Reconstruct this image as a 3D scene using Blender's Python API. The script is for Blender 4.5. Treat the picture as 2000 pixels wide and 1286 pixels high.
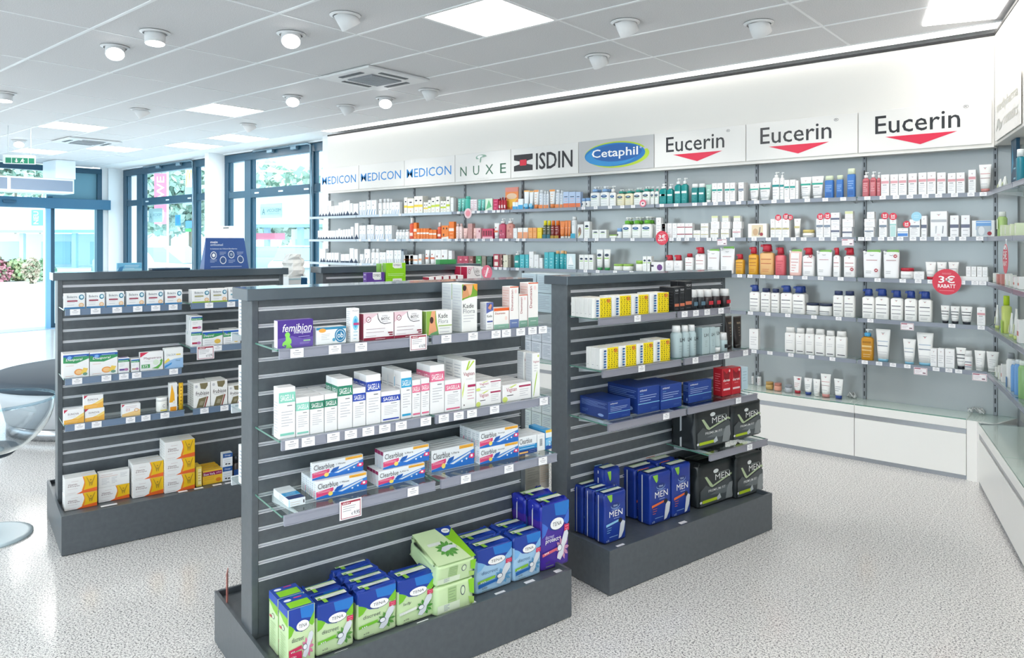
import bpy, math, random
from mathutils import Matrix, Vector
random.seed(7)
PI = math.pi
SC = bpy.context.scene
for o in list(bpy.data.objects): bpy.data.objects.remove(o)
COL = SC.collection

# ------------------------------------------------------------------ camera
F, CX, CY, EYE = 1438.4, 1030.0, 473.0, 1.6          # focal length and principal point in pixels of the 2000x1286 frame
AW, AG, AR = math.radians(-50.6), math.radians(52.04), math.radians(23.8)
WX = (math.sin(AW + PI), math.cos(AW + PI))           # world X (along the back wall) in the camera's ground frame
WY = (math.sin(AW + PI / 2), math.cos(AW + PI / 2))   # world Y (into the back wall)
cam = bpy.data.objects.new('camera', bpy.data.cameras.new('camera')); COL.objects.link(cam)
cam.location = (0, 0, EYE)
cam.rotation_euler = (PI / 2, 0, math.atan2(-WX[1], WY[1]))
cam.data.sensor_fit = 'HORIZONTAL'; cam.data.sensor_width = 36.0
cam.data.lens = F / 2000 * 36
cam.data.shift_x = (1000 - CX) / 2000
cam.data.shift_y = (CY - 643) / 2000
cam.data.clip_end = 400; cam.data.clip_start = 0.05
SC.camera = cam

# ------------------------------------------------------------------ world, exposure
w = bpy.data.worlds.new('sky'); SC.world = w; w.use_nodes = True
nt = w.node_tree; bg = nt.nodes['Background']
bg.inputs[0].default_value = (0.76, 0.92, 1.0, 1); bg.inputs[1].default_value = 2.2
SC.view_settings.view_transform = 'Standard'; SC.view_settings.look = 'None'
SC.view_settings.exposure = 0.88; SC.view_settings.gamma = 1.0; SC.view_settings.use_curve_mapping = False
SC.cycles.max_bounces = 7; SC.cycles.diffuse_bounces = 4; SC.cycles.glossy_bounces = 3
SC.cycles.transparent_max_bounces = 12; SC.cycles.transmission_bounces = 4
SC.cycles.sample_clamp_indirect = 4.0; SC.cycles.use_denoising = True; SC.cycles.caustics_reflective = False; SC.cycles.caustics_refractive = False
PANEL_E, COVE_E, SPOT_E = 10.0, 3.0, 6.0

# ------------------------------------------------------------------ geometry of the view: pixel -> real planes
def ray(x, y):
    a = (x - CX) / F
    return (a * WX[0] + WX[1], a * WY[0] + WY[1], (CY - y) / F)
def onz(x, y, z):
    r = ray(x, y); t = (z - EYE) / r[2]; return (r[0] * t, r[1] * t, z)
def at(x, y, dist):
    r = ray(x, y); return Vector((r[0] * dist, r[1] * dist, EYE + r[2] * dist))
class Frame:
    def __init__(s, ang, ox=0, oy=0):
        s.a = ang; s.u = (math.cos(ang), math.sin(ang)); s.v = (-math.sin(ang), math.cos(ang)); s.o = (ox, oy)
    def uv(s, x, y): x -= s.o[0]; y -= s.o[1]; return x * s.u[0] + y * s.u[1], x * s.v[0] + y * s.v[1]
    def w(s, u, v, z=0): return (s.o[0] + u * s.u[0] + v * s.v[0], s.o[1] + u * s.u[1] + v * s.v[1], z)
    def onv(s, px, py, V):
        r = ray(px, py); c = s.uv(0, 0); ru = r[0] * s.u[0] + r[1] * s.u[1]; rv = r[0] * s.v[0] + r[1] * s.v[1]
        t = (V - c[1]) / rv; return c[0] + ru * t, EYE + r[2] * t
    def fromz(s, px, py, z):
        p = onz(px, py, z); return s.uv(p[0], p[1])
GF = Frame(math.atan2(0.9758, 0.2188))
WF = Frame(0.0)
RF = Frame(math.radians(-74.4), -0.79, 5.703)

# ------------------------------------------------------------------ materials
def lin(c):
    if isinstance(c, str):
        c = c.lstrip('#'); c = [int(c[i:i + 2], 16) / 255 for i in (0, 2, 4)]
        return tuple(x / 12.92 if x <= 0.04045 else ((x + 0.055) / 1.055) ** 2.4 for x in c)
    return tuple(c)
MATS = {}
def mat(c, rough=0.45, metal=0.0, spec=0.5, emit=0):
    k = ('p', str(c), rough, metal, spec, emit)
    if k in MATS: return MATS[k]
    m = bpy.data.materials.new('paint'); m.use_nodes = True
    b = m.node_tree.nodes['Principled BSDF']; l = lin(c)
    b.inputs['Base Color'].default_value = (*l, 1); b.inputs['Roughness'].default_value = rough
    b.inputs['Metallic'].default_value = metal; b.inputs['Specular IOR Level'].default_value = spec
    if emit:
        b.inputs['Emission Color'].default_value = (*l, 1); b.inputs['Emission Strength'].default_value = emit
    MATS[k] = m; return m
def glass(tint=(0.955, 0.985, 0.975), k0=0.5, rough=0.02, name='glass'):
    k = ('g', tint, k0, rough)
    if k in MATS: return MATS[k]
    m = bpy.data.materials.new(name); m.use_nodes = True; n = m.node_tree; n.nodes.clear()
    o = n.nodes.new('ShaderNodeOutputMaterial'); mx = n.nodes.new('ShaderNodeMixShader')
    tr = n.nodes.new('ShaderNodeBsdfTransparent'); tr.inputs[0].default_value = (*tint, 1)
    gl = n.nodes.new('ShaderNodeBsdfGlossy'); gl.inputs['Roughness'].default_value = rough
    gl.inputs[0].default_value = (0.9, 0.95, 0.95, 1)
    fr = n.nodes.new('ShaderNodeFresnel'); fr.inputs[0].default_value = 1.45
    mu = n.nodes.new('ShaderNodeMath'); mu.operation = 'MULTIPLY'; mu.inputs[1].default_value = k0 * 2
    mu.use_clamp = True
    ge = n.nodes.new('ShaderNodeNewGeometry'); iv = n.nodes.new('ShaderNodeMath'); iv.operation = 'SUBTRACT'; iv.inputs[0].default_value = 1
    m2 = n.nodes.new('ShaderNodeMath'); m2.operation = 'MULTIPLY'
    n.links.new(ge.outputs['Backfacing'], iv.inputs[1]); n.links.new(fr.outputs[0], mu.inputs[0])
    n.links.new(mu.outputs[0], m2.inputs[0]); n.links.new(iv.outputs[0], m2.inputs[1]); n.links.new(m2.outputs[0], mx.inputs[0])
    n.links.new(tr.outputs[0], mx.inputs[1]); n.links.new(gl.outputs[0], mx.inputs[2]); n.links.new(mx.outputs[0], o.inputs[0])
    MATS[k] = m; return m
def noisy(name, stops, scale, rough=0.5, kind='NOISE', detail=4, bump=0.0, spec=0.5, metal=0.0, stretch=(1, 1, 1), rvar=None):
    m = bpy.data.materials.new(name); m.use_nodes = True; n = m.node_tree; b = n.nodes['Principled BSDF']
    tc = n.nodes.new('ShaderNodeTexCoord'); mp = n.nodes.new('ShaderNodeMapping'); mp.inputs['Scale'].default_value = stretch
    n.links.new(tc.outputs['Object'], mp.inputs[0])
    if kind == 'VORONOI':
        t = n.nodes.new('ShaderNodeTexVoronoi'); t.inputs['Scale'].default_value = scale; out = t.outputs['Color']
    else:
        t = n.nodes.new('ShaderNodeTexNoise'); t.inputs['Scale'].default_value = scale; t.inputs['Detail'].default_value = detail; out = t.outputs['Fac']
    n.links.new(mp.outputs[0], t.inputs['Vector'])
    r = n.nodes.new('ShaderNodeValToRGB'); e = r.color_ramp.elements
    e[0].position = stops[0][0]; e[0].color = (*lin(stops[0][1]), 1); e[1].position = stops[-1][0]; e[1].color = (*lin(stops[-1][1]), 1)
    for p, c in stops[1:-1]:
        x = e.new(p); x.color = (*lin(c), 1)
    n.links.new(out, r.inputs[0]); n.links.new(r.outputs[0], b.inputs['Base Color'])
    b.inputs['Roughness'].default_value = rough; b.inputs['Specular IOR Level'].default_value = spec; b.inputs['Metallic'].default_value = metal
    if bump:
        bp = n.nodes.new('ShaderNodeBump'); bp.inputs['Strength'].default_value = bump; bp.inputs['Distance'].default_value = 0.002
        n.links.new(t.outputs['Distance'] if kind == 'VORONOI' else t.outputs['Fac'], bp.inputs['Height']); n.links.new(bp.outputs[0], b.inputs['Normal'])
    return m
WHITE = mat('#f4f3f1', 0.35)
FRAME_BLUE = mat('#264f66', 0.35)
DARK = noisy('dark_laminate', [(0.3, '#464d53'), (0.7, '#4f565c')], 40, 0.36, detail=2, spec=.9)
DARK_SIDE = DARK
ALU = mat('#e6e7ec', 0.3, 0.1)
GLASS = glass(); RAIL = mat('#9598a6', 0.25, 0.0); RAILG = mat('#8f95a2', 0.2)
GEDGE = mat('#5f8f80', 0.15)
STEEL = mat('#b9bcc0', 0.25, 0.9)
CEIL = noisy('mineral_tile', [(0.3, '#d0d0d2'), (0.7, '#e6e6e8')], 160, 0.85, detail=3, bump=0.25)
FLOOR = None

# ------------------------------------------------------------------ mesh builder
class MB:
    def __init__(s): s.v = []; s.f = []; s.m = []; s.sm = []; s.mats = []
    def mi(s, m):
        if m not in s.mats: s.mats.append(m)
        return s.mats.index(m)
    def face(s, pts, m, smooth=False):
        b = len(s.v); s.v += [tuple(p) for p in pts]; s.f.append(tuple(range(b, b + len(pts)))); s.m.append(s.mi(m)); s.sm.append(smooth)
    def quads(s, verts, faces, m, smooth=False):
        b = len(s.v); s.v += [tuple(p) for p in verts]; i = s.mi(m)
        for f in faces: s.f.append(tuple(b + k for k in f)); s.m.append(i); s.sm.append(smooth)
    def box(s, x0, x1, y0, y1, z0, z1, m, tops=None):
        v = [(x0, y0, z0), (x1, y0, z0), (x1, y1, z0), (x0, y1, z0), (x0, y0, z1), (x1, y0, z1), (x1, y1, z1), (x0, y1, z1)]
        s.quads(v, [(0, 3, 2, 1), (0, 1, 5, 4), (1, 2, 6, 5), (2, 3, 7, 6), (3, 0, 4, 7)], m); s.quads(v, [(4, 5, 6, 7)], tops or m)
    def cbox(s, x0, x1, y0, y1, z0, z1, b, m):
        """box with chamfered edges"""
        X = (x0, x0 + b, x1 - b, x1); Y = (y0, y0 + b, y1 - b, y1); Z = (z0, z0 + b, z1 - b, z1)
        V = []; I = {}
        def g(i, j, k):
            if (i, j, k) not in I: I[(i, j, k)] = len(V); V.append((X[i], Y[j], Z[k]))
            return I[(i, j, k)]
        Fc = []
        for k in (0, 3):
            q = [g(1, 1, k), g(2, 1, k), g(2, 2, k), g(1, 2, k)]; Fc.append(q if k else q[::-1])
        for j in (0, 3):
            q = [g(1, j, 1), g(2, j, 1), g(2, j, 2), g(1, j, 2)]; Fc.append(q if not j else q[::-1])
        for i in (0, 3):
            q = [g(i, 1, 1), g(i, 2, 1), g(i, 2, 2), g(i, 1, 2)]; Fc.append(q if i else q[::-1])
        for a in (0, 3):
            A = 1 if a == 0 else 2
            for c in (0, 3):
                C = 1 if c == 0 else 2
                fl = (a == 0) ^ (c == 0)
                q = [g(1, a, C), g(2, a, C), g(2, A, c), g(1, A, c)]; Fc.append(q[::-1] if (a == 0) == (c == 3) else q) if False else Fc.append(q)
                q = [g(a, 1, C), g(a, 2, C), g(A, 2, c), g(A, 1, c)]; Fc.append(q)
                q = [g(a, C, 1), g(a, C, 2), g(A, c, 2), g(A, c, 1)]; Fc.append(q)
                for e in (0, 3):
                    E_ = 1 if e == 0 else 2
                    Fc.append([g(a, C, E_), g(A, c, E_), g(A, C, e)])
        s.quads(V, Fc, m)
    def loft(s, rings, n, m, smooth=True, cap0=True, cap1=True, mats=None):
        """rings: (cx, cy, z, rx, ry, exponent)"""
        b = len(s.v)
        for cx, cy, z, rx, ry, e in rings:
            for k in range(n):
                t = 2 * PI * (k + 0.5) / n; c, q = math.cos(t), math.sin(t)
                s.v.append((cx + rx * math.copysign(abs(c) ** (2 / e), c), cy + ry * math.copysign(abs(q) ** (2 / e), q), z))
        for r in range(len(rings) - 1):
            i = s.mi(mats[r] if mats else m)
            for k in range(n):
                k2 = (k + 1) % n; s.f.append((b + r * n + k, b + r * n + k2, b + (r + 1) * n + k2, b + (r + 1) * n + k)); s.m.append(i); s.sm.append(smooth)
        if cap0: s.f.append(tuple(b + k for k in reversed(range(n)))); s.m.append(s.mi(mats[0] if mats else m)); s.sm.append(False)
        if cap1:
            o = b + (len(rings) - 1) * n; s.f.append(tuple(o + k for k in range(n))); s.m.append(s.mi(mats[-1] if mats else m)); s.sm.append(False)
    def tube(s, pts, r, m, n=8):
        P = [Vector(p) for p in pts]; b = len(s.v)
        for i, p in enumerate(P):
            d = (P[min(i + 1, len(P) - 1)] - P[max(i - 1, 0)]).normalized()
            a = d.cross(Vector((0, 0, 1)));
            if a.length < 1e-3: a = Vector((1, 0, 0))
            a.normalize(); c = d.cross(a)
            for k in range(n):
                t = 2 * PI * k / n; s.v.append(tuple(p + a * (r * math.cos(t)) + c * (r * math.sin(t))))
        i_ = s.mi(m)
        for i in range(len(P) - 1):
            for k in range(n):
                k2 = (k + 1) % n; s.f.append((b + i * n + k, b + (i + 1) * n + k, b + (i + 1) * n + k2, b + i * n + k2)); s.m.append(i_); s.sm.append(True)
        s.f.append(tuple(b + k for k in range(n))); s.m.append(i_); s.sm.append(False)
        o = b + (len(P) - 1) * n; s.f.append(tuple(o + k for k in reversed(range(n)))); s.m.append(i_); s.sm.append(False)
    def prism(s, pts, y0, y1, m):
        """outline in x,z extruded from y0 (front) to y1"""
        n = len(pts); v = [(x, y0, z) for x, z in pts] + [(x, y1, z) for x, z in pts]
        s.quads(v, [tuple(range(n)), tuple(reversed(range(n, 2 * n)))] + [(k, k + n, (k + 1) % n + n, (k + 1) % n) for k in range(n)], m)
    def mesh(s, name):
        me = bpy.data.meshes.new(name); me.from_pydata(s.v, [], s.f)
        for m in s.mats: me.materials.append(m)
        me.polygons.foreach_set('material_index', s.m); me.polygons.foreach_set('use_smooth', s.sm); me.update(); return me
    def build(s, name, parent=None, loc=None, rz=0):
        return link(name, s.mesh(name), parent, loc, rz)
def link(name, me, parent=None, loc=None, rz=0):
    o = bpy.data.objects.new(name, me); COL.objects.link(o)
    if parent: o.parent = parent
    if loc: o.location = loc
    if rz: o.rotation_euler = (0, 0, rz)
    return o
def empty(name, loc=(0, 0, 0), rz=0): return link(name, None, None, loc, rz)
def tag(o, label, cat, group=None):
    o['label'] = label; o['category'] = cat
    if group: o['group'] = group
    return o
def struct(o): o['kind'] = 'structure'; return o

# ------------------------------------------------------------------ lettering and flat print
TXT = {}
def text_geo(body, bold=0.0, shear=0.0):
    k = (body, bold, shear)
    if k in TXT: return TXT[k]
    cu = bpy.data.curves.new('t', 'FONT'); cu.body = body; cu.resolution_u = 2; cu.offset = bold * (0.0 if 'M' in body and len(body) < 5 else 0.12 if 'M' in body or 'W' in body else 0.42); cu.shear = shear; cu.fill_mode = 'FRONT'
    o = bpy.data.objects.new('t', cu); me = o.to_mesh()
    vs = [(v.co.x, v.co.y) for v in me.vertices]; fs = [tuple(p.vertices) for p in me.polygons]
    o.to_mesh_clear(); bpy.data.objects.remove(o); bpy.data.curves.remove(cu)
    if not vs: vs = [(0, 0), (1, 0), (1, 1)]; fs = [(0, 1, 2)]
    x0 = min(v[0] for v in vs); x1 = max(v[0] for v in vs); y0 = min(v[1] for v in vs); y1 = max(v[1] for v in vs)
    vs = [((x - x0) / (x1 - x0), (y - y0) / (y1 - y0)) for x, y in vs]
    TXT[k] = (vs, fs); return TXT[k]
def ell(cx, cy, rx, ry, n=20, a0=0, a1=2 * PI):
    return [(cx + rx * math.cos(a0 + (a1 - a0) * k / n), cy + ry * math.sin(a0 + (a1 - a0) * k / n)) for k in range(n if a1 - a0 > 6.2 else n + 1)]
def prints(mb, items, P, rough=0.4, e0=0.0003, de=0.00016):
    """flat print: items in 0..1 face units; P maps (a, b, height above the face) to a point"""
    e = e0
    for it in items:
        k = it[0]
        if k == 'r': _, a, b, c, d, col = it; mb.face([P(a, b, e), P(c, b, e), P(c, d, e), P(a, d, e)], mat(col, rough))
        elif k == 'e': _, a, b, c, d, col = it; mb.face([P(x, y, e) for x, y in ell(a, b, c, d)], mat(col, rough))
        elif k == 'p': mb.face([P(x, y, e) for x, y in it[1]], mat(it[2], rough))
        elif k == 't' or k == 'tv':
            _, s, a, b, c, d, col = it[:7]; bold, sh = (list(it[7:]) + [0, 0])[:2]
            vs, fs = text_geo(s, bold, sh)
            if k == 't': pts = [P(a + (c - a) * x, b + (d - b) * y, e) for x, y in vs]
            else: pts = [P(c - (c - a) * y, b + (d - b) * x, e) for x, y in vs]
            mb.quads(pts, fs, mat(col, rough))
        elif k == 'l':       # grey lines of small print
            _, a, b, c, d, n, col = it
            for q in range(n):
                y = d - (d - b) * q / max(1, n - 1) if n > 1 else b; x1 = c - (c - a) * (0.35 if q % 3 == 2 else 0.06 * (q % 2))
                h = (d - b) / max(n, 2) * 0.16 if n > 1 else 0.006
                mb.face([P(a, y - h, e), P(x1, y - h, e), P(x1, y + h, e), P(a, y + h, e)], mat(col, rough))
        e += de
def front(w, h): return lambda a, b, e: (-w / 2 + a * w, -e, b * h)
def left(w, d, h): return lambda a, b, e: (-w / 2 - e, d - a * d, b * h)
def topf(w, d, h): return lambda a, b, e: (-w / 2 + a * w, b * d, h + e)

# ------------------------------------------------------------------ register of goods: labels are made unique at the end
REG = []
def reg(o, desc, place, cat, group, key):
    o['category'] = cat; o['group'] = group; REG.append((o, desc, place, key)); return o
def nth(k): return '%d%s' % (k, 'th' if 10 < k % 100 < 20 else {1: 'st', 2: 'nd', 3: 'rd'}.get(k % 10, 'th'))
def finish_labels():
    """desc + place column along the shelf + level in a stack + row in depth; key = (position along the shelf, row, height)"""
    g = {}
    for o, desc, place, key in REG: g.setdefault((desc, place), []).append((key, o))
    for (desc, place), mem in g.items():
        mem.sort(key=lambda m: m[0][0]); cols = []
        for key, o in mem:
            if cols and key[0] - cols[-1][0][0][0] < .022 and (key[1:] not in [m[0][1:] for m in cols[-1]]): cols[-1].append((key, o))
            else: cols.append([(key, o)])
        alllv = any(len({round(m[0][2], 2) for m in c}) > 1 for c in cols); alldp = max(m[0][1] for c in cols for m in c) > 0
        for i, c in enumerate(cols):
            lv = sorted({round(m[0][2], 2) for m in c})
            for key, o in c:
                s = desc
                if len(cols) > 1: s += ', ' + ('leftmost' if i == 0 else 'rightmost' if i == len(cols) - 1 else nth(i + 1) + ' from left')
                if len(lv) > 1: s += ', ' + ('top' if round(key[2], 2) == lv[-1] else 'bottom' if round(key[2], 2) == lv[0] else 'middle')
                if alldp and max(m[0][1] for m in c) > 0: s += ', ' + ('front' if key[1] == 0 else nth(key[1] + 1)) + ' row'
                o['label'] = s + ', ' + place.replace(' of ', ' ').replace(' dark rack', ' rack')

# ------------------------------------------------------------------ goods: cartons, bottles, tubes, jars, pouches, packs
def carton(w, d, h, col, fr=(), lf=(), tp=None, side=None, name='medicine_box'):
    mb = MB(); m = mat(col, 0.4); mb.cbox(-w / 2, w / 2, 0, d, 0, h, min(0.0012, w * 0.04), m)
    prints(mb, fr, front(w, h)); 
    if side: prints(mb, [('r', 0.02, 0.01, 0.98, 0.99, side)], left(w, d, h), e0=0.0002)
    prints(mb, lf, left(w, d, h), e0=0.0005)
    prints(mb, tp if tp is not None else [('r', 0.04, 0.30, 0.96, 0.33, '#b9b9bb')], topf(w, d, h))
    return mb.mesh(name)
def bottle(w, d, h, col, neck=0.8, e=3.2, fr=(), sh=0.9, name='bottle', rough=0.3, foot=0.96):
    """body of a bottle: origin at the middle of its base, front at y=0"""
    mb = MB(); m = mat(col, rough); c = d / 2; r = w / 2
    rings = [(0, c, 0, r * foot, c * foot, e), (0, c, h * 0.02, r, c, e), (0, c, h * sh, r, c, e), (0, c, h * (sh + (1 - sh) * .55), r * (1 + neck) / 2, c * (1 + neck) / 2, e), (0, c, h, r * neck, c * neck, 2.2)]
    mb.loft(rings, 20, m)
    prints(mb, fr, front(w, h), e0=0.0006); return mb.mesh(name)
def cap_mesh(r, h, col, taper=1.0, e=2.0, ry=None):
    mb = MB(); ry = ry or r
    mb.loft([(0, 0, 0, r, ry, e), (0, 0, h * .92, r * taper, ry * taper, e), (0, 0, h, r * taper * .92, ry * taper * .92, e)], 16, mat(col, 0.3)); return mb.mesh('cap')
def pump_mesh(w, h, col, beak=-1, collar=None):
    mb = MB(); m = mat(col, 0.3); c = mat(collar or col, 0.3)
    mb.loft([(0, 0, 0, w * .30, w * .30, 2), (0, 0, h * .42, w * .30, w * .30, 2), (0, 0, h * .5, w * .18, w * .18, 2)], 14, c)
    mb.loft([(0, 0, h * .5, w * .09, w * .09, 2), (0, 0, h * .78, w * .09, w * .09, 2)], 10, m)
    mb.loft([(0, 0, h * .74, w * .17, w * .17, 2), (0, 0, h * .95, w * .17, w * .17, 2), (0, 0, h, w * .12, w * .12, 2)], 12, m)
    x0, x1 = (-w * .46, w * .05) if beak < 0 else (-w * .05, w * .46)
    mb.cbox(x0, x1, -w * .06, w * .06, h * .84, h * .97, w * .02, m); return mb.mesh('pump')
def beak_mesh(w, h, col):
    """one-piece dispenser head with a downturned beak to the left"""
    mb = MB(); m = mat(col, 0.3)
    mb.loft([(0, 0, 0, w * .30, w * .30, 2.4), (0, 0, h * .45, w * .26, w * .26, 2.4), (0, 0, h * .7, w * .27, w * .25, 2.4), (-.02 * w, 0, h, w * .24, w * .2, 2.4)], 16, m)
    mb.prism([(-w * .42, h * .66), (-w * .1, h * .5), (-w * .1, h * .98), (-w * .38, h * .96)], -w * .1, w * .1, m); return mb.mesh('pump')
def tube_body(w, d, h, col, fr=(), capcol=None, ch=0.16, name='cream_tube'):
    """tube standing on its cap: crimped flat and wide at the top"""
    mb = MB(); m = mat(col, 0.32); c = d / 2; z0 = h * ch
    mb.loft([(0, c, z0, w * .36, c * .95, 2), (0, c, h * .3, w * .40, c * .9, 2.1), (0, c, h * .7, w * .46, c * .55, 2.3), (0, c, h * .93, w * .5, c * .16, 3), (0, c, h, w * .5, c * .12, 4)], 18, m)
    prints(mb, fr, lambda a, b, e: (-w / 2 + a * w, c - (c * (1.0 - 0.88 * max(0, (b * h - z0) / (h - z0)))) * 0.97 - e * 3 - 0.0015, b * h), e0=0.0006); return mb.mesh(name)
def jar_mesh(w, d, h, col, fr=()):
    mb = MB(); m = mat(col, 0.25); c = d / 2
    mb.loft([(0, c, 0, w * .46, c * .92, 2.3), (0, c, h * .1, w * .5, c, 2.3), (0, c, h * .9, w * .5, c, 2.3), (0, c, h, w * .46, c * .92, 2.3)], 20, m); prints(mb, fr, front(w, h), e0=0.0006); return mb.mesh('cream_jar')
def pouch_mesh(w, d, h, col, fr=(), topcol='#79b84a'):
    mb = MB(); m = mat(col, 0.28); c = d / 2; rnd = random.Random(int(w * 1e4))
    rings = []
    for k, t in enumerate((0, .04, .2, .45, .7, .85, .95, 1)):
        ry = c * (1 - .93 * max(0, t - .25) / .75); rx = w / 2 * (0.9 + .1 * min(1, t * 1.3)) * (1 - 0.02 * rnd.random())
        rings.append((0, c, t * h * .93, rx, ry, 3.2))
    mb.loft(rings, 22, m)
    mb.prism([(-w * .3, h * .90), (w * .46, h * .9), (w * .44, h), (-w * .26, h * .985)], c - .002, c + .002, mat(topcol, 0.3))
    prints(mb, fr, lambda a, b, e: (-w / 2 + a * w, c - c * (1 - .93 * max(0, b - .25) / .75) - e * 2 - 0.001, b * h), e0=0.0006); return mb.mesh('refill_pouch')
def spout_mesh(w, h, col='#f5f5f5'):
    mb = MB(); mb.tube([(-w * .36, 0, h * .84), (-w * .46, 0, h * .95)], w * .07, mat(col, 0.3), 10); return mb.mesh('spout')
def pack_mesh(w, d, h, body, top, fr=(), tp=(), seed=1, crumple=0.003, name='pad_pack', strip=None):
    """soft plastic bag of pads: rounded, a little crumpled, folded gusset at the top"""
    mb = MB(); c = d / 2; rnd = random.Random(seed); zs = (0, .015, .06, .25, .45, .62, .76, .9, .97, 1.0)
    rings = [(0, c, z * h, w / 2 * (0.93 if z in (0,) else 0.95 if z >= 1 else 1), c * (.9 if z == 0 else .86 if z >= 1 else 1), 9) for z in zs]
    mats = [mat(body if z < .8 else top, 0.28) for z in zs[1:]]
    mb.loft(rings, 36, None, True, mats=mats)
    for i, (x, y, z) in enumerate(mb.v):
        k = 0.25 if y < c * 0.2 else 1.0
        q = crumple * k * (2.2 if z > h * .85 else 1)
        mb.v[i] = (x + rnd.uniform(-q, q), y + rnd.uniform(-q, q) * (0.3 if y < c else 1), z + (rnd.uniform(-q, q) if z > h * .5 else 0))
    # gusset fold ridges on the top
    t = mat(top, 0.28)
    for k in ():
        mb.tube([(k * w * .42, c * .3, h * .995), (k * w * .2, c * (1 + .1 * k), h * 1.006), (-k * w * .05, c * 1.4, h * 1.0)], min(.004, d * .06), t, 6)
    prints(mb, fr, front(w, h), 0.32, e0=0.0016)
    prints(mb, tp, topf(w, d, h), 0.32, e0=crumple * 1.6 + 0.001)
    if strip: prints(mb, [('r', .40, .02, .47, .97, strip)], left(w, d, h), e0=0.0022)
    return mb.mesh(name)
# ================================================================== the room
ZC = 3.05; XE = -15.57; YW = 6.0; YG = 6.27
XR_DIR = RF.u
# floor: grout slab and stone tiles
def floor_mat():
    m = bpy.data.materials.new('granite_tile'); m.use_nodes = True; n = m.node_tree; b = n.nodes['Principled BSDF']
    tc = n.nodes.new('ShaderNodeNewGeometry')
    a = n.nodes.new('ShaderNodeTexNoise'); a.inputs['Scale'].default_value = 120; a.inputs['Detail'].default_value = 3
    c = n.nodes.new('ShaderNodeTexNoise'); c.inputs['Scale'].default_value = 280; c.inputs['Detail'].default_value = 1
    for t in (a, c): n.links.new(tc.outputs['Position'], t.inputs['Vector'])
    r = n.nodes.new('ShaderNodeValToRGB'); e = r.color_ramp.elements
    e[0].position = 0.41; e[0].color = (*lin('#4c4c52'), 1); e[1].position = 0.58; e[1].color = (*lin('#f4f2f0'), 1)
    x = e.new(0.455); x.color = (*lin('#bdbcbc'), 1); x = e.new(0.50); x.color = (*lin('#e2e0de'), 1)
    ad = n.nodes.new('ShaderNodeMath'); ad.operation = 'ADD'; h = n.nodes.new('ShaderNodeMath'); h.operation = 'MULTIPLY'; h.inputs[1].default_value = 0.5
    n.links.new(a.outputs['Fac'], ad.inputs[0]); n.links.new(c.outputs['Fac'], ad.inputs[1]); n.links.new(ad.outputs[0], h.inputs[0])
    n.links.new(h.outputs[0], r.inputs[0]); n.links.new(r.outputs[0], b.inputs['Base Color'])
    b.inputs['Roughness'].default_value = 0.14; b.inputs['Specular IOR Level'].default_value = 0.45
    return m
FLOOR = floor_mat()
mb = MB(); mb.box(-15.75, 4.0, -5.0, 6.4, -0.2, -0.0006, mat('#e6e4e1', 0.6)); fl = struct(mb.build('floor')); fl['label'] = 'light speckled granite tile floor of the shop'
PX_, PY_ = 0.31, 0.62
cells = []
for i in range(-52, 4):
    for j in range(-6, 11):
        x = -0.575 + i * PX_; y = 1.42 + j * PY_ - 0.62
        if x < -15.7 or x > 3.6 or y < -4.9 or y + PY_ > 6.3: continue
        cx, cy = x + PX_ / 2, y + PY_ / 2
        dpt = cx * WX[1] + cy * WY[1]; lat = cx * WX[0] + cy * WY[0]
        vis = dpt > 1.2 and abs(lat / dpt) < 0.80
        cells.append((0 if vis else 1, math.hypot(cx, cy), x, y))
cells.sort()
tb = MB(); tb.box(0.0008, PX_ - 0.0008, 0.0008, PY_ - 0.0008, -0.01, 0.0, FLOOR); tile_me = tb.mesh('floor_tile')
rest = MB()
for k, (_, _, x, y) in enumerate(cells):
    if k < 300: link('floor_tile', tile_me, fl, (x, y, 0))
    else: rest.box(x + .0012, x + PX_ - .0012, y + .0012, y + PY_ - .0012, -0.01, 0.0, FLOOR)
o = rest.build('floor_tile_field', fl); o['kind'] = 'stuff'

# ceiling: slab, grid bars and mineral tiles
mb = MB(); mb.box(-15.57, 4.0, -5.0, 6.3, ZC + 0.02, ZC + 0.2, mat('#e8e8e8', 0.8)); ce = struct(mb.build('ceiling')); ce['label'] = 'suspended ceiling of square mineral tiles in a white grid'
TX, TY = 0.645, 0.62; X0, Y0 = -3.546, 3.85
lights = {(-1 + 1, 0 - 1)}
def cell_of(x, y): return (math.floor((x - X0) / TX + 1e-6), math.floor((y - Y0) / TY + 1e-6))
LP = [cell_of(x, y) for x, y in ((-3.25, 3.55), (-7.70, 4.15), (-9.6, 5.4), (-10.85, 5.4), (-12.1, 4.75), (-10.3, 3.53), (-13.47, 4.14), (-13.4, 1.6), (-7.1, -3.2), (-5.2, 0.1), (-1.3, -.3), (-3.25, -1.4), (-7.7, -1.4), (-11.0, -1.4), (0.8, -1.4), (0.8, 0.4), (-10.3, 0.4))]  # the later entries are unseen panels, added to brighten the room
LP[0] = (0, -1)
ACC = [(-3, 0), (-3 - 10, 0)]
ax0 = -12.2
accells = {(-3, 0)}
def tile_mesh(wd):
    mb = MB(); mb.box(0.008, wd - 0.008, 0.008, TY - 0.008, 0, 0.012, CEIL); return mb.mesh('ceiling_tile')
ctile = {1: tile_mesh(TX), 2: tile_mesh(2 * TX)}
NJ = 3
imin = math.floor((XE - X0) / TX)
special = set(LP) | accells | {(imin + 6, 0)}
BAR = mat('#f1f2f4', 0.45); short = set()
tl = []
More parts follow.
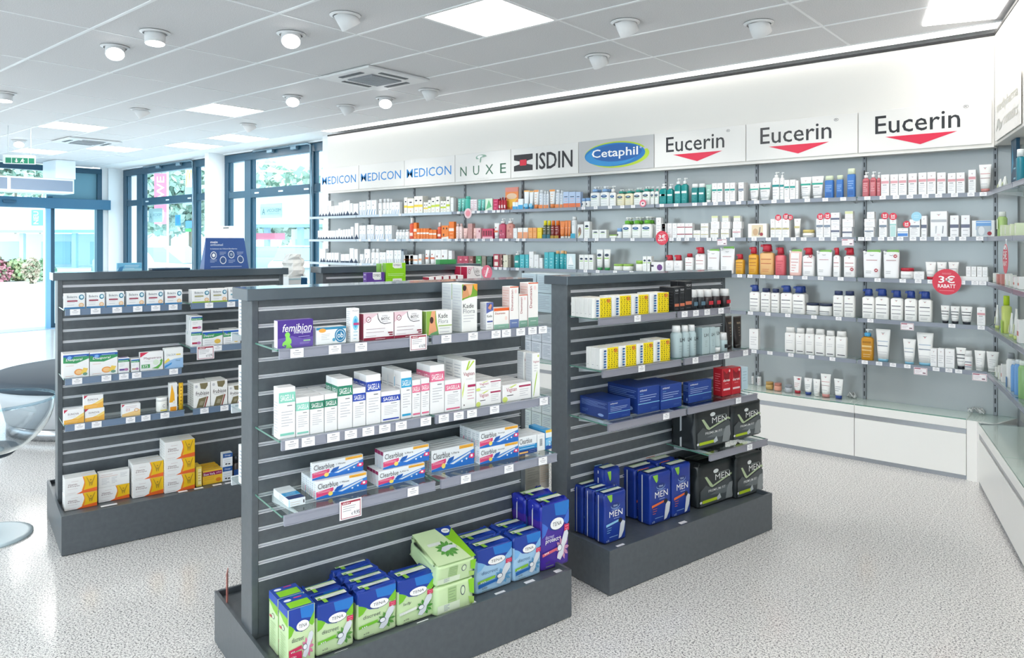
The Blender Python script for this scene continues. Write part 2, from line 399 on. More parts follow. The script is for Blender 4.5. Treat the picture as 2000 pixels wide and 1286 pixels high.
for a in range(-21, 12, 2):            # long tiles span two half cells, short ones stand beside a light or an air unit
    for j in range(-14, NJ):
        hit = [c for c in (a, a + 1) if (c, j) in special]
        opts = [(a, 2)] if not hit else [(c, 1) for c in (a, a + 1) if c not in hit]
        if hit: short.add((a + 1, j))
        for c, nw in opts:
            x, y = X0 + c * TX, Y0 + j * TY
            if x < XE - 1.2: continue
            cx, cy = x + nw * TX / 2, y + TY / 2; dpt = cx * WX[1] + cy * WY[1]; lat = cx * WX[0] + cy * WY[0]
            vis = dpt > 2.2 and abs(lat / dpt) < 0.85
            tl.append((0 if vis else 1, math.hypot(cx, cy), x, y, nw))
tl.sort(); rest = MB()
for k, (v, _, x, y, nw) in enumerate(tl):
    if k < 300 and v == 0: link('ceiling_tile', ctile[nw], ce, (x, y, ZC + 0.004))
    else: rest.box(x + .008, x + nw * TX - .008, y + .008, y + TY - .008, ZC + .004, ZC + .016, CEIL)
o = rest.build('ceiling_tile_field', ce); o['kind'] = 'stuff'
for j in range(-13, NJ + 1):
    mb = MB(); y = Y0 + j * TY; mb.box(XE + .01, 4.0, y - .010, y + .010, ZC - .001, ZC + .019, BAR); mb.build('grid_bar', ce)
for i in range(-17, 12, 2):
    mb = MB(); x = X0 + i * TX; mb.box(x - .008, x + .008, -4.9, Y0 + NJ * TY - .01, ZC + .0005, ZC + .019, BAR); mb.build('grid_bar', ce)
for i, j in sorted(short):
    mb = MB(); x = X0 + i * TX; y = Y0 + j * TY; mb.box(x - .008, x + .008, y + .01, y + TY - .01, ZC + .0005, ZC + .019, BAR); mb.build('grid_bar', ce)
# plaster margin beside the windows and bright trough over the wall unit
YT = Y0 + NJ * TY
mb = MB(); mb.box(XE, -8.2, YT + .01, 6.3, ZC, ZC + 0.019, mat('#f2f3f4', 0.6)); struct(mb.build('trim_1', None))['label'] = 'smooth white ceiling margin above the windows'
emc = mat('#fffbf6', 0.5, emit=COVE_E)
t = tag(empty('cove_light', (-4.4, YT + .12, ZC)), 'long bright light trough along the ceiling over the wall shelving', 'cove light')
mb = MB(); mb.box(-3.8, 4.02, -.11, .06, 0.004, .018, emc); mb.build('diffuser', t)
mb = MB(); mb.box(-3.8, 4.3, .06, .19, 0.002, .018, mat('#f2f2f2', .5)); mb.build('trough', t)
t = tag(empty('cove_light', RF.w(0.02, -0.02, ZC), RF.a), 'bright light trough over the angled right hand wall unit', 'cove light')
mb = MB(); mb.box(0.1, 5.0, -.32, .10, -0.004, .012, emc); mb.build('diffuser', t)

# light panels
pan_frame = mat('#f0f0f0', .4); pan_em = mat('#fffaf3', 0.5, emit=PANEL_E)
mb = MB()
for a, b, c, d in ((0, .02, 0, 1), (.98, 1, 0, 1), (.02, .98, 0, .02), (.02, .98, .98, 1)): mb.box(.008 + a * (TX - .016), .008 + b * (TX - .016), .008 + c * (TY - .016), .008 + d * (TY - .016), 0, .012, pan_frame)
pf = mb.mesh('frame'); mb = MB(); mb.box(.021, TX - .021, .021, TY - .021, .003, .010, pan_em); pd = mb.mesh('diffuser')
PL = ['large square light panel nearest the camera', 'square light panel beside the far cassette vents, right', 'square light panel near the window wall, nearer one', 'square light panel near the window wall, farther one', 'square light panel left of the far air vent', 'square light panel right above the far air vent', 'square light panel nearest the exit sign']
for k, (i, j) in enumerate(LP):
    t = tag(empty('ceiling_light_panel', (X0 + i * TX, Y0 + j * TY, ZC)), PL[k] if k < len(PL) else 'unseen square light panel added as fill, number %d' % k, 'light panel', 'square ceiling light panels')
    link('frame', pf, t); link('diffuser', pd, t)
# cassette air units
def cassette(i, j, label, s=1.0):
    t = tag(empty('ceiling_air_unit', (X0 + (i + .5) * TX, Y0 + (j + .5) * TY, ZC)), label, 'air conditioner', 'cassette air units in the ceiling')
    h = .345 * s; m = mat('#e4e5e6', .4); d = mat('#55595e', .6); g = mat('#8d9096', .6)
    mb = MB(); mb.cbox(-h, h, -h, h, -.022, .0, .008, m); mb.build('cover', t)
    mb = MB(); mb.box(-.165 * s, .165 * s, -.165 * s, .165 * s, -.030, -.0225, g); gr = mb.build('grille', t)
    for k in range(14):
        y = (-.15 + k * .0231) * s; mb = MB(); mb.box(-.158 * s, .158 * s, y - .003, y + .003, -.034, -.0302, mat('#a9acb1', .5)); mb.build('slat', gr)
    for k, (dx, dy) in enumerate(((0, 1), (1, 0), (0, -1), (-1, 0))):
        a = .252 * s; mb = MB(); L, W = .15 * s, .022 * s
        if dx: mb.box(dx * a - W, dx * a + W, -L, L, -.026, -.0222, d)
        else: mb.box(-L, L, dy * a - W, dy * a + W, -.026, -.0222, d)
        mb.build('air_outlet', t)
cassette(-3, 0, 'white square cassette air unit with grey grille, nearer one')
cassette(imin + 6, 0, 'small distant cassette air unit between two light panels')
# adjustable downlights
lens_on = mat('#ffffff', .5, emit=SPOT_E); body_w = mat('#e3e3e4', .45)
def downlight(x, y, az, tilt, label, on):
    t = tag(empty('ceiling_spotlight', (x, y, ZC), az), label, 'spotlight', 'adjustable ceiling spotlights')
    mb = MB(); mb.loft([(0, 0, -.010, .078, .078, 2), (0, 0, -.003, .098, .098, 2), (0, 0, 0, .098, .098, 2)], 28, body_w, cap0=False); mb.build('trim_ring', t)
    R = Matrix.Rotation(tilt, 4, 'X'); mb = MB()
    mb.loft([(0, 0, -.082, .062, .062, 2), (0, 0, -.078, .066, .066, 2), (0, 0, .03, .068, .068, 2)], 24, body_w, cap0=False); mb.v = [tuple(R @ Vector(v)) for v in mb.v]; mb.build('lamp_head', t)
    mb = MB(); mb.loft([(0, 0, -.080, .059, .059, 2), (0, 0, -.075, .059, .059, 2)], 24, lens_on); mb.v = [tuple(R @ Vector(v)) for v in mb.v]; mb.build('lens', t)
def toward(x, y): return math.atan2(-(0 - x), -(0 - y) * -1) if False else math.atan2(x, -y)   # local -Z tilts toward local +Y for positive tilt
CAMDIR = lambda x, y: math.atan2(x, -y) + 0.0
sp = [(-5.84, 2.284, 1, 'lit spotlight tilted to the viewer, largest of the left group'), (-5.22, 2.30, 2, 'flat mounted lit spotlight above the left row of tiles'),
      (-4.53, 2.92, 1, 'round lit spotlight over the middle of the left gondola'), (-3.89, 2.90, 0, 'white spotlight turned away, left of the large light panel'),
      (-8.48, 2.31, 2, 'flat lit spotlight at the left edge'), (-8.39, 3.54, 0, 'white spotlight turned away, left of the far light panels'),
      (-8.42, 4.83, 0, 'small white spotlight turned away near the far light panel'), (-6.47, 4.19, 1, 'round lit spotlight left of the cassette air unit'),
      (-6.48, 4.84, 0, 'white spotlight turned away under the cassette air unit, left'), (-12.29, 3.52, 1, 'small lit spotlight above the exit sign'),
      (-2.585, 4.165, 0, 'white conical spotlight right of the large light panel'), (-3.226, 4.79, 0, 'small white spotlight turned away above the logo header'),
      (-5.198, 4.84, 0, 'white spotlight turned away, right of the cassette air unit'), (-5.83, 4.84, 1, 'round lit spotlight just below the cassette air unit'),
      (-1.912, 4.743, 0, 'white conical spotlight nearest the right wall'), (-11.2, 2.3, 2, 'small flat lit spotlight at the far left edge')]
for x, y, kd, lb in sp:
    az = math.atan2(-x, -(-y))  # placeholder, replaced below
    if kd == 1: d = Vector((-x, -y)); tl_ = 0.65
    elif kd == 2: d = Vector((-x, -y)); tl_ = 0.12
    else: d = Vector((0.15, 1.0)); tl_ = 0.6
    az = math.atan2(d.y, d.x) - PI / 2      # local +Y points along d
    downlight(x, y, az, tl_, lb, kd)
    L = bpy.data.lights.new('spot', 'SPOT'); L.energy = 12 if kd != 0 else 9; L.spot_size = 1.3; L.spot_blend = .7; L.shadow_soft_size = .06; L.color = (1, .985, .96)
    lo = bpy.data.objects.new('spot_lamp', L); COL.objects.link(lo)
    dd = Vector((d.normalized().x * math.sin(tl_), d.normalized().y * math.sin(tl_), -math.cos(tl_)))
    lo.location = Vector((x, y, ZC)) + dd * 0.10; lo.rotation_euler = dd.to_track_quat('-Z', 'Y').to_euler()

# walls
WALLW = mat('#eef0f2', 0.6); wl = lambda mb, n, lb: struct(mb.build(n)).__setitem__('label', lb)
mb = MB(); mb.box(-8.55, 2.2, YW, YW + .3, 0, ZC + .02, WALLW); wl(mb, 'wall_back', 'white back wall behind the long product shelving')
mb = MB(); mb.box(0, 9.0, 0.30, 0.6, 0, ZC + .02, WALLW); o = mb.build('wall_right', None, RF.w(-.3, 0), RF.a); struct(o)['label'] = 'white angled wall behind the right hand shelving'
mb = MB(); mb.box(-15.9, 4.0, -5.2, -5.0, -.2, .25, WALLW); mb.box(-15.9, 4.0, -5.2, -5.0, ZC - .1, ZC + .2, WALLW)
for k in range(8): mb.box(-15.9 + k * 2.8, -15.6 + k * 2.8, -5.2, -5.0, .25, ZC - .1, WALLW)
wl(mb, 'wall_front', 'unseen wall behind the camera with openings added to let daylight in')  # unseen side; gaps between the piers are added so daylight fills the room
mb = MB(); mb.box(XE - .3, XE, 5.82, 6.6, 0, ZC + .2, WALLW); mb.box(XE - .3, XE, -5, 2.2, 0, ZC + .2, WALLW); wl(mb, 'wall_left', 'white wall beside the entrance door')
# facade with windows: piers, lintel, sill
def rX(px, Y): r = ray(px, 473); return r[0] * Y / r[1]
YI = 5.95
w1a, w1b = rX(245.5, YG), rX(400, YI)
w2a = rX(444, YG)
FAC = mat('#eef4f8', 0.6)
mb = MB(); mb.box(XE, w1a, YI, 6.6, 0, ZC, FAC); wl(mb, 'pier_1' if False else 'trim_2', 'white wall pier in the corner beside the entrance')
mb = MB(); mb.box(w1b, w2a, YI, 6.6, 0, ZC, FAC); wl(mb, 'trim_3', 'white wall pier between the two windows')
mb = MB(); mb.box(XE, -8.55, 6.2, 6.6, ZC - .02, ZC + .2, FAC); wl(mb, 'trim_4', 'white lintel above the shop windows')
mb = MB(); mb.box(w1a, w1b, 6.2, 6.6, 0, .35, FAC); mb.box(w2a, -8.55, 6.2, 6.6, 0, .35, FAC); wl(mb, 'trim_5', 'low white sill wall below the windows')
WG = glass((0.93, 0.985, 1.0), 0.35, 0.0, 'window_glass')
def bar(parent, x0, x1, z0, z1, d0=-.05, d1=.05, name='frame_bar', m=FRAME_BLUE, Y=YG):
    mb = MB(); mb.cbox(x0, x1, Y + d0, Y + d1, z0, z1, .005, m); return mb.build(name, parent)
def zat(px, py, Y): r = ray(px, py); return EYE + r[2] * Y / r[1]
def window(n, xa, xb, pxs, label):
    w_ = struct(empty('window_%d' % n)); w_['label'] = label
    zt, zm0, zm1, zb = 3.02, 2.30, 2.44, .36
    xs = [rX(p, YG) for p in pxs]     # left jamb end, mullion a, mullion b, sash right, right mullion end
    bar(w_, xa, xb, zt - .12, zt, name='top_rail'); bar(w_, xa, xb, zb, zb + .1, name='bottom_rail')
    bar(w_, xa, xs[0], zb + .1, zt - .12, name='jamb'); bar(w_, xs[1], xs[2], zb + .1, zt - .12, name='mullion'); bar(w_, xs[3], xs[4], zb + .1, zt - .12, name='mullion')
    bar(w_, xs[0], xs[1], zm0 + .01, zm1 - .02, -.04, .04, 'transom'); tr = bar(w_, xs[2], xs[3], zm0, zm1, name='transom'); bar(w_, xs[4], xb, zm0 + .02, zm1, -.04, .04, 'transom')
    for a, b in ((xs[0], xs[1]), (xs[2], xs[3]), (xs[4], xb)):
        for z0, z1 in ((zb + .1, zm0), (zm1, zt - .12)):
            mb = MB(); mb.box(a, b, YG + .0, YG + .01, z0, z1, WG); mb.build('pane', w_)
            for xx in ((a, a + .018), (a + .05, a + .062)) if b - a > .5 else ((a + .01, a + .022),):
                mb = MB(); mb.box(xx[0], xx[1], YG - .03, YG - .001, z0, z1, FRAME_BLUE); mb.build('glazing_bead', w_)
    for k in range(3):
        x = xs[2] + (xs[3] - xs[2]) * (.08 + .42 * k); mb = MB(); mb.box(x, x + .12, YG - .056, YG - .0505, (zm0 + zm1) / 2 - .012, (zm0 + zm1) / 2 + .012, mat('#d7e6ef', .3)); mb.build('drain_cover', w_)
    mb = MB(); mb.tube([(xs[2] + .15, YG - .09, zt + .0), (xs[3] + .02, YG - .09, zt + .0), (xs[3] + .10, YG - .09, zt - .03), (xs[3] + .10, YG - .09, zb + .4)], .018, mat('#8fa9b8', .25, .6), 8); mb.build('opener_rod', w_)
    for f in (.35, .75):
        x = xs[2] + (xs[3] - xs[2]) * f; mb = MB(); mb.cbox(x, x + .14, YG - .11, YG - .052, zt - .06, zt - .01, .006, mat('#7d99aa', .3, .5)); mb.build('opener_motor', w_)
    return w_
window(1, w1a, w1b, (252, 272, 283, 381, 388), 'tall blue framed shop window nearer the entrance')
window(2, w2a, -8.55, (451, 483, 495, 610, 618), 'tall blue framed shop window beside the product shelving')

# entrance: frame, sliding door, header
YD = lambda px: (lambda r: XE * r[1] / r[0])(ray(px, 473))
def xz(px, py): r = ray(px, py); t_ = XE / r[0]; return r[1] * t_, EYE + r[2] * t_
d_ = struct(empty('door_1')); d_['label'] = 'blue framed sliding glass entrance door with fanlight'
def xbar(parent, y0, y1, z0, z1, x0=-.06, x1=.06, name='frame_bar', m=FRAME_BLUE):
    mb = MB(); mb.cbox(XE + x0, XE + x1, y0, y1, z0, z1, .005, m); return mb.build(name, parent)
yl = 2.2; yr = YD(197); ym = YD(92)
xbar(d_, yl, yr, 2.92, 3.02, name='head_rail'); xbar(d_, YD(188), yr, 2.4, 2.92, name='side_jamb'); xbar(d_, YD(187), YD(199), .0, 2.23, name='side_jamb')
xbar(d_, YD(93), YD(101), 2.4, 2.45, name='frame_block')
xbar(d_, yl, YD(210), 2.225, 2.415, -.05, .16, 'door_header', mat('#3a6d8d', .35))
mb = MB(); mb.box(XE, XE + .01, YD(90), YD(188), 2.42, 2.92, mat('#6d9db0', .5)); mb.build('fanlight_panel', d_)
mb = MB(); mb.box(XE, XE + .01, yl, YD(84), 2.42, 2.92, WG); mb.build('pane', d_)
xbar(d_, YD(95), YD(97.5), 0.0, 2.225, -.04, .04, 'door_stile'); xbar(d_, YD(99), YD(107), 0.0, 2.225, -.06, .0, 'door_stile')
xbar(d_, YD(85), YD(95), 0.0, 2.225, .06, .12, 'door_stile', mat('#7fb4d6', .3))
mb = MB(); mb.box(XE - .03, XE - .02, YD(107), YD(187), .06, 2.225, glass((.72, .88, .92), 0.6, 0.0, 'door_glass')); mb.build('pane', d_)
xbar(d_, YD(105), YD(187), 0, .08, -.05, .0, 'bottom_rail')
mb = MB(); mb.box(-15.9, -15.3, 2.2, 5.8, .0, .006, mat('#8fa6bd', .6)); tag(mb.build('door_mat'), 'blue grey strip of matting inside the entrance door', 'mat')
mb = MB(); mb.cbox(XE + .16, XE + .22, YD(12) - .1, YD(12) + .1, 2.30, 2.35, .01, mat('#24536f', .3)); mb.build('motion_sensor', d_)
# air curtain hanging before the door
XA = -14.6
def ya(px): r = ray(px, 473); return XA * r[1] / r[0]
def za(px, py): r = ray(px, py); return EYE + r[2] * XA / r[0]
t = tag(empty('air_curtain', (XA, ya(70), 2.5)), 'white air curtain with grey grilles hanging above the entrance', 'air curtain')
wa = mat('#e9f2f8', .4)
yy0, yy1 = 2.4 - ya(70), ya(145) - ya(70); z0, z1 = za(145, 379) - 2.5, za(145, 351) - 2.5
mb = MB(); mb.cbox(-.5, 0, yy0, yy1, z0, z1, .008, wa); mb.build('housing', t)
for a, b in ((ya(21) - ya(70), ya(142) - ya(70)), (ya(21) - ya(70) - 1.1, ya(14) - ya(70))):
    mb = MB(); mb.box(.0, .006, a, b, z0 + .035, z1 - .03, mat('#8493a8', .6)); g = mb.build('grille', t)
yb0, yb1 = ya(108) - ya(70), ya(147) - ya(70)
mb = MB(); mb.cbox(-.62, .02, yb0, yb1, z1 + .001, ZC - 2.5, .006, wa); mb.build('duct', t)
# exit sign
ex = at(38, 312, 9.2)
t = tag(empty('exit_sign', (ex.x, ex.y, ex.z), WF.a + math.radians(60)), 'green and white emergency exit sign hanging from the ceiling', 'exit sign')
mb = MB(); mb.cbox(-.17, .17, -.02, .02, -.055, .055, .004, mat('#dfe9e6', .4)); mb.build('housing', t)
mb = MB(); prints(mb, [('r', .08, .08, .98, .68, '#1f8a68'), ('r', .26, .08, .28, .68, '#e8f4f0'), ('r', .78, .08, .80, .68, '#e8f4f0'),
    ('p', [(.40, .6), (.44, .6), (.44, .34), (.48, .34), (.42, .14), (.36, .34), (.40, .34)], '#f4fffb'),
    ('e', .62, .56, .02, .07, '#f4fffb'), ('p', [(.57, .5), (.63, .48), (.68, .36), (.66, .34), (.62, .42), (.66, .14), (.63, .13), (.59, .3), (.55, .16), (.53, .18), (.57, .38)], '#f4fffb')], lambda a, b, e: (-.17 + .34 * a, -.0202 - e, -.055 + .11 * b)); mb.build('sign_face', t)
for x in (-.12, .12): mb = MB(); mb.tube([(x, 0, .055), (x, 0, ZC - ex.z)], .004, mat('#d8dde0', .4), 6); mb.build('hanger', t)

# ================================================================== outside
GRD = mat('#e3e6e6', .8); LEAF = [mat(c, .6) for c in ('#a3bbac', '#b8c9bb', '#c9d5c4', '#8fab9c')]
mb = MB(); mb.box(-120, -15.9, -60, 90, -.3, -.02, GRD); mb.box(-15.9, 40, 6.6, 90, -.3, -.02, GRD); mb.box(-15.9, 40, -60, -5.2, -.3, -.02, GRD); mb.box(9, 40, -5.2, 6.6, -.3, -.02, GRD); o = mb.build('ground'); o['kind'] = 'structure'; o['label'] = 'pale sunlit forecourt and street outside'  # the strip behind the camera is added to bounce daylight indoors
def foliage(name, P, rx, ry, rz, n, label, cat, mats, size=.16, trunk=True, group=None, seed=3):
    rnd = random.Random(seed); t = tag(empty(name, (P[0], P[1], -.02)), label, cat, group)
    mb = MB(); blobs = [(rnd.uniform(-.5, .5) * rx, rnd.uniform(-.5, .5) * ry, P[2] + rnd.uniform(-.45, .45) * rz, rnd.uniform(.4, .62)) for _ in range(14)] + [(0, 0, P[2], .75)]
    for _ in range(n):
        bx, by, bz, s = rnd.choice(blobs); th = rnd.uniform(0, 2 * PI); ph = math.acos(rnd.uniform(-1, 1)); r = s * rnd.uniform(.75, 1.02)
        c = Vector((bx + rx * r * math.sin(ph) * math.cos(th), by + ry * r * math.sin(ph) * math.sin(th), max(.03, bz + rz * r * math.cos(ph))))
        a = Vector((rnd.uniform(-1, 1), rnd.uniform(-1, 1), rnd.uniform(-1, 1))).normalized() * size; b = a.cross(Vector((rnd.uniform(-1, 1), rnd.uniform(-1, 1), rnd.uniform(-1, 1)))).normalized() * size * .7
        mb.face([c - a, c + b, c + a, c - b], rnd.choice(mats))
    o = mb.build('foliage', t); o['kind'] = 'stuff'
    if trunk:
        mb = MB(); mb.tube([(0, 0, 0), (.05, 0, P[2] * .5), (0, .05, P[2])], .12, mat('#8c8577', .8), 8); mb.build('trunk', t)
tp_ = [at(270, 380, 36), at(330, 385, 48), at(372, 370, 38), at(462, 385, 44), at(520, 400, 60), at(575, 395, 70), at(632, 395, 58), at(30, 335, 70), at(78, 345, 82), at(-25, 335, 84)]
TS = [.9, 1.2, .95, 1.0, 1.5, 1.8, 1.5, 1.5, 1.7, 1.7]
dn = ['tree behind the pink banner', 'tree between the banner and the yellow sign', 'tree behind the yellow sign', 'tree seen through the narrow window pane', 'rounded tree left in the wide window', 'rounded tree right in the wide window', 'tree behind the end of the shelving', 'tree above the door header, middle', 'tree above the door header, right', 'tree above the door header, left edge']
for k, p in enumerate(tp_):
    s_ = TS[k]
    foliage('tree', (p.x, p.y, p.z * (0.95 if k < 7 else 1)), 2.4 * s_, 2.4 * s_, 2.2 * s_ if k < 7 else 1.6 * s_, 1500, 'pale green ' + dn[k], 'tree', LEAF, .24 * s_, True, 'trees across the street', 11 + k)
for k, (px, py, dist, r_, ms, lb) in enumerate(((3, 517, 30, .42, ('#c98f9a', '#a86a78', '#8fa884'), 'reddish bush at the left edge outside'), (36, 513, 30.6, .62, ('#a7b58a', '#8fa87c', '#c3c49a', '#7c946c'), 'large rounded green bush outside the door'), (82, 514, 30, .5, ('#8fae92', '#6f9a77', '#a8c0a0'), 'green bush right beside the door frame outside'), (60, 522, 28.6, .34, ('#bfb9a4', '#c4b2a2', '#9aa88c'), 'low pinkish bush between two green bushes'))):
    p = at(px, py, dist); foliage('bush', (p.x, p.y, .5), r_, r_, .55, 900, lb, 'bush', [mat(c, .6) for c in ms], .10, False, 'bushes outside the door', 40 + k)
# low kerb wall and grass strip
a_, b_ = onz(-40, 556, -.02), onz(110, 550, -.02)
def ribbon(px0, py0, px1, py1, wd, h, m, name, label, cat):
    a, b = Vector(onz(px0, py0, -.02)), Vector(onz(px1, py1, -.02)); d = (b - a); L = d.length; mb = MB(); mb.cbox(0, L, 0, wd, 0, h, .01, m)
    return tag(mb.build(name, None, a, math.atan2(d.y, d.x)), label, cat)
ribbon(-60, 549, 150, 546, .9, .03, mat('#a9d79a', .8), 'grass_verge', 'thin green strip of grass across the street', 'grass')
ribbon(-60, 541, 150, 541, .3, .25, mat('#eceef0', .8), 'low_wall', 'low pale wall in front of the bushes', 'wall')
# low commercial building: white fascia, canopy, columns
def building(px0, px1, dist, zf0, zf1, label, ncol, name='market_building', tilt=0.0):
    a, b = at(px0, 473, dist), at(px1, 473, dist + tilt); d = b - a; L = math.hypot(d.x, d.y)
    t = tag(empty(name, (a.x, a.y, -.02), math.atan2(d.y, d.x)), label, 'building')
    wh = mat('#e9f1f4', .7)
    mb = MB(); mb.cbox(0, L, 0, 9, zf0, zf1, .03, wh); mb.build('fascia', t)
    mb = MB(); mb.box(0, L, -.06, 0, zf0 - .16, zf0 - .001, mat('#8fb0c2', .5)); mb.build('soffit_edge', t)
    mb = MB(); mb.box(0, L, 4, 9, 0, zf0 - .17, mat('#e4e9ec', .7)); mb.build('shop_wall', t)
    for k in range(ncol):
        x = L * (k + .5) / ncol; mb = MB(); mb.cbox(x - .13, x + .13, .3, .56, 0, zf0 - .17, .01, mat('#a9c3d6', .5)); mb.build('column', t)
    for k in range(ncol):
        x = L * (k + .15) / ncol; mb = MB(); mb.box(x, x + L / ncol * .6, 3.96, 3.995, .1, zf0 * .7, mat('#b9d3df', .3)); mb.build('shop_window', t)
    return t, L
building(-120, 190, 46, 2.35, 4.2, 'long low white building with canopy beyond the entrance door', 3)
tb_, L_ = building(480, 680, 40, 2.55, 4.2, 'low white market building with canopy seen through the wide window', 3, tilt=-2)
mb = MB(); mb.box(.3, 2.3, .28, .3, 1.75, 2.1, mat('#e27a92', .5)); mb.build('red_sign', tb_)
# banners, signs
def panel(px0, py0, px1, py1, dist, items, label, cat, name, base='#e9546f', pole=True, th=.03):
    onw = dist < 16; th = .008 if onw else th
    a, b = at(px0, py1, dist), at(px1, py0, dist if not onw else (YG - .04) / ray(px1, 473)[1]); wd = math.hypot(b.x - a.x, b.y - a.y); h = b.z - a.z
    d = b - a
    t = tag(empty(name, a, math.atan2(d.y, d.x)), label, cat)
    mb = MB(); mb.cbox(0, wd, 0, th, 0, h, .003, mat(base, .5)); prints(mb, items, lambda x, y, e: (x * wd, -e * 6, y * h)); mb.build('panel', t)
    if pole: mb = MB(); mb.tube([(wd + .03, .02, -a.z), (wd + .03, .02, h + .2)], .03, mat('#dfe6ea', .4), 8); mb.build('pole', t)
    return t
panel(301, 339, 325, 438, 22, [('tv', 'WE', .22, .50, .82, .94, '#ffffff', .03), ('tv', 'C', .22, .02, .82, .28, '#ffffff', .03)], 'tall pink red banner with white sideways letters', 'banner', 'banner', '#ee7389')
panel(362, 331, 378, 366, 26, [('p', [(.02, .05), (.16, .05), (.24, .6), (.33, .9), (.42, .6), (.46, .25), (.54, .25), (.58, .6), (.67, .9), (.76, .6), (.84, .05), (.98, .05), (.88, .7), (.76, .97), (.60, .97), (.5, .75), (.40, .97), (.24, .97), (.12, .7)], '#f2e45c')], 'yellow arched letter M on a pale pylon sign', 'sign', 'pylon_sign', '#d9eef2')
panel(361, 366, 378, 400, 26.2, [], 'grey lower part of the pylon sign', 'sign', 'pylon_board', '#9fc2d6', False)
GW = lambda px: (YG - .04) / ray(px, 473)[1]
panel(342, 420, 352, 441, GW(342), [('e', .5, .5, .3, .36, '#1f86d2')], 'small rounded blue panel on the window', 'sign', 'blue_sign', '#2f9be6', False)
panel(362, 431, 379, 446, GW(362), [], 'pale blue poster at the window edge', 'poster', 'blue_poster', '#5aa9ee', False)
panel(362, 446.5, 373, 453, GW(362), [], 'small green poster below the pale blue poster', 'poster', 'green_poster', '#4fd07a', False)
panel(61, 410, 84, 441, 26, [('tv', 'NEU', .2, .1, .62, .9, '#eafcff', .02)], 'turquoise banner with white letters outside the door', 'banner', 'banner', '#5fd2d6')
# mirrored stickers seen through the panes
def sticker(px0, py0, px1, py1, label):
    x0, x1 = rX(px0, YG), rX(px1, YG); z1, z0 = zat(px0, py0, YG), zat(px0, py1, YG)
    mb = MB(); mb.box(0, x1 - x0, .012, .015, 0, z1 - z0, mat('#b9cfce', .5)); vs, fs = text_geo('MEDICON', .0, 0); wd, h = x1 - x0, z1 - z0
    mb.quads([(wd * .94 - (wd * .62) * a, .011, h * (.42 + .22 * b)) for a, b in vs], fs, mat('#4f7f8c', .5)); vs, fs = text_geo('APOTHEKE', 0, 0)
    mb.quads([(wd * .88 - (wd * .5) * a, .011, h * (.28 + .07 * b)) for a, b in vs], fs, mat('#7fa3a8', .5))
    vs, fs = text_geo('A', 0.02, 0); mb.quads([(wd * .22 - (wd * .13) * a, .011, h * (.26 + .42 * b)) for a, b in vs], fs, mat('#4f7f8c', .5))
    return tag(mb.build('window_sticker', None, (x0, YG, z0)), label, 'sticker', 'stickers on the window panes')
sticker(289, 408, 316, 435, 'grey mirrored lettering sticker on the window nearer the entrance')
sticker(507, 399, 550, 427, 'grey mirrored lettering sticker on the window beside the shelving')
# parked cars
def car(px, dist, rz, s, colr, label):
    p = at(px, 500, dist); t = tag(empty('car', (p.x, p.y, -.02), rz), label, 'car', 'parked cars outside')
    m = mat(colr, .25); gl = mat('#8fb3bf', .1)
    def sec(x, w_, z0, z1): return (x, w_, z0, z1)
    xs = [(-2.1, .72, .35, .75), (-1.95, .82, .28, .95), (-1.2, .86, .25, 1.0), (0, .87, .25, .98), (1.2, .86, .25, .92), (1.9, .8, .28, .8), (2.15, .68, .38, .65)]
    mb = MB(); n = len(xs); V = []
    for x, w_, z0, z1 in xs: V += [(x, -w_, z0), (x, -w_, z1 - .12), (x, -w_ * .9, z1), (x, w_ * .9, z1), (x, w_, z1 - .12), (x, w_, z0)]
    Fq = [(i * 6 + k, i * 6 + (k + 1) % 6, (i + 1) * 6 + (k + 1) % 6, (i + 1) * 6 + k) for i in range(n - 1) for k in range(6)] + [tuple(range(6)), tuple((n - 1) * 6 + k for k in reversed(range(6)))]
    mb.quads(V, Fq, m, True); mb.build('body', t)
    mb = MB(); cs = [(-1.75, .78, .96, .98), (-1.3, .68, 1.0, 1.42), (.1, .68, .98, 1.46), (.95, .76, .93, .95)]; V = []
    for x, w_, z0, z1 in cs: V += [(x, -w_, z0 - .05), (x, -w_ * .88, z1), (x, w_ * .88, z1), (x, w_, z0 - .05)]
    mb.quads(V, [(i * 4 + k, i * 4 + (k + 1) % 4, (i + 1) * 4 + (k + 1) % 4, (i + 1) * 4 + k) for i in range(3) for k in range(4)], gl, False); mb.build('cabin_glass', t)
    mb = MB(); mb.cbox(-1.25, .1, -.6, .6, 1.43, 1.49, .02, m); mb.build('roof', t)
    for x in (-1.35, 1.35):
        for y in (-.8, .8):
            mb = MB(); mb.loft([(0, 0, -.11, .33, .33, 2), (0, 0, .11, .33, .33, 2)], 18, mat('#5f7d8c', .6)); Rm = Matrix.Rotation(PI / 2, 4, 'X')
            mb.v = [tuple(Rm @ Vector(v)) for v in mb.v]; mb.build('wheel', t, (x, y, .33))
    t.scale = (s, s, s)
d0 = math.atan2(WX[0], 1)
car(537, 34, 1.0, .95, '#8fb4cc', 'blue grey parked car in the wide window')
car(570, 36, 1.0, .95, '#7fa6bd', 'parked car partly behind the white car')
car(590, 27, 2.4, 1.0, '#e6eef0', 'white parked car at the right of the wide window')
car(505, 38, 1.0, .9, '#b9cdd8', 'pale parked car at the left of the wide window')
car(340, 24, .4, 1.0, '#cfdfe6', 'pale car behind the cyclist')
car(240, 33, 2.6, 1.0, '#c4d6e0', 'pale car seen through the glass door leaf')
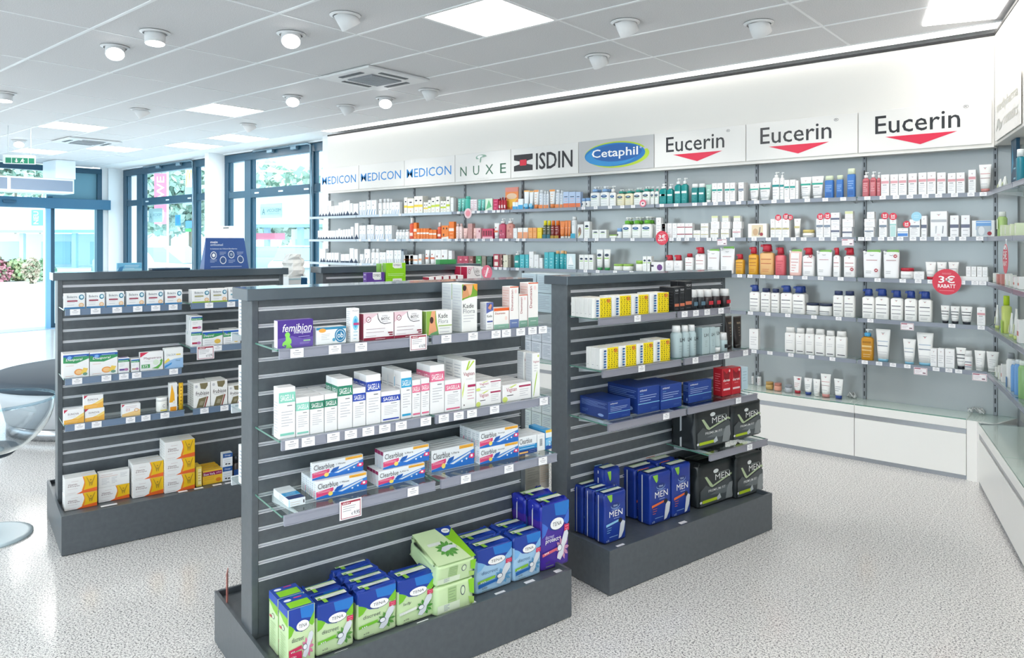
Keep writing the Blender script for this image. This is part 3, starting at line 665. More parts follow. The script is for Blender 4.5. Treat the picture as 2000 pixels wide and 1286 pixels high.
# cyclist outside
def person(p, rz):
    t = tag(empty('person', p, rz), 'elderly person in a white shirt leaning forward on a bicycle outside', 'person')
    J = {'pel': (0, 0, .92), 'sp': (.12, 0, 1.12), 'ch': (.28, 0, 1.33), 'nk': (.36, 0, 1.45), 'hd': (.42, 0, 1.58), 'ht': (.43, 0, 1.68),
         'sl': (.29, .17, 1.38), 'el': (.45, .22, 1.14), 'wl': (.66, .2, 1.08), 'hl': (.74, .2, 1.07), 'sr': (.29, -.17, 1.38), 'er': (.45, -.22, 1.14), 'wr': (.66, -.2, 1.08), 'hr': (.74, -.2, 1.07),
         'pl': (.03, .1, .86), 'kl': (.40, .12, .74), 'al': (.30, .1, .34), 'fl': (.42, .1, .30), 'pr': (.03, -.1, .86), 'kr': (.34, -.12, .55), 'ar': (.12, -.1, .18), 'fr': (.25, -.1, .14)}
    R = dict(pel=.15, sp=.15, ch=.17, nk=.06, hd=.095, ht=.07, sl=.07, el=.05, wl=.033, hl=.03, sr=.07, er=.05, wr=.033, hr=.03, pl=.11, kl=.07, al=.045, fl=.035, pr=.11, kr=.07, ar=.045, fr=.035)
    E_ = [('pel', 'sp'), ('sp', 'ch'), ('ch', 'nk'), ('nk', 'hd'), ('hd', 'ht'), ('ch', 'sl'), ('sl', 'el'), ('el', 'wl'), ('wl', 'hl'), ('ch', 'sr'), ('sr', 'er'), ('er', 'wr'), ('wr', 'hr'), ('pel', 'pl'), ('pl', 'kl'), ('kl', 'al'), ('al', 'fl'), ('pel', 'pr'), ('pr', 'kr'), ('kr', 'ar'), ('ar', 'fr')]
    ks = list(J); me = bpy.data.meshes.new('body'); me.from_pydata([J[k] for k in ks], [(ks.index(a), ks.index(b)) for a, b in E_], [])
    me.materials.append(mat('#f1f3f2', .7)); me.materials.append(mat('#d9b79f', .6)); me.materials.append(mat('#b7bfc6', .7))
    o = link('body', me, t); sk = o.modifiers.new('skin', 'SKIN')
    for i, k in enumerate(ks): me.skin_vertices[0].data[i].radius = (R[k], R[k])
    me.skin_vertices[0].data[0].use_root = True
    o.modifiers.new('sub', 'SUBSURF').levels = 2; o.modifiers['sub'].render_levels = 2
    me2 = bpy.data.meshes.new_from_object(o.evaluated_get(bpy.context.evaluated_depsgraph_get())); o.modifiers.clear(); o.data = me2
    while len(me2.materials) < 3: me2.materials.append(me.materials[len(me2.materials)])
    for pl in me2.polygons:
        c = pl.center
        pl.material_index = 1 if (c.z > 1.47 or c.x > .63 and c.z > 1) else 2 if c.z < .95 and not (c.x < .1 and c.z > .9) else 0
    mb = MB(); mb.loft([(.40, 0, 1.60, .10, .085, 2), (.40, 0, 1.66, .10, .085, 2), (.41, 0, 1.70, .06, .05, 2)], 14, mat('#c9ccce', .8)); mb.build('hair', t)
    return t
pp = at(300, 500, 17.5); person(Vector((pp.x, pp.y, 0.0)), math.atan2(-WY[0] * 0 - .78, -.63) )
b_ = tag(empty('bicycle', Vector((pp.x, pp.y, -.02)), math.atan2(-.78, -.63)), 'pale bicycle ridden by the person outside', 'bicycle')
bm_ = mat('#9fb6bf', .4)
for x in (-.28, .78):
    mb = MB(); mb.tube([(x + .34 * math.cos(a * PI / 12), 0, .35 + .34 * math.sin(a * PI / 12)) for a in range(25)], .018, bm_, 6); mb.build('wheel', b_)
mb = MB()
for a, b in (((-.28, 0, .35), (.12, 0, .36)), ((.12, 0, .36), (-.02, 0, .86)), ((.12, 0, .36), (.62, 0, .86)), ((-.02, 0, .7), (.6, 0, .82)), ((.78, 0, .35), (.6, 0, 1.0)), ((.6, -.24, 1.04), (.6, .24, 1.04))): mb.tube([a, b], .018, bm_, 6)
mb.build('frame', b_)
mb = MB(); mb.cbox(-.14, .1, -.08, .08, .84, .885, .02, mat('#5e6a70', .6)); mb.build('saddle', b_)

# ================================================================== gondolas
def gondola(u0, vf, label, L=1.255, right_detail=True):
    """u0: left end of the base, vf: front of the base; slatted wall front at vf+.305"""
    t = tag(empty('display_gondola', GF.w(u0, vf, 0), GF.a), label, 'display rack', 'dark grey slatted display racks')
    D = .73; W = .305; m = DARK
    mb = MB(); e = .012
    mb.box(0, L, 0, e, .004, .204, m); mb.box(0, L, D - e, D, .004, .204, m); mb.box(0, e, e, D - e, .004, .204, m); mb.box(L - e, L, e, D - e, .004, .204, m)
    mb.build('base_box', t)
    mb = MB(); mb.box(e, L - e, e, D - e, .17, .182, m); mb.build('tray_floor', t)
    mb = MB(); mb.box(.01, L - .01, .01, D - .01, 0.0, .004, mat('#1c1d1f', .7)); mb.build('plinth_joint', t)
    th = .12; ul, ur = .012, L - .012
    for a, b in ((ul, ul + .024), (ur - .024, ur)):
        mb = MB(); mb.cbox(a, b, W, W + th, .182, 1.392, .0015, mat('#8d99a3' if False else '#5b646b', .35) if False else m); mb.build('side_post', t)
    mb = MB(); mb.cbox(-.012, L + .012, W - .028, W + th + .028, 1.392, 1.434, .002, mat('#4b565f', .10, 0, .9)); mb.build('top_cap', t)
    bl, br = ul + .0245, ur - .0245
    zs = [1.359 - .0606 * k for k in range(17)]; g = .0065
    edges = [1.3915] + zs + [.1825]
    for k in range(len(edges) - 1):
        z1 = edges[k] - (g if k else 0); z0 = edges[k + 1] + (g if k + 1 < len(edges) - 1 else 0)
        mb = MB(); mb.box(bl, br, W + .004, W + .02, z0, z1, m); mb.build('panel_board', t)
    mb = MB(); mb.box(0, br - bl, .010, .014, -g, g, ALU)
    mb.box(0, br - bl, -.001, .0099, g - .0022, g, ALU); mb.box(0, br - bl, -.001, .0099, -g, -g + .0022, ALU); rme = mb.mesh('groove_rail')
    for z in zs: link('groove_rail', rme, t, (bl, W + .004, z))
    mb = MB(); mb.box(bl, br, W + .03, W + th - .002, .182, 1.391, m); mb.build('back_panel', t)
    return t
G2 = gondola(.825, 2.36, 'dark slatted rack nearest the camera with green pad packs in its tray')
G3 = gondola(2.335, 2.39, 'dark slatted rack at right with blue and black packs in its tray')
G1 = gondola(.435, 4.40, 'dark slatted rack at left with orange and yellow cartons in its tray')
G4 = gondola(1.93, 4.40, 'dark slatted rack mostly hidden behind the nearest rack')
WALLV = {1: 4.705, 2: 2.665, 3: 2.695, 4: 4.705}
TAGM = mat('#f7f6f9', .4)
def tag_mesh(wd=.045, h=.030):
    mb = MB(); mb.box(-wd / 2, wd / 2, -.0012, 0, -h, 0, TAGM)
    prints(mb, [('r', .36, .76, .64, .84, '#8b8b93'), ('r', .18, .5, .82, .57, '#a5a5ad'), ('r', .26, .3, .74, .36, '#b2b2ba')], lambda a, b, e: (-wd / 2 + wd * a, -.0012 - e, -h + h * b)); return mb.mesh('price_tag')
TAG = tag_mesh(); TAGW = tag_mesh(.042, .026)
def offer_card(parent, x, y, z, s=1.0, price='9,95', lab='red framed offer card'):
    W_, H_ = .072 * s, .058 * s; mb = MB(); mb.box(-W_ / 2, W_ / 2, -.002, 0, -H_ * .8, H_ * .2, mat('#f6f3f6', .35)); a = '#a33a4c'
    prints(mb, [('r', .05, .05, .95, .95, a), ('r', .08, .085, .92, .85, '#f7f5f8'), ('r', .10, .78, .50, .95, a), ('t', 'aktiv', .14, .81, .46, .93, '#ffffff'), ('l', .14, .45, .72, .68, 3, '#8d8d95'), ('t', '€', .52, .18, .60, .32, '#444450'), ('t', price, .64, .15, .90, .38, '#30303a', .01)],
           lambda p, q, e: (-W_ / 2 + W_ * p, -.002 - e, -H_ * .8 + H_ * q))
    o = mb.build('offer_card', parent, (x, y, z)); o['label'] = lab; return o
GRAIL = {'glass shelves on the left dark rack': mat('#7487a0', .22), 'glass shelves on the right dark rack': mat('#91919c', .22)}
def shelf(u0, u1, vfront, vwall, z, label, tags=(), group='glass shelves on the dark racks', railh=.032, cards=(), F_=GF, name='glass_shelf', rail=RAIL, tme=None):
    t = tag(empty(name, F_.w(u0, vfront, z), F_.a), label, 'shelf', group); d = vwall - vfront; L = u1 - u0; rail = GRAIL.get(group, rail)
    mb = MB(); mb.box(0, L, .002, d - .002, -.006, 0, GLASS); mb.build('glass_plate', t)
    mb = MB(); mb.box(0, L, .0005, .002, -.006, 0, GEDGE); mb.box(-.0012, 0, 0, d - .002, -.006, 0, GEDGE); mb.box(L, L + .0012, 0, d - .002, -.006, 0, GEDGE); mb.build('glass_edge', t)
    mb = MB(); mb.box(.004, L - .004, -.010, .0, -railh, .0012, rail); mb.box(.004, L - .004, -.013, -.010, -railh, -railh + .003, rail); mb.box(.004, L - .004, -.013, -.010, -.003, .0012, rail); mb.build('price_rail', t)
    for x in (.06, L - .06):
        mb = MB(); mb.prism([(0, -.0065), (d - .003, -.0065), (d - .003, -.04), (d * .7, -.03), (0.02, -.014)], x - .002, x + .002, mat('#c9cfd3', .4)); mb.v = [(y, x_, z_) for x_, y, z_ in mb.v]; mb.build('bracket', t)
    for x in tags: link('price_tag', tme or TAG, t, (x, -.0135, .0))
    for c in cards: offer_card(t, c[0], -.015, c[1] if len(c) > 1 else .0, *(c[2:] if len(c) > 2 else ()))
    return t
def gu(px, V): return GF.onv(px, 500, V)[0]
def tagpos(pxs, V, u0): return [gu(p, V) - u0 for p in pxs]

# --- product designs -------------------------------------------------------
K = '#2b2b30'; GY = '#9a9aa2'; LG = '#c3c3c9'
def d_lines(col=LG, a=.12, c=.85, lo=.18, hi=.5, n=6): return ('l', a, lo, c, hi, n, col)
def sagella(c, wide=False, top=.86, low=None, bot=None):
    L = [('r', .0, top - .2, 1, top, c), ('t', 'SAGELLA', .10, top - .165, .92, top - .045, '#ffffff', .02), ('r', .5, top - .27, .8, top - .255, '#55555c'), d_lines(LG, .15, .85, .25, .52, 6)]
    if low: L.append(('r', .08, .06, .92, .105, low))
    return L
def vagisan(): return [('p', [(.30, .80), (.40, .80), (.62, .985), (.50, .985)], '#a8c83a'), ('p', [(.36, .8), (.44, .8), (.92, .97), (.80, .985)], '#c3d95c'), ('t', 'Vagisan', .12, .66, .90, .76, '#a62a50'), ('l', .3, .6, .8, .62, 2, GY), ('r', .42, .44, .98, .49, '#b0285a'), d_lines('#d6a5b4', .4, .9, .2, .38, 4), ('p', [(.02, .35), (.16, .52), (.2, .56), (.14, .40), (.04, .22)], '#cfe06a'), ('e', .16, .08, .03, .02, K)]
def vagwide(): return [('p', [(.2, .82), (.3, .8), (.5, .95), (.42, .96)], '#cfdf72'), ('t', 'Vagisan', .12, .50, .48, .82, '#b02c55'), ('r', .56, .76, .98, .86, '#a82a55'), ('r', .14, .34, .36, .38, K), ('l', .58, .25, .9, .62, 4, LG), ('e', .07, .15, .09, .16, '#d6e47a')]
def clear(sub='1 Minute', c2='#2d6fc4', extra=()): return [('p', [(0, 0), (1, 0), (1, .42), (.6, .28), (.3, .22), (0, .10)], '#2470c8'), ('p', [(.30, .23), (1, .72), (1, .40), (.6, .2)], '#3f86d6'), ('p', [(0, .12), (.28, .2), (.33, .36), (.33, .52), (0, .42)], '#e04a7c'), ('l', .02, .34, .28, .40, 2, '#ffffff'),
    ('t', 'Clearblue', .03, .56, .42, .86, '#3a3c44', .005), ('t', sub, .46, .66, .64, .76, '#3a3c44'), ('p', [(.34, .3), (.40, .5), (.52, .56), (.50, .40), (.40, .24)], '#1d5fb4'), ('p', [(.42, .22), (.9, .62), (.92, .56), (.5, .18)], '#dfe8f2'), ('e', .27, .2, .045, .12, '#f6dd70'), ('r', .64, .84, .98, .99, '#f2b43c'), ('l', .68, .9, .94, .94, 1, '#a8541a'), ('p', [(.86, .34), (.96, .28), (1, .34), (1, .52), (.9, .52)], '#e13f78'), ('r', .91, .36, .96, .48, '#ffffff'), ('e', .70, .25, .02, .05, '#e9f2fb'), ('e', .81, .32, .02, .05, '#e9f2fb')]
clr_side = [('r', .1, .1, .9, .5, '#d5dde4'), ('l', .2, .2, .8, .8, 6, '#b3bcc6')]
def clear2(): return [('r', 0, 0, 1, .52, '#2a93d2'), ('r', 0, 0, 1, .26, '#1d3f86'), ('t', 'Clearblue', .04, .60, .72, .90, '#30323a', .005), ('l', .04, .34, .9, .48, 2, '#e6f4fb'), ('r', .02, .06, .5, .16, '#e8b56a'), ('l', .55, .08, .95, .18, 2, '#9fb6d8')]
def biotic(): return [('p', [(0, .0), (1, 0), (1, .10), (0, .10)], '#8c1f3a'), ('p', [(0, .62), (.5, 1), (0, 1)], '#e8c9d2'), ('e', .16, .78, .085, .11, '#8c3a4c'), ('e', .16, .78, .065, .085, '#f3e9ec'), ('p', [(.12, .78), (.15, .73), (.21, .83), (.2, .84), (.15, .76), (.13, .79)], '#8c3a4c'), ('p', [(.44, .98), (.46, .98), (.49, .80), (.56, .66), (.68, .60), (.9, .62), (.9, .60), (.68, .575), (.55, .64), (.47, .78)], '#4b4650'), ('t', 'OMNi', .60, .86, .78, .91, '#9b98a0'), ('t', 'BiOTiC', .58, .73, .86, .83, '#35323a', .01), ('l', .6, .68, .8, .7, 1, GY), ('l', .08, .3, .7, .42, 2, '#b7a3aa'), ('l', .06, .16, .4, .17, 1, '#b7a3aa'), ('r', .8, .22, .96, .27, '#8c1f3a'), ('r', .84, .14, .96, .19, '#8c1f3a'), ('l', .38, .04, .7, .05, 1, '#ffffff')]
def kade(tall): 
    if tall: return [('p', [(0, .66), (0, 1), (1, 1), (1, .74), (.5, .72), (.2, .69)], '#7aa83a'), ('p', [(0, .7), (.1, 1), (.72, 1), (.62, .85), (.4, .74)], '#d99a6c'), ('p', [(.28, .98), (.7, .98), (.62, .8), (.5, .74), (.42, .84)], '#e9b38c'), ('e', .16, .92, .12, .06, '#3b2a2e'), ('p', [(.72, 1), (1, 1), (1, .84), (.8, .9)], '#f0a23a'), ('t', 'Kade', .06, .50, .76, .59, '#46464c'), ('t', 'Flora', .06, .39, .84, .48, '#9a9ca2'), ('l', .08, .22, .8, .34, 3, LG)]
    return [('p', [(0, 0), (0, 1), (.36, 1), (.40, .5), (.48, 0)], '#8fb24a'), ('p', [(.08, 0), (.12, .5), (.2, 1), (.34, 1), (.34, .5), (.42, .06)], '#e8a57c'), ('e', .2, .62, .07, .14, '#4a2b2c'), ('p', [(.1, 0), (.46, 0), (.44, .16), (.2, .08)], '#6aa06c'), ('t', 'Kade', .46, .68, .82, .88, '#46464c'), ('t', 'Flora', .46, .46, .84, .64, '#9a9ca2'), ('r', .46, .34, .98, .38, '#a3c05a'), ('l', .5, .1, .9, .25, 2, LG)]
def deum(c, vert=True, top='#e2603a'):
    if vert: return [('r', 0, 0, 1, .20, c), ('r', 0, .975, 1, 1, top), ('tv', 'Deumavan', .12, .42, .36, .92, '#a3333f', .01), ('l', .2, .12, .8, .14, 1, '#dfe8e4'), ('e', .66, .88, .12, .05, '#f4d8d8')]
    return [('r', 0, 0, 1, .22, c), ('r', 0, .86, 1, 1, '#e8642c'), ('t', 'Deumavan', .08, .70, .74, .80, '#b04a3c'), ('e', .8, .5, .08, .1, '#f6dcd4'), ('l', .3, .1, .7, .12, 1, '#dfe8e4')]
def femib(): return [('r', .0, 0, 1, 1, '#4b2f8f'), ('p', [(0, 0), (1, 0), (1, .36), (.7, .30), (.4, .42), (0, .34)], '#6a55a8'), ('t', 'femibion', .13, .58, .96, .86, '#ffffff', .012, .25), ('t', 'menopause', .45, .46, .93, .58, '#f1ecff', .01, .15), ('e', .27, .47, .07, .1, '#8fdc62'), ('p', [(.22, .40), (.32, .40), (.38, .28), (.38, .16), (.34, .14), (.40, 0), (.22, 0), (.24, .1), (.16, .12), (.2, .04), (.12, .1), (.14, .2), (.22, .28)], '#8fdc62'), ('l', .58, .38, .9, .4, 1, '#c9bff0'), ('r', .72, .2, .92, .25, '#9bc59a'), ('l', .62, .12, .9, .16, 2, '#c9bff0')]
def obx(): return [('r', 0, .86, 1, 1, '#2f86ae'), ('e', .2, .82, .12, .12, '#f4a94a'), ('e', .80, .48, .19, .42, '#2a7fae'), ('e', .80, .48, .15, .33, '#ffffff'), ('e', .80, .48, .135, .30, '#2a7fae'), ('t', 'ob', .70, .34, .90, .66, '#ffffff', .02), ('l', .16, .3, .45, .6, 4, LG), ('e', .58, .25, .05, .1, '#5aa3c6')]
def dexpan(): return [('t', 'Dexpan', .2, .9, .9, .95, '#8a6f76'), ('e', .55, .56, .36, .22, '#8fd0e8'), ('e', .55, .56, .2, .14, '#3fa6d4'), ('r', .30, .5, .95, .57, '#c2417c'), ('l', .3, .1, .8, .3, 3, '#9cc9dd')]
def biol(c='#a03350', g='#3f86bd'): return [('t', 'Biolectra', .14, .70, .62, .86, '#3a4a5c', .008), ('l', .14, .6, .6, .62, 1, GY), ('r', .14, .46, .64, .55, c), ('e', .83, .74, .13, .17, '#2f7f9f'), ('e', .84, .75, .08, .10, '#d8eef4'), ('e', .82, .22, .13, .15, '#eebf92'), ('e', .82, .22, .08, .09, '#f6dcc0'), ('l', .14, .25, .5, .4, 2, LG), ('r', 0, 0, 1, .10, g)]
def dias(): return [('p', [(0, .86), (1, .84), (1, .95), (0, .95)], '#2a5fb4'), ('p', [(0, .62), (.5, .58), (1, .76), (1, .85), (0, .86)], '#3f9a62'), ('e', .24, .84, .13, .10, '#2c62b8'), ('e', .24, .84, .08, .06, '#7fb6ea'), ('t', 'Diasporal', .10, .67, .74, .80, '#ffffff', .012, .2), ('l', .42, .88, .9, .9, 1, '#dbe8fa'), ('l', .1, .5, .4, .52, 1, '#e0a890'), ('e', .60, .22, .18, .13, '#f0a055'), ('e', .60, .22, .13, .09, '#f6c68c'), ('p', [(.66, .14), (.86, .12), (.95, .34), (.78, .38)], '#f2cf62'), ('e', .84, .12, .09, .06, '#6f9a86'), ('l', .08, .08, .4, .09, 1, '#c98a6a')]
def diasw(): return [('p', [(0, .80), (1, .80), (1, .93), (0, .93)], '#2a5fb4'), ('p', [(0, .5), (.5, .52), (1, .68), (1, .8), (0, .82)], '#3f9a62'), ('e', .18, .82, .08, .11, '#2c62b8'), ('t', 'Diasporal', .06, .56, .56, .76, '#ffffff', .012, .2), ('l', .1, .1, .6, .36, 3, LG), ('e', .74, .26, .16, .16, '#e9c25a')]
def dsmall(c='#7f3f94'): return [('r', 0, .72, 1, .86, '#3f9a62'), ('r', 0, .86, 1, .94, '#2a5fb4'), ('t', 'Diasporal', .08, .74, .84, .84, '#ffffff'), ('l', .1, .45, .6, .6, 3, LG), ('r', .1, .16, .6, .28, c), ('e', .72, .22, .18, .09, '#c27fae')]
def magn(): return [('p', [(0, 1), (.36, 1), (0, .74)], '#cf3555'), ('t', 'Magnetrans', .16, .58, .92, .74, '#7a3550'), ('r', .06, .14, .42, .34, '#4aa05c'), ('t', '375', .10, .17, .34, .31, '#ffffff', .01), ('p', [(.5, .1), (.78, .06), (.94, .28), (.97, .46), (.99, .46), (.93, .6), (.84, .46), (.89, .46), (.84, .3), (.7, .18)], '#6cb558'), ('e', .68, .42, .13, .15, '#dfeeda'), ('l', .18, .5, .6, .52, 1, LG)]
def calc(): return [('t', 'CALCIUM', .12, .62, .58, .72, '#6f7f92'), ('r', .62, .63, .86, .71, '#e9d27a'), ('p', [(0, 0), (1, 0), (1, .5), (.5, .46), (0, .3)], '#9fc4ea'), ('p', [(0, .24), (.3, .4), (.2, .52), (0, .36)], '#f0d66a'), ('p', [(0, .14), (.4, .3), (.36, .2), (0, .02)], '#3f8fd2'), ('t', 'Hexal', .6, .34, .84, .42, '#4b6f9a')]
def eunova(): return [('p', [(0, 1), (.2, 1), (0, .76)], '#c42c4c'), ('t', 'EUNOVA', .2, .60, .74, .74, '#6d5560', .005), ('l', .2, .46, .6, .52, 2, LG), ('p', [(0, 0), (1, 0), (1, .62), (.7, .46), (.4, .32), (0, .28)], '#f2b64e'), ('p', [(.5, .35), (1, .72), (1, .5), (.7, .3)], '#f6d67e'), ('l', .1, .12, .7, .2, 2, '#f9e2b4')]
def vitd(): return [('p', [(0, 1), (.16, 1), (0, .78)], '#c42c4c'), ('l', .2, .7, .8, .82, 2, '#b98a94'), ('t', 'D3', .22, .45, .42, .62, '#c96a6a'), ('p', [(0, 0), (1, 0), (1, .5), (0, .22)], '#f5cf8e'), ('e', .78, .46, .12, .14, '#d98a52'), ('e', .78, .46, .09, .10, '#f8ead2')]
def frub(): return [('p', [(.36, .98), (.84, .98), (.84, .86), (.70, .72), (.42, .76)], '#7c7355'), ('t', 'frubiase', .12, .50, .92, .66, '#3a2a30', .012, .1), ('l', .2, .46, .8, .48, 1, GY), ('p', [(.16, .0), (.58, 0), (.78, .42), (.32, .36)], '#7c7355'), ('p', [(.62, 0), (.70, 0), (.88, .42), (.80, .42)], '#8f4434'), ('p', [(.32, .1), (.52, .08), (.62, .24), (.42, .26)], '#a29a82'), ('e', .16, .86, .08, .06, '#c9c9cd')]
def vitb(): return [('p', [(.52, .16), (1, .22), (1, 1), (.58, 1), (.60, .6)], '#f2c21e'), ('p', [(.36, 0), (1, 0), (1, .24), (.56, .16), (.50, .10)], '#ef6a2c'), ('p', [(.53, .14), (.58, .16), (.63, .45), (.62, .72), (.57, 1), (.545, 1), (.60, .7), (.60, .45)], '#ef7a3c'), ('t', 'Vitamin', .10, .56, .38, .66, '#7a4a52'), ('t', 'B-Komplex', .10, .44, .46, .54, '#7a4a52'), ('l', .2, .78, .42, .8, 1, '#c09a9a'), ('l', .1, .34, .4, .36, 1, '#c9a9a9'), ('l', .08, .1, .34, .11, 1, '#c9a9a9'),
    ('p', [(.66, .92), (.68, .93), (.76, .62), (.80, .60), (.84, .62), (.92, .93), (.94, .92), (.87, .58), (.84, .36), (.82, .36), (.81, .5), (.79, .5), (.78, .36), (.76, .36), (.74, .58)], '#b8912a'), ('e', .80, .72, .03, .05, '#b8912a')]
def vitback(): return [('l', .1, .84, .45, .86, 1, '#b05050'), ('r', .06, .70, .62, .72, '#d99a8c'), ('l', .1, .2, .36, .6, 6, LG), ('l', .42, .2, .6, .6, 6, LG), ('l', .7, .55, .94, .8, 4, LG)]
def eisen(): return [('r', 0, 0, 1, 1, '#f5c43a'), ('r', .02, .62, .98, .90, '#9a1f5c'), ('t', 'Eisen Verla', .06, .66, .62, .82, '#ffffff', .01), ('t', 'plus', .7, .68, .94, .84, '#f9d0e0', .01), ('l', .1, .35, .6, .48, 2, '#d98a2a'), ('e', .8, .25, .14, .14, '#e8842a')]
def orth(): return [('t', 'orthomol', .08, .84, .40, .92, '#ffffff', .01), ('l', .08, .74, .24, .76, 1, '#7fc8ec'), ('l', .08, .48, .86, .66, 3, '#b9cdf0'), ('r', .0, .36, 1, .385, '#8fd0f0'), ('l', .6, .12, .9, .16, 2, '#5f86cc')]
orths = [('l', .06, .6, .94, .86, 5, '#7d9ad4'), ('l', .08, .2, .3, .34, 3, '#6f8fce'), ('e', .74, .18, .1, .08, '#8fa9dc')]
def wepa(): 
    L = [('r', .40, 0, 1, 1, '#f8df1e'), ('e', .86, .84, .12, .11, '#f0a43a'), ('e', .86, .84, .07, .07, '#e8873a')]
    for a in range(4):
        for b in range(9): L.append(('r', .46 + a * .135 + .02 * (b % 2), .07 + b * .1, .51 + a * .135 + .02 * (b % 2), .12 + b * .1, '#a08f14' if (a * 2 + b) % 3 else '#4f5220'))
    for b in range(7): L.append(('r', .16, .08 + b * .125, .29, .16 + b * .125, '#3f7fb8' if b % 2 else '#2a4f86'))
    L.append(('l', .38, .86, .44, .9, 2, GY)); return L
def vichy(): return [('t', 'VICHY', .15, .82, .85, .90, '#d9d9dc', .01), ('l', .2, .74, .8, .76, 1, '#8d8d92'), ('r', .05, .18, .95, .30, '#d0785a'), ('l', .2, .08, .8, .12, 1, '#77777c')]
def lh(): return [('t', 'LH', .28, .66, .82, .78, '#26282c', .02), ('l', .4, .3, .7, .5, 4, '#8fa0a4')]
def durex(): return [('p', [(.1, .96), (.5, .8), (.9, .96), (.8, .62), (.5, .5), (.2, .62)], '#8c1420'), ('t', 'durex', .12, .52, .88, .62, '#ffffff', .02), ('l', .3, .44, .7, .46, 1, '#f3b7bd'), ('r', .12, .2, .88, .27, '#f6d9dc'), ('e', .82, .9, .08, .05, '#f3c9c9')]
def petals(cx, cy, rx, ry, col, n=9, a0=0):
    L = []
    for k in range(n):
        t = a0 + 2 * PI * k / n; c, s_ = math.cos(t), math.sin(t)
        L.append(('p', [(cx + rx * .25 * c - rx * .10 * s_, cy + ry * .25 * s_ + ry * .10 * c), (cx + rx * .7 * c - rx * .16 * s_, cy + ry * .7 * s_ + ry * .16 * c), (cx + rx * c, cy + ry * s_), (cx + rx * .7 * c + rx * .16 * s_, cy + ry * .7 * s_ - ry * .16 * c), (cx + rx * .25 * c + rx * .10 * s_, cy + ry * .25 * s_ - ry * .10 * c)], col))
    return L
def padshape(col='#dfe3ea', x=.66, y=.12):
    return [('p', [(x - .13, y + .02), (x - .02, y - .02), (x + .09, y + .06), (x + .12, y + .16), (x + .22, y + .26), (x + .27, y + .36), (x + .22, y + .42), (x + .12, y + .40), (x + .05, y + .30), (x + .0, y + .18), (x - .1, y + .08)], col), ('e', x - .04, y + .17, .085, .055, '#4a5270'), ('e', x - .04, y + .17, .07, .045, '#f4f6fa')]
def tena(word, lobe='#7ac22a', fl='#5f9a4a', band='#7cc83a', txt='#5a6660', band2=None, plus=False):
    L = [('p', [(.03, .995), (.03, .74), (.14, .70), (.30, .60), (.52, .56), (.70, .62), (.86, .76), (.97, .86), (.97, .995)], '#1d3f9f'), ('p', [(.45, .99), (.50, .80), (.86, .77), (.97, .87), (.97, .99)], '#2478cc'),
         ('p', [(.03, .74), (.14, .70), (.24, .645), (.14, .54), (.03, .50)], lobe), ('p', [(.76, .68), (.97, .86), (.97, .66), (.9, .62)], lobe),
         ('e', .55, .665, .245, .095, '#1f2f5c'), ('e', .55, .67, .235, .09, '#ffffff'), ('t', 'TENA', .40, .64, .70, .70, '#4a4a52', .012, .15),
         ('r', .80, .52, .97, .62, '#d8335c'), ('l', .83, .55, .94, .59, 2, '#f9cfd8')]
    if plus: L += [('t', 'discreet', .14, .47, .44, .53, '#d9d2ff', 0, .1), ('t', 'protect+', .14, .39, .68, .47, '#ffffff', .02, .1)]
    else: L += [('t', word, .14, .42, .14 + .055 * len(word), .50, txt, 0, .12)]
    L += petals(.72, .27, .24, .19, fl, 10) + [('p', [(.03, .24), (.5, .28), (.5, .34), (.03, .30)] if not plus else [(.03, .22), (.6, .27), (.6, .31), (.03, .265)], band)]
    if band2: L += [('p', [(.05, .14), (.55, .19), (.58, .25), (.05, .22)], band2)]
    L += [('e', .12 + .05 * k, .26 + .004 * k, .014, .014, '#ffffff') for k in range(3)] + padshape() + [('t', 'x10', .14, .10, .28, .14, '#4a5550', .01), ('l', .14, .06, .4, .07, 1, '#7d8a80')]
    return L
def tena_top(c='#eef3ea'): return [('r', .12, .34, .90, .66, c), ('r', .12, .60, .90, .66, '#8cc63f'), ('r', .14, .36, .22, .5, '#6aa83a'), ('l', .3, .42, .85, .52, 2, '#a9b3a6'), ('r', .22, .0, .32, .34, '#8cc63f')]
def tmen(c='#e8703a'): return [('p', [(.10, .98), (.34, .98), (.34, .86), (.28, .82), (.22, .86)], '#8cc63f'), ('e', .48, .735, .20, .06, '#8fb0e0'), ('e', .48, .745, .19, .055, '#17327c'), ('t', 'TENA', .38, .72, .58, .755, '#c9dcf6', .01), ('l', .3, .66, .7, .665, 1, '#8fa9dc'), ('t', 'MEN', .20, .52, .80, .64, '#ffffff', .03), ('l', .4, .48, .65, .49, 1, '#9fb3e0'), ('p', [(.06, .34), (.66, .40), (.66, .44), (.06, .39)], c), ('l', .1, .22, .3, .31, 3, c if c[1] == 'e' else '#8fc8ea'), ('e', .70, .41, .09, .045, '#20222a')] + [('p', [(.62, .04), (.74, .06), (.86, .18), (.92, .36), (.80, .40), (.70, .34), (.66, .2)], '#d9dde4'), ('l', .2, .12, .58, .13, 1, '#8fb3e0'), ('t', 'x10', .06, .04, .18, .08, '#cfe0fa')]
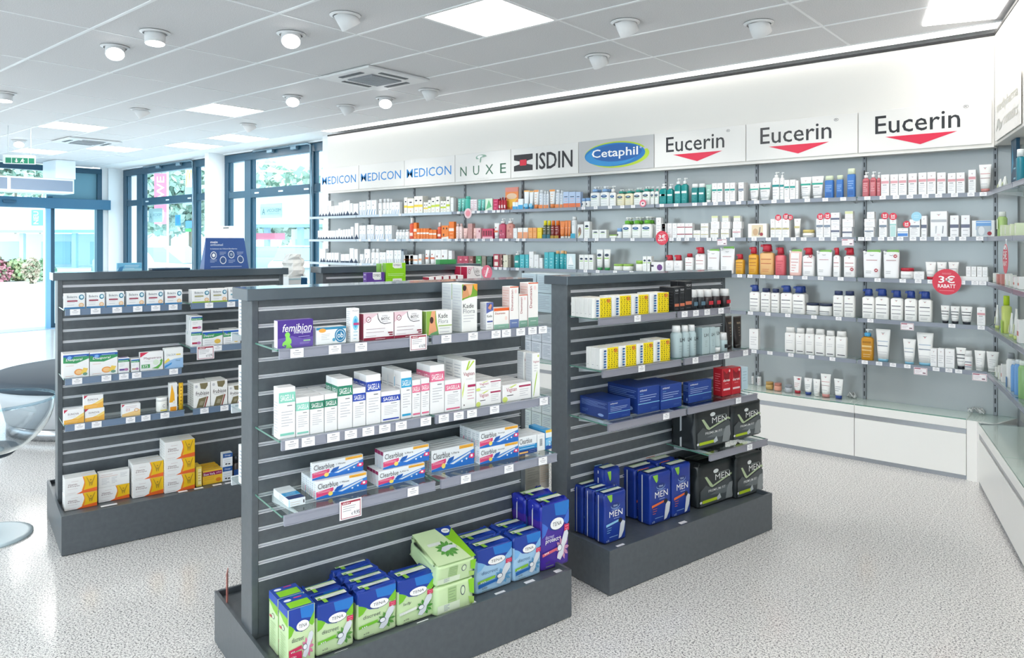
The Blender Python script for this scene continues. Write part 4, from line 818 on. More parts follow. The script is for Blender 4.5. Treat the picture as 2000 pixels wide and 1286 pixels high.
def menblack(): return [('p', [(.05, .04), (.95, .04), (.95, .52), (.88, .58), (.36, .40), (.2, .52), (.05, .40)], '#4b5154'), ('p', [(.3, .26), (.7, .2), (.95, .3), (.95, .4), (.6, .36)], '#6b7275'), ('p', [(.16, .72), (.22, .72), (.38, .48), (.88, .66), (.95, .62), (.95, .58), (.88, .61), (.36, .43), (.30, .47)], '#b8c8a0'), ('e', .46, .80, .07, .05, '#e9ecec'), ('l', .52, .74, .82, .75, 1, '#9ba39f'), ('t', 'MEN', .44, .58, .84, .72, '#f2f4f2', .03), ('t', 'PREMIUM FIT', .26, .33, .72, .39, '#e4e6e6', .02), ('r', .10, .10, .52, .17, '#b9d02a'), ('p', [(.72, .06), (.9, .04), (.96, .2), (.93, .44), (.82, .42), (.76, .3)], '#8d9294'), ('p', [(.5, .08), (.60, .12), (.56, .24), (.48, .16)], '#c9cfd2'), ('e', .06, .14, .03, .03, '#e9e9e9')]

# --- placing goods on the racks --------------------------------------------
MC = {}
def tf(cr): ox, oy, k = cr; return lambda x, y: (ox + x / k, oy + y / k)
ca, cb, cs, ct, cm_, cn = (460, 500, 4.945), (800, 500, 4.947), (480, 680, 6.25), (760, 680, 6.25), (480, 820, 5.847), (760, 800, 5.358)
cp, cq, cx_, cy_, cz_, cL, cK = (500, 1040, 5.228), (760, 940, 5.228), (1080, 530, 4.945), (1100, 700, 4.945), (1100, 860, 4.286), (90, 520, 4), (0, 780, 4)
SEQ = [0]
def put(maker, cr, xl, xr, yt, z, V, desc, place, cat='box', group=None, d=.05, n=1, pitch=None, yb=None, base=None, stack=1, frame=GF, name='medicine_box', hmax=None, du=0.0, gap=.0015, parts=(), jit=True):
    """front face spans xl..xr of the crop, its top left corner is at yt; V is the front plane (or found from the bottom corner yb)"""
    f = tf(cr); pl = f(xl, yt); pr = f(xr, yt)
    z0 = z if base is None else base
    if yb is not None:
        pb = f(xl, yb); V = frame.fromz(pb[0], pb[1], z0)[1]
    u0, zt = frame.onv(pl[0], pl[1], V); u1, _ = frame.onv(pr[0], pr[1], V)
    h = (zt - z0) / stack - (0 if stack == 1 else .0005); wd = u1 - u0 - gap
    key = (maker.__name__ if hasattr(maker, '__name__') else id(maker), round(wd, 3), round(h, 3), d, desc)
    if key not in MC: MC[key] = maker(wd, d, h)
    SEQ[0] += 1; rnd = random.Random(SEQ[0]); u = (u0 + u1) / 2 + du; out = []
    for s_ in range(stack):
        for k in range(n):
            v = V + k * (pitch or d + .002)
            uu = u + (rnd.uniform(-.001, .001) if k and jit else 0)
            res = MC[key]; me, ch = res if isinstance(res, tuple) else (res, ())
            o = link(name, me, None, frame.w(uu, v, z0 + .0006 + s_ * (h + .0008)), frame.a)
            for nm, cme, pos in ch: link(nm, cme, o, pos)
            reg(o, desc, place, cat, group or (desc + ' ' + place), (uu, k, z0 + s_ * h)); out.append(o)
    return z0 + stack * (h + .0008), u0, u1, V, h
def ctn(col, fr, lf=(), side=None, tp=None, name='medicine_box'): return lambda w_, d, h: carton(w_, d, h, col, fr, lf, tp, side, name)
side_txt = [('l', .12, .1, .88, .9, 14, '#c9ccd2')]

# ----- nearest rack (G2)
A2, B2, C2, T2 = 1.242, .943, .702, .183
ul = .85; VA, VB, VC = 2.44, 2.42, 2.395
us = gu(838, VA); shelf(ul, us - .004, VA, 2.665, A2, 'upper left glass shelf of the nearest dark rack', tagpos((577, 651, 702), VA, ul), cards=((gu(813, VA) - ul, -.001, 1.0, '16,90'),))
shelf(us + .006, gu(1061, VA), VA, 2.665, A2, 'upper right glass shelf of the nearest dark rack', tagpos((868, 920, 965, 985, 1013, 1036, 1056), VA, us + .006))
us = gu(843, VB); shelf(ul, us - .006, VB, 2.665, B2, 'middle left glass shelf of the nearest dark rack', tagpos((567, 599, 648, 682, 716, 748, 780, 828), VB, ul))
shelf(us + .008, gu(1071, VB), VB, 2.665, B2, 'middle right glass shelf of the nearest dark rack', tagpos((863, 892, 918, 962, 1058), VB, us + .008))
us = gu(852, VC); shelf(ul, us - .006, VC, 2.665, C2, 'lower left glass shelf of the nearest dark rack', tagpos((803,), VC, ul), cards=((gu(681, VC) - ul, -.004, 1.12, '9,95'),))
shelf(us + .012, gu(1086, VC), VC, 2.665, C2, 'lower right glass shelf of the nearest dark rack', tagpos((906, 990, 1056), VC, us + .012))
P = 'upper shelf of nearest dark rack'; V = VA + .016
put(ctn('#5a3f9c', femib(), (), '#ece7f2'), ca, 405, 750, 632, A2, V, 'purple carton with green woman silhouette', P, d=.035)
put(ctn('#f2f5f6', obx(), (), None), ca, 778, 1070, 700, A2, V, 'white and blue tampon carton', P, d=.05)
put(ctn('#f4f4f5', dexpan(), side_txt), ca, 1112, 1197, 512, A2, V, 'tall narrow white carton with blue burst', P, d=.04)
put(ctn('#f4f1f2', biotic(), (), '#a03a52'), ca, 1235, 1530, 565, A2, V, 'white carton with dark red base', P, d=.045)
put(ctn('#f4f1f2', biotic(), (), '#a03a52'), ca, 1533, 1805, 545, A2, V, 'white carton with dark red base', P, d=.045)
put(ctn('#f5f5f2', kade(False), (), '#86a84a'), cb, 160, 412, 540, A2, V, 'low white carton with photo of a woman', P, d=.045)
put(ctn('#f5f5f2', kade(True), side_txt, '#d9dcdd'), cb, 505, 655, 278, A2, V, 'tall white carton with green photo', P, d=.075, n=2)
put(ctn('#f5f5f5', [('p', [(0, .6), (0, 1), (1, 1), (1, .7), (.5, .66)], '#5f6db0'), ('e', .55, .84, .25, .11, '#3b2a2e'), ('p', [(.2, .8), (.6, .72), (.8, .9), (.6, .95)], '#d99a7c'), ('t', 'Kade', .08, .46, .8, .55, '#55585e'), ('r', .1, .28, .9, .33, '#3b4f9a'), ('l', .1, .1, .7, .2, 2, LG)], side_txt, '#dfe0e6'), cb, 740, 810, 455, A2, V, 'small white carton with dark blue top picture', P, d=.045)
put(ctn('#f7f4f0', deum('#8fb8a6', False)), cb, 813, 962, 510, A2, V, 'low carton with orange top and green base', P, d=.05)
put(ctn('#f4f1ef', deum('#6f82b4'), [('l', .1, .1, .9, .9, 14, '#e3b5ac')], '#ead3cf'), cb, 967, 1055, 300, A2, V, 'tall carton with red sideways lettering and blue base', P, d=.055)
put(ctn('#f4f1ef', deum('#7fa896')), cb, 1058, 1141, 380, A2, V, 'medium carton with red sideways lettering and green base', P, d=.045)
put(ctn('#f4f1ef', deum('#7fa896'), [('l', .1, .1, .9, .9, 14, '#e3b5ac')], '#ead3cf'), cb, 1146, 1243, 262, A2, V, 'tallest carton with red sideways lettering and green base', P, d=.06, n=1)
P = 'middle shelf of nearest dark rack'; V = VB + .014; W_ = '#f3f3f4'
mint, gr, bl, cy, pk = '#86cfbc', '#2b8468', '#2446ae', '#2ea3d0', '#e46f92'
def sag(c, low, xl, xr, yt, n, desc, cr=cs, d=.052, top=.86, strip=True):
    lf = [('l', .15, .1, .85, .7, 12, LG)] + ([('r', 0, top - .2, 1, top, c), ('t', 'SAGELLA', .08, top - .16, .92, top - .05, '#ffffff', .02)] if strip else [])
    put(ctn(W_, sagella(c, low=low, top=top), lf), cr, xl, xr, yt, B2, V, desc, P, d=d, n=n)
sag(mint, mint, 400, 608, 495, 1, 'tall white carton with mint band', d=.05, strip=False, top=.9)
sag(mint, mint, 612, 780, 615, 3, 'small white carton with mint band')
sag(gr, None, 784, 958, 600, 3, 'small white carton with dark green band')
sag(gr, None, 962, 1120, 572, 3, 'small white carton with dark green band')
sag(gr, None, 1124, 1305, 388, 2, 'tall white carton with dark green band')
sag(bl, None, 1307, 1466, 500, 2, 'medium white carton with royal blue band')
sag(bl, None, 1470, 1650, 338, 2, 'tall white carton with royal blue band', top=.86)
sag(bl, bl, 1653, 1888, 545, 3, 'short wide white carton with royal blue band')
sag(cy, cy, 146, 277, 295, 3, 'tall narrow white carton with cyan band', ct, strip=False)
sag(pk, pk, 281, 386, 400, 2, 'medium white carton with pink band', ct, strip=False)
sag(pk, pk, 389, 494, 378, 2, 'medium white carton with pink band', ct, strip=False)
sag(pk, None, 500, 676, 220, 2, 'tall white carton with pink band', ct)
sag(pk, pk, 680, 878, 400, 3, 'short wide white carton with pink band', ct, d=.05, strip=False)
put(ctn('#f6f6f4', vagisan(), side_txt), ct, 884, 1058, 163, B2, V, 'tall white carton with lime green leaves', P, d=.06, n=3)
z_, *_r = put(ctn('#f5f4f4', vagwide()), ct, 1064, 1368, 535, B2, V, 'wide white carton, red lettering, stacked', P, d=.055, n=3)
put(ctn('#f5f4f4', vagwide()), ct, 1064, 1368, 418, B2, V, 'wide white carton, red lettering, stacked', P, d=.055, n=3, base=z_)
put(ctn('#f5f4f4', vagwide()), ct, 1387, 1735, 462, B2, V, 'wide white carton, red lettering, unstacked', P, d=.055, n=3)
put(ctn('#f5f5f4', [('e', .78, .93, .09, .03, '#cfe06a'), ('t', 'Vagisan', .10, .77, .88, .83, '#a93a5c'), ('p', [(.2, .05), (.34, .2), (.62, .5), (.66, .62), (.5, .5), (.3, .28), (.12, .02)], '#a8cc2a'), ('l', .2, .6, .7, .72, 3, LG)], side_txt, '#d3d6da'), ct, 1746, 1842, 70, B2, V, 'tall slim white carton with long lime leaf', P, d=.045, n=2, pitch=.06)
P = 'lower shelf of nearest dark rack'
put(ctn('#e9f1f6', [('l', .1, .3, .7, .6, 2, '#c9b8a8'), ('r', .0, 0, .06, 1, '#bfe2f2'), ('t', '1', .86, .3, .93, .7, '#4a4a50')], [('l', .4, .2, .7, .8, 4, GY)], '#eef2f4', [('r', .02, .02, .98, .26, '#24396e'), ('r', .02, .28, .98, .52, '#2f9ad2'), ('l', .2, .36, .8, .44, 2, '#e0f1fa'), ('r', .02, .7, .98, .98, '#dfe6ea')]), cm_, 487, 684, 925, C2, None, 'small flat blue and white carton lying down', P, d=.15, yb=1012)
CW = '#f0f4f8'
z1_, *_ = put(ctn(CW, clear('1 Minute'), clr_side), cm_, 802, 1385, 718, C2, None, 'long pink cornered test carton', P, d=.0185, n=7, yb=922)
V0 = GF.fromz(*tf(cm_)(802, 922), C2)[1]
put(ctn(CW, clear('1 Minute'), clr_side), cm_, 756, 1342, 508, C2, V0 + .02, 'single long test carton lying on top', P, d=.0185, n=1, base=z1_)
fR = lambda x: (x / 5.358 + 760 - 480) * 5.847
V1 = GF.fromz(*tf(cm_)(1510, 775), C2)[1]
z1_, *_ = put(ctn(CW, clear('Ultra'), [('r', 0, .78, 1, 1, '#9a2f5f')], '#dcdde4'), cm_, 1512, fR(375), 602, C2, V1, 'long test carton with plum spine', P, d=.022, n=4)
put(ctn(CW, clear('Ultra'), [('r', 0, .78, 1, 1, '#9a2f5f')], '#dcdde4'), cm_, 1568, fR(420), 378, C2, V1 + .012, 'upper long carton with plum spine', P, d=.022, n=3, base=z1_, du=.0)
put(ctn(CW, clear('Ultra'), clr_side), cn, 442, 890, 440, C2, None, 'long white test carton in the middle row', P, d=.026, n=5, yb=665)
V2 = GF.fromz(*tf(cn)(945, 582), C2)[1]
z1_, *_ = put(ctn(CW, clear('Anzeige'), clr_side), cn, 947, 1352, 418, C2, V2, 'lower long carton near rack end', P, d=.028, n=5)
put(ctn(CW, clear('Anzeige'), clr_side), cn, 947, 1352, 240, C2, V2, 'upper long carton near rack end', P, d=.028, n=5, base=z1_)
put(ctn(CW, clear2(), clr_side), cn, 1357, 1548, 302, C2, V2 + .002, 'test carton with cyan and navy front', P, d=.04, n=3)
put(ctn('#f2f4f5', [('r', .3, .3, .62, .72, '#8d9298'), ('l', .36, .34, .56, .68, 8, '#f2f4f5'), ('l', .2, .84, .8, .88, 1, LG)]), cn, 1551, 1633, 268, C2, V2 + .002, 'white end of a turned test carton with barcode', P, d=.12)
put(ctn('#3f9fd8', [('r', 0, .86, 1, 1, '#f0c23a'), ('r', 0, .60, 1, .86, '#e9f2f6'), ('p', [(0, .1), (1, .4), (1, .62), (0, .5)], '#7fc3ea'), ('r', 0, 0, 1, .2, '#1f4f9c'), ('t', '2', .5, .18, .8, .42, '#ffffff', .02)]), cn, 1637, 1702, 222, C2, V2 + .002, 'narrow blue test carton with yellow corner', P, d=.12)
# tray packs
P = 'tray of nearest dark rack'; GB = '#cfe6b4'
def pk_(body, top, fr, tp, **k): return lambda w_, d, h: pack_mesh(w_, d, h, body, top, fr, tp, **k)
ttop = tena_top()
put(lambda w_, d, h: carton(w_, d, h, GB, [i for i in tena('discreet', fl='#e37fa6', band='#cf2f5c') if not (i[0] == 'r' and i[1] == .80)] + [('r', .03, .10, .5, .25, '#cf2f5c'), ('t', 'ULTRA', .06, .16, .3, .19, '#ffffff', .01), ('t', 'MINI', .06, .12, .22, .15, '#ffffff', .01)],
    [('r', 0, .86, 1, 1, '#2f55b8'), ('p', [(0, .86), (1, .86), (1, .7), (.5, .74), (0, .84)], '#8cc63f'), ('e', .5, .62, .16, .05, '#5a6a60'), ('e', .5, .62, .12, .038, '#dcecc8'), ('r', .1, .56, .34, .6, '#c8455c'), ('l', .2, .1, .8, .5, 10, '#b9d09c')],
    [('r', 0, 0, 1, 1, '#2449a8'), ('r', .12, .08, .92, .62, '#8cd02a'), ('e', .25, .8, .14, .1, '#eef3ff'), ('r', .5, .84, .8, .92, '#e8467c')], None, 'pad_pack'), cp, 322, 603, 808, T2, None, 'square pale green pad carton with pink flower', P, 'pad pack', d=.085, n=2, pitch=.098, yb=1400, name='pad_pack')
put(pk_(GB, '#1d3f9f', tena('discreet'), ttop, seed=2), cp, 612, 1003, 770, T2, None, 'pale green pad bag with grey flower', P, 'pad pack', d=.085, n=2, yb=1285, name='pad_pack', pitch=.09)
put(pk_(GB, '#1d3f9f', tena('discreet'), ttop, seed=3), cp, 1030, 1438, 640, T2, None, 'pale green bag in deep row', P, 'pad pack', d=.066, n=4, yb=1120, name='pad_pack', pitch=.069)
put(pk_(GB, '#1d3f9f', tena('lady', fl='#4f9a3f', band='#eef3ea'), ttop, seed=4), cp, 1445, 1820, 520, T2, None, 'single pale green pad bag with green leaves', P, 'pad pack', d=.10, n=1, yb=975, name='pad_pack')
LB = '#a9d0f0'
def t_blue(): return tena('discreet', lobe='#7fb8e8', fl='#5f9cc8', band='#8cc63f', txt='#5a7a9c', band2='#2a6ab8')
put(pk_(LB, '#1d3f9f', t_blue(), ttop, seed=5), cq, 885, 1262, 725, T2, None, 'light blue bag beside flat green bags', P, 'pad pack', d=.095, n=2, yb=1175, name='pad_pack', pitch=.10)
put(pk_(LB, '#1d3f9f', t_blue(), ttop, seed=6), cq, 1270, 1553, 590, T2, None, 'light blue bag beside purple bag', P, 'pad pack', d=.085, n=2, yb=1040, name='pad_pack', pitch=.10)
put(pk_('#4a2f9c', '#2430a8', tena('', lobe='#3f6fd0', fl='#c98fb0', band='#e06a7c', plus=True), ttop, seed=7, crumple=.005, strip='#e6e6f2'), cq, 1560, 1853, 260, T2, None, 'tall purple pad bag', P, 'pad pack', d=.10, n=2, yb=930, name='pad_pack', pitch=.112, du=-.006)
# the two bags lying flat: upper tilted
def lying(w_, d, h):
    tp = [('p', [(.02, .02), (.98, .02), (.98, .98), (.02, .98)], '#d3e9b8'), ('p', [(.62, .98), (.98, .98), (.98, .02), (.86, .02), (.80, .35), (.70, .6)], '#8cc82a'), ('p', [(.60, .98), (.68, .72), (.80, .72), (.98, .9), (.98, .98)], '#1d3f9f'), ('e', .80, .86, .10, .07, '#ffffff'), ('t', 'TENA', .74, .84, .86, .88, '#4a4a52', .01)] + petals(.5, .38, .26, .24, '#5fa04a', 12) + [('p', [(.34, .36), (.4, .3), (.6, .36), (.72, .34), (.74, .42), (.6, .46), (.42, .44)], '#d3d8de'), ('r', .14, .52, .45, .60, '#e6ece4')]
    fr = [('r', .30, .3, .52, .9, '#a9c88c'), ('l', .32, .35, .5, .85, 6, '#8aa878'), ('r', .04, .08, .6, .36, '#e3f0d6'), ('l', .2, .14, .34, .32, 6, '#3f4f8c'), ('e', .68, .66, .06, .18, '#55606a'), ('e', .68, .66, .045, .14, '#d9ecc4'), ('p', [(.82, .98), (.97, .98), (.97, .4), (.86, .5)], '#8cd02a'), ('p', [(.82, .38), (.97, .3), (.97, .06), (.86, .1)], '#a9cf6a')]
    return pack_mesh(w_, d, h, '#cde5b2', '#cde5b2', fr, tp, seed=9, crumple=.004)
z1_, uu0, uu1, vv, hh = put(lying, cq, 474, 876, 1110, T2, 2.40, 'lower one of two pale green bags lying flat', P, 'pad pack', d=.20, yb=None, name='pad_pack')
wd_ = uu1 - uu0 - .002
o = link('pad_pack', lying(wd_, .225, .078), None, GF.w((uu0 + uu1) / 2, vv + .004, z1_ + .004), GF.a); o.rotation_euler = (math.radians(14), 0, GF.a - .03)
reg(o, 'upper one of two pale green bags lying flat', P, 'pad pack', 'bags lying flat in the tray', (999, 0, 0))
def trayc(px, py, V_, z=T2, s=1.0):
    u, v = GF.fromz(px, py, z); mb = MB(); mb.box(-.024 * s, .024 * s, -.012, .012, 0, .0012, TAGM); prints(mb, [('l', .2, .3, .8, .7, 2, '#b9b9c2')], lambda a, b, e: (-.024 * s + .048 * s * a, -.012 + .024 * b, .0012 + e)); return mb.build('price_card', None, GF.w(u, v, z + .0015), GF.a)
for k, (px, py) in enumerate(((669, 1276), (828, 1217), (920, 1181), (978, 1160), (1035, 1138), (1092, 1116))):
    reg(trayc(px, py, 0), 'small white price card lying flat', 'front lip of nearest dark rack', 'price card', 'price cards on the tray of the nearest rack', (k, 0, 0))
# ----- right rack (G3)
A3, B3, C3, D3 = 1.244, 1.004, .762, .505
U3 = 2.362
def fz(px, py, z): return GF.fromz(px, py, z)
VA, VB, VC, VD = 2.50, 2.475, 2.437, 2.40
us = gu(1319, VA); shelf(U3, us - .004, VA, 2.695, A3, 'first row glass shelf left, right hand dark rack', tagpos((1241,), VA, U3), group='glass shelves on the right dark rack')
shelf(us + .006, gu(1424, VA), VA, 2.695, A3, 'first row glass shelf right, right hand dark rack', tagpos((1333, 1355, 1377, 1404), VA, us + .006), group='glass shelves on the right dark rack')
us = gu(1330, VB); shelf(U3, us - .006, VB, 2.695, B3, 'second row glass shelf left, right hand dark rack', tagpos((1249,), VB, U3), group='glass shelves on the right dark rack')
shelf(us + .012, gu(1464, VB), VB, 2.695, B3, 'second row glass shelf right, right hand dark rack', tagpos((1354, 1394, 1415, 1452), VB, us + .012), group='glass shelves on the right dark rack')
us = gu(1339, VC); shelf(U3, us - .004, VC, 2.695, C3, 'third row glass shelf left, right hand dark rack', tagpos((1297,), VC, U3), group='glass shelves on the right dark rack')
shelf(us + .004, gu(1477, VC), VC, 2.695, C3, 'third row glass shelf right, right hand dark rack', tagpos((1438,), VC, us + .004), group='glass shelves on the right dark rack')
uD = fz(1383, 889, D3); shelf(gu(1383, uD[1]), gu(1497, uD[1]), uD[1], 2.695, D3, 'lowest short glass shelf holding two black bags', tagpos((1460,), uD[1], uD[0]), group='glass shelves on the right dark rack')
P = 'top shelf of right dark rack'; V = VA + .012; yd = 'yellow dotted carton'
ysd = [('l', .3, .2, .6, .3, 1, '#6d6d74')]
ydc = ctn('#f6f6f3', wepa(), ysd)
for a, b, yt, n in ((378, 563, 268, 5), (570, 753, 245, 3), (760, 922, 235, 3), (935, 1118, 215, 3)): put(ydc, cx_, a, b, yt, A3, V, yd, P, d=.028, n=n)
P2 = 'second shelf of right dark rack'
for a, b, yt, n in ((452, 630, 752, 3), (634, 804, 728, 3), (808, 968, 704, 3), (972, 1130, 672, 3)): put(ydc, cx_, a, b, yt, B3, VB + .012, yd, P2, d=.03, n=n)
bk = ctn('#26272b', vichy(), [('l', .2, .2, .8, .8, 6, '#4a4b50')])
put(bk, cx_, 1172, 1220, 158, A3, V + .01, 'slim black carton with copper band', P, d=.05, n=2); put(bk, cx_, 1224, 1274, 150, A3, V + .01, 'slim black carton with copper band', P, d=.05, n=1)
put(ctn('#1f2024', vichy()), cx_, 1277, 1343, 100, A3, V + .01, 'larger black carton with white lettering', P, d=.05, n=2)
def rollon(c, b): 
    def mk(w_, d, h):
        me = bottle(w_, w_, h * .62, c, .85, 2, [('r', .2, .3, .8, .62, b)], name='deodorant')
        return me, [('cap', cap_mesh(w_ * .47, h * .38, '#e9e9ea', .9), (0, w_ / 2, h * .61))]
    return mk
for k, (a, b, yt) in enumerate(((1350, 1412, 182), (1420, 1484, 180), (1492, 1562, 180), (1572, 1632, 175), (1664, 1728, 175))):
    put(rollon('#2a2d33' if k < 2 else '#33282c', '#5c7a8c' if k < 2 else '#c2303c'), cx_, a, b, yt, A3, V, 'black roll-on deodorant with white cap' if k < 2 else 'red banded roll-on deodorant with white cap', P, 'deodorant', d=.035, name='deodorant')
def can(c, capc, b=(), capf=.2): 
    def mk(w_, d, h):
        mb = MB(); r = w_ / 2; mb.loft([(0, r, 0, r * .96, r * .96, 2), (0, r, h * .01, r, r, 2), (0, r, h * (1 - capf - .08), r, r, 2), (0, r, h * (1 - capf), r * .72, r * .72, 2)], 20, mat(c, .25)); prints(mb, b, front(w_, h), e0=.0006)
        return mb.mesh('spray_can'), [('cap', cap_mesh(r * .76, h * capf, capc, .92), (0, r, h * (1 - capf)))]
    return mk
lhp = [('t', 'LH', .42, .50, .98, .62, '#26282c', .03), ('l', .3, .2, .7, .36, 3, '#8fa0a4')]
for a, b, yt in ((1195, 1272, 535), (1276, 1338, 530), (1340, 1403, 525)): put(can('#b3c6ca', '#f2f3f3', lhp), cx_, a, b, yt, B3, VB + .02, 'pale grey shaving foam can with white cap', P2, 'spray can', d=.04, name='spray_can')
put(ctn('#b3c6ca', lh(), [('r', 0, 0, 1, 1, '#9fb4b8')]), cx_, 1440, 1514, 552, B3, VB + .02, 'pale grey carton with black letters', P2, d=.05); put(ctn('#b3c6ca', lh()), cx_, 1518, 1568, 545, B3, VB + .02, 'pale grey carton with black letters', P2, d=.05)
def tubem(c, capc, b=(), ch=.16):
    def mk(w_, d, h):
        dd = min(d, w_ * .7); me = tube_body(w_, dd, h, c, b, capc, ch)
        mb = MB(); mb.loft([(0, dd / 2, 0, w_ * .34, dd * .46, 2.2), (0, dd / 2, h * ch, w_ * .36, dd * .47, 2.2)], 16, mat(capc, .3)); return me, [('cap', mb.mesh('cap'), (0, 0, 0))]
    return mk
put(tubem('#b9cacd', '#f1f3f3', [('t', 'LH', .35, .70, .85, .84, '#26282c', .03)], .2), cx_, 1575, 1640, 550, B3, VB + .02, 'pale grey tube with white foot', P2, 'tube', d=.04, name='cream_tube')
put(rollon('#b3c6ca', '#26282c'), cx_, 1645, 1705, 600, B3, VB + .02, 'pale grey roll-on with white cap', P2, 'deodorant', d=.035, name='deodorant')
for a, b, yt in ((1690, 1755, 440), (1768, 1845, 442)): put(tubem('#2c2524', '#1c1a1a', [('t', 'NUXE', .3, .76, .72, .82, '#c9b49a', .01), ('l', .4, .4, .6, .65, 4, '#8d7a68')], .12), cx_, a, b, yt, B3, VB + .05, 'black cream tube with gold print', P2, 'tube', d=.04, name='cream_tube')
P3_ = 'third shelf of right dark rack'; ob = lambda: ctn('#1f3f8f', orth(), orths, '#1c3880', [('r', .0, .45, 1, .47, '#16306f'), ('r', .0, .75, 1, .77, '#16306f')])
put(ob(), cy_, 437, 650, 428, C3, None, 'low deep navy blue carton', P3_, d=.20, yb=602)
put(ob(), cy_, 722, 930, 292, C3, None, 'tall navy blue carton', P3_, d=.21, yb=546)
put(ob(), cy_, 944, 1145, 270, C3, None, 'tall navy blue carton', P3_, d=.18, yb=505)
put(ob(), cy_, 1208, 1434, 242, C3, None, 'single flat navy blue carton standing alone', P3_, d=.035, yb=440)
for a, b, yt in ((1535, 1622, 108), (1626, 1716, 98)): put(ctn('#c2202e', durex(), [('l', .2, .2, .8, .8, 8, '#e5808a')], '#b01c2a'), cy_, a, b, yt, C3, None, 'bright red upright carton', P3_, d=.06, yb=372 if a < 1600 else 355, name='condom_box')
put(ctn('#c3dbe8', [('l', .2, .4, .8, .8, 4, '#9fbccb')]), cy_, 1722, 1785, 95, C3, VC + .10, 'pale blue carton behind the red ones', P3_, d=.05)
def mb_pack(w_, d, h): return pack_mesh(w_, d, h, '#24292c', '#1b2022', menblack(), [('r', .15, .3, .85, .7, '#3a4444'), ('l', .2, .35, .8, .65, 3, '#8a9a7a')], seed=int(w_ * 1000) + 3, crumple=.009, name='pant_pack', strip='#c9cdd0')
put(mb_pack, cy_, 1275, 1628, 500, D3, None, 'black bag of mens pants', 'lowest glass shelf of right rack', 'pant pack', d=.17, yb=900, name='pant_pack')
put(mb_pack, cy_, 1632, 1918, 462, D3, None, 'black bag of mens pants', 'lowest glass shelf of right rack', 'pant pack', d=.17, yb=805, name='pant_pack')
put(mb_pack, cz_, 1130, 1440, 232, T2, None, 'black bag of mens pants', 'tray of right rack', 'pant pack', d=.17, yb=585, name='pant_pack')
put(mb_pack, cz_, 1450, 1684, 148, T2, None, 'black bag of mens pants', 'tray of right rack', 'pant pack', d=.17, yb=500, name='pant_pack', du=-.004)
def mp(c, s): return lambda w_, d, h: pack_mesh(w_, d, h, '#1c3a94', '#1a3590', tmen(c), [('r', .10, .3, .92, .68, '#e9f0e2'), ('r', .10, .62, .92, .68, '#8cc63f'), ('r', .02, .85, .5, .95, c)], seed=s, crumple=.0022, strip='#e6e8f0')
P = 'tray of right dark rack'
put(mp('#8fc8ea', 1), cz_, 345, 530, 468, T2, None, 'small dark blue pad bag', P, 'pad pack', d=.070, n=3, pitch=.076, yb=880, name='pad_pack')
put(mp('#e8703a', 2), cz_, 728, 908, 300, T2, None, 'dark blue orange barred bag, left', P, 'pad pack', d=.094, n=2, pitch=.104, yb=722, name='pad_pack')
put(mp('#e8703a', 3), cz_, 915, 1072, 232, T2, None, 'dark blue orange barred bag, right', P, 'pad pack', d=.094, n=2, pitch=.104, yb=655, name='pad_pack')
put(mp('#8fc8ea', 4), cz_, 355, 482, 262, T2, 2.585, 'tall dark blue pad bag behind the small row', P, 'pad pack', d=.09, name='pad_pack')
for k, (px, py) in enumerate(((1213, 1067), (1334, 1022))): reg(trayc(px, py, 0), 'small white price card lying flat', 'front lip of right dark rack', 'price card', 'price cards on the tray of the right rack', (k, 0, 0))

# ----- left rack (G1)
A1, B1, C1, D1 = 1.252, 1.003, .893, .655
U1 = .462; V1_ = 4.46
GS = 'glass shelves on the left dark rack'; us = gu(355.5, V1_)
shelf(U1 - .01, us, V1_, 4.705, A1, 'top left glass shelf of the left dark rack', tagpos((146, 186, 228, 268, 303, 337), V1_, U1 - .01), group=GS)
shelf(gu(371, V1_), 1.64, V1_, 4.705, A1, 'top right glass shelf of the left dark rack', tagpos((407, 450), V1_, gu(371, V1_)), group=GS)
shelf(gu(370, V1_), 1.64, V1_, 4.705, B1, 'second right glass shelf of the left dark rack', tagpos((424,), V1_, gu(370, V1_)), group=GS, cards=((gu(400, V1_) - gu(370, V1_), -.012, 1.3, '13,95'),))
shelf(U1 - .01, us, V1_, 4.705, C1, 'third left glass shelf of the left dark rack', tagpos((150, 207, 241, 266, 338), V1_, U1 - .01), group=GS)
shelf(U1 - .01, gu(360.5, V1_), V1_, 4.705, D1, 'fourth left glass shelf of the left dark rack', tagpos((155, 188, 254, 284, 321), V1_, U1 - .01), group=GS)
shelf(gu(375, V1_), 1.64, V1_, 4.705, .652, 'fourth right glass shelf of the left dark rack', tagpos((398, 437), V1_, gu(375, V1_)), group=GS)
P = 'top shelf of left dark rack'; V = V1_ + .012; wb = '#f5f5f6'
for a, b, yt in ((140, 305, 218), (314, 460, 212), (470, 612, 205), (628, 772, 200), (782, 918, 196), (928, 1064, 190)): put(ctn(wb, biol(), (), '#dfe6ee'), cL, a, b, yt, A1, V, 'white carton with red bar and blue swirl', P, d=.04, n=1)
for a, b, yt in ((1140, 1280, 188), (1288, 1416, 180)): put(ctn(wb, biol('#a3a06a', '#a9c94a')), cL, a, b, yt, A1, V, 'white carton with olive bar', P, d=.04, n=2)
for a, b, yt in ((1424, 1545, 172), (1550, 1690, 165), (1695, 1830, 158)): put(ctn(wb, biol('#4f9ab0', '#3f86bd')), cL, a, b, yt, A1, V, 'white carton with teal bar', P, d=.04, n=2)
P = 'second shelf of left dark rack'
z_, *_r = put(ctn(wb, dsmall('#b0304c')), cL, 1132, 1218, 512, B1, V, 'small green striped carton', P, d=.04, n=3)
put(ctn(wb, dsmall('#b0304c')), cL, 1134, 1222, 394, B1, V, 'small green striped carton', P, d=.04, n=3, base=z_)
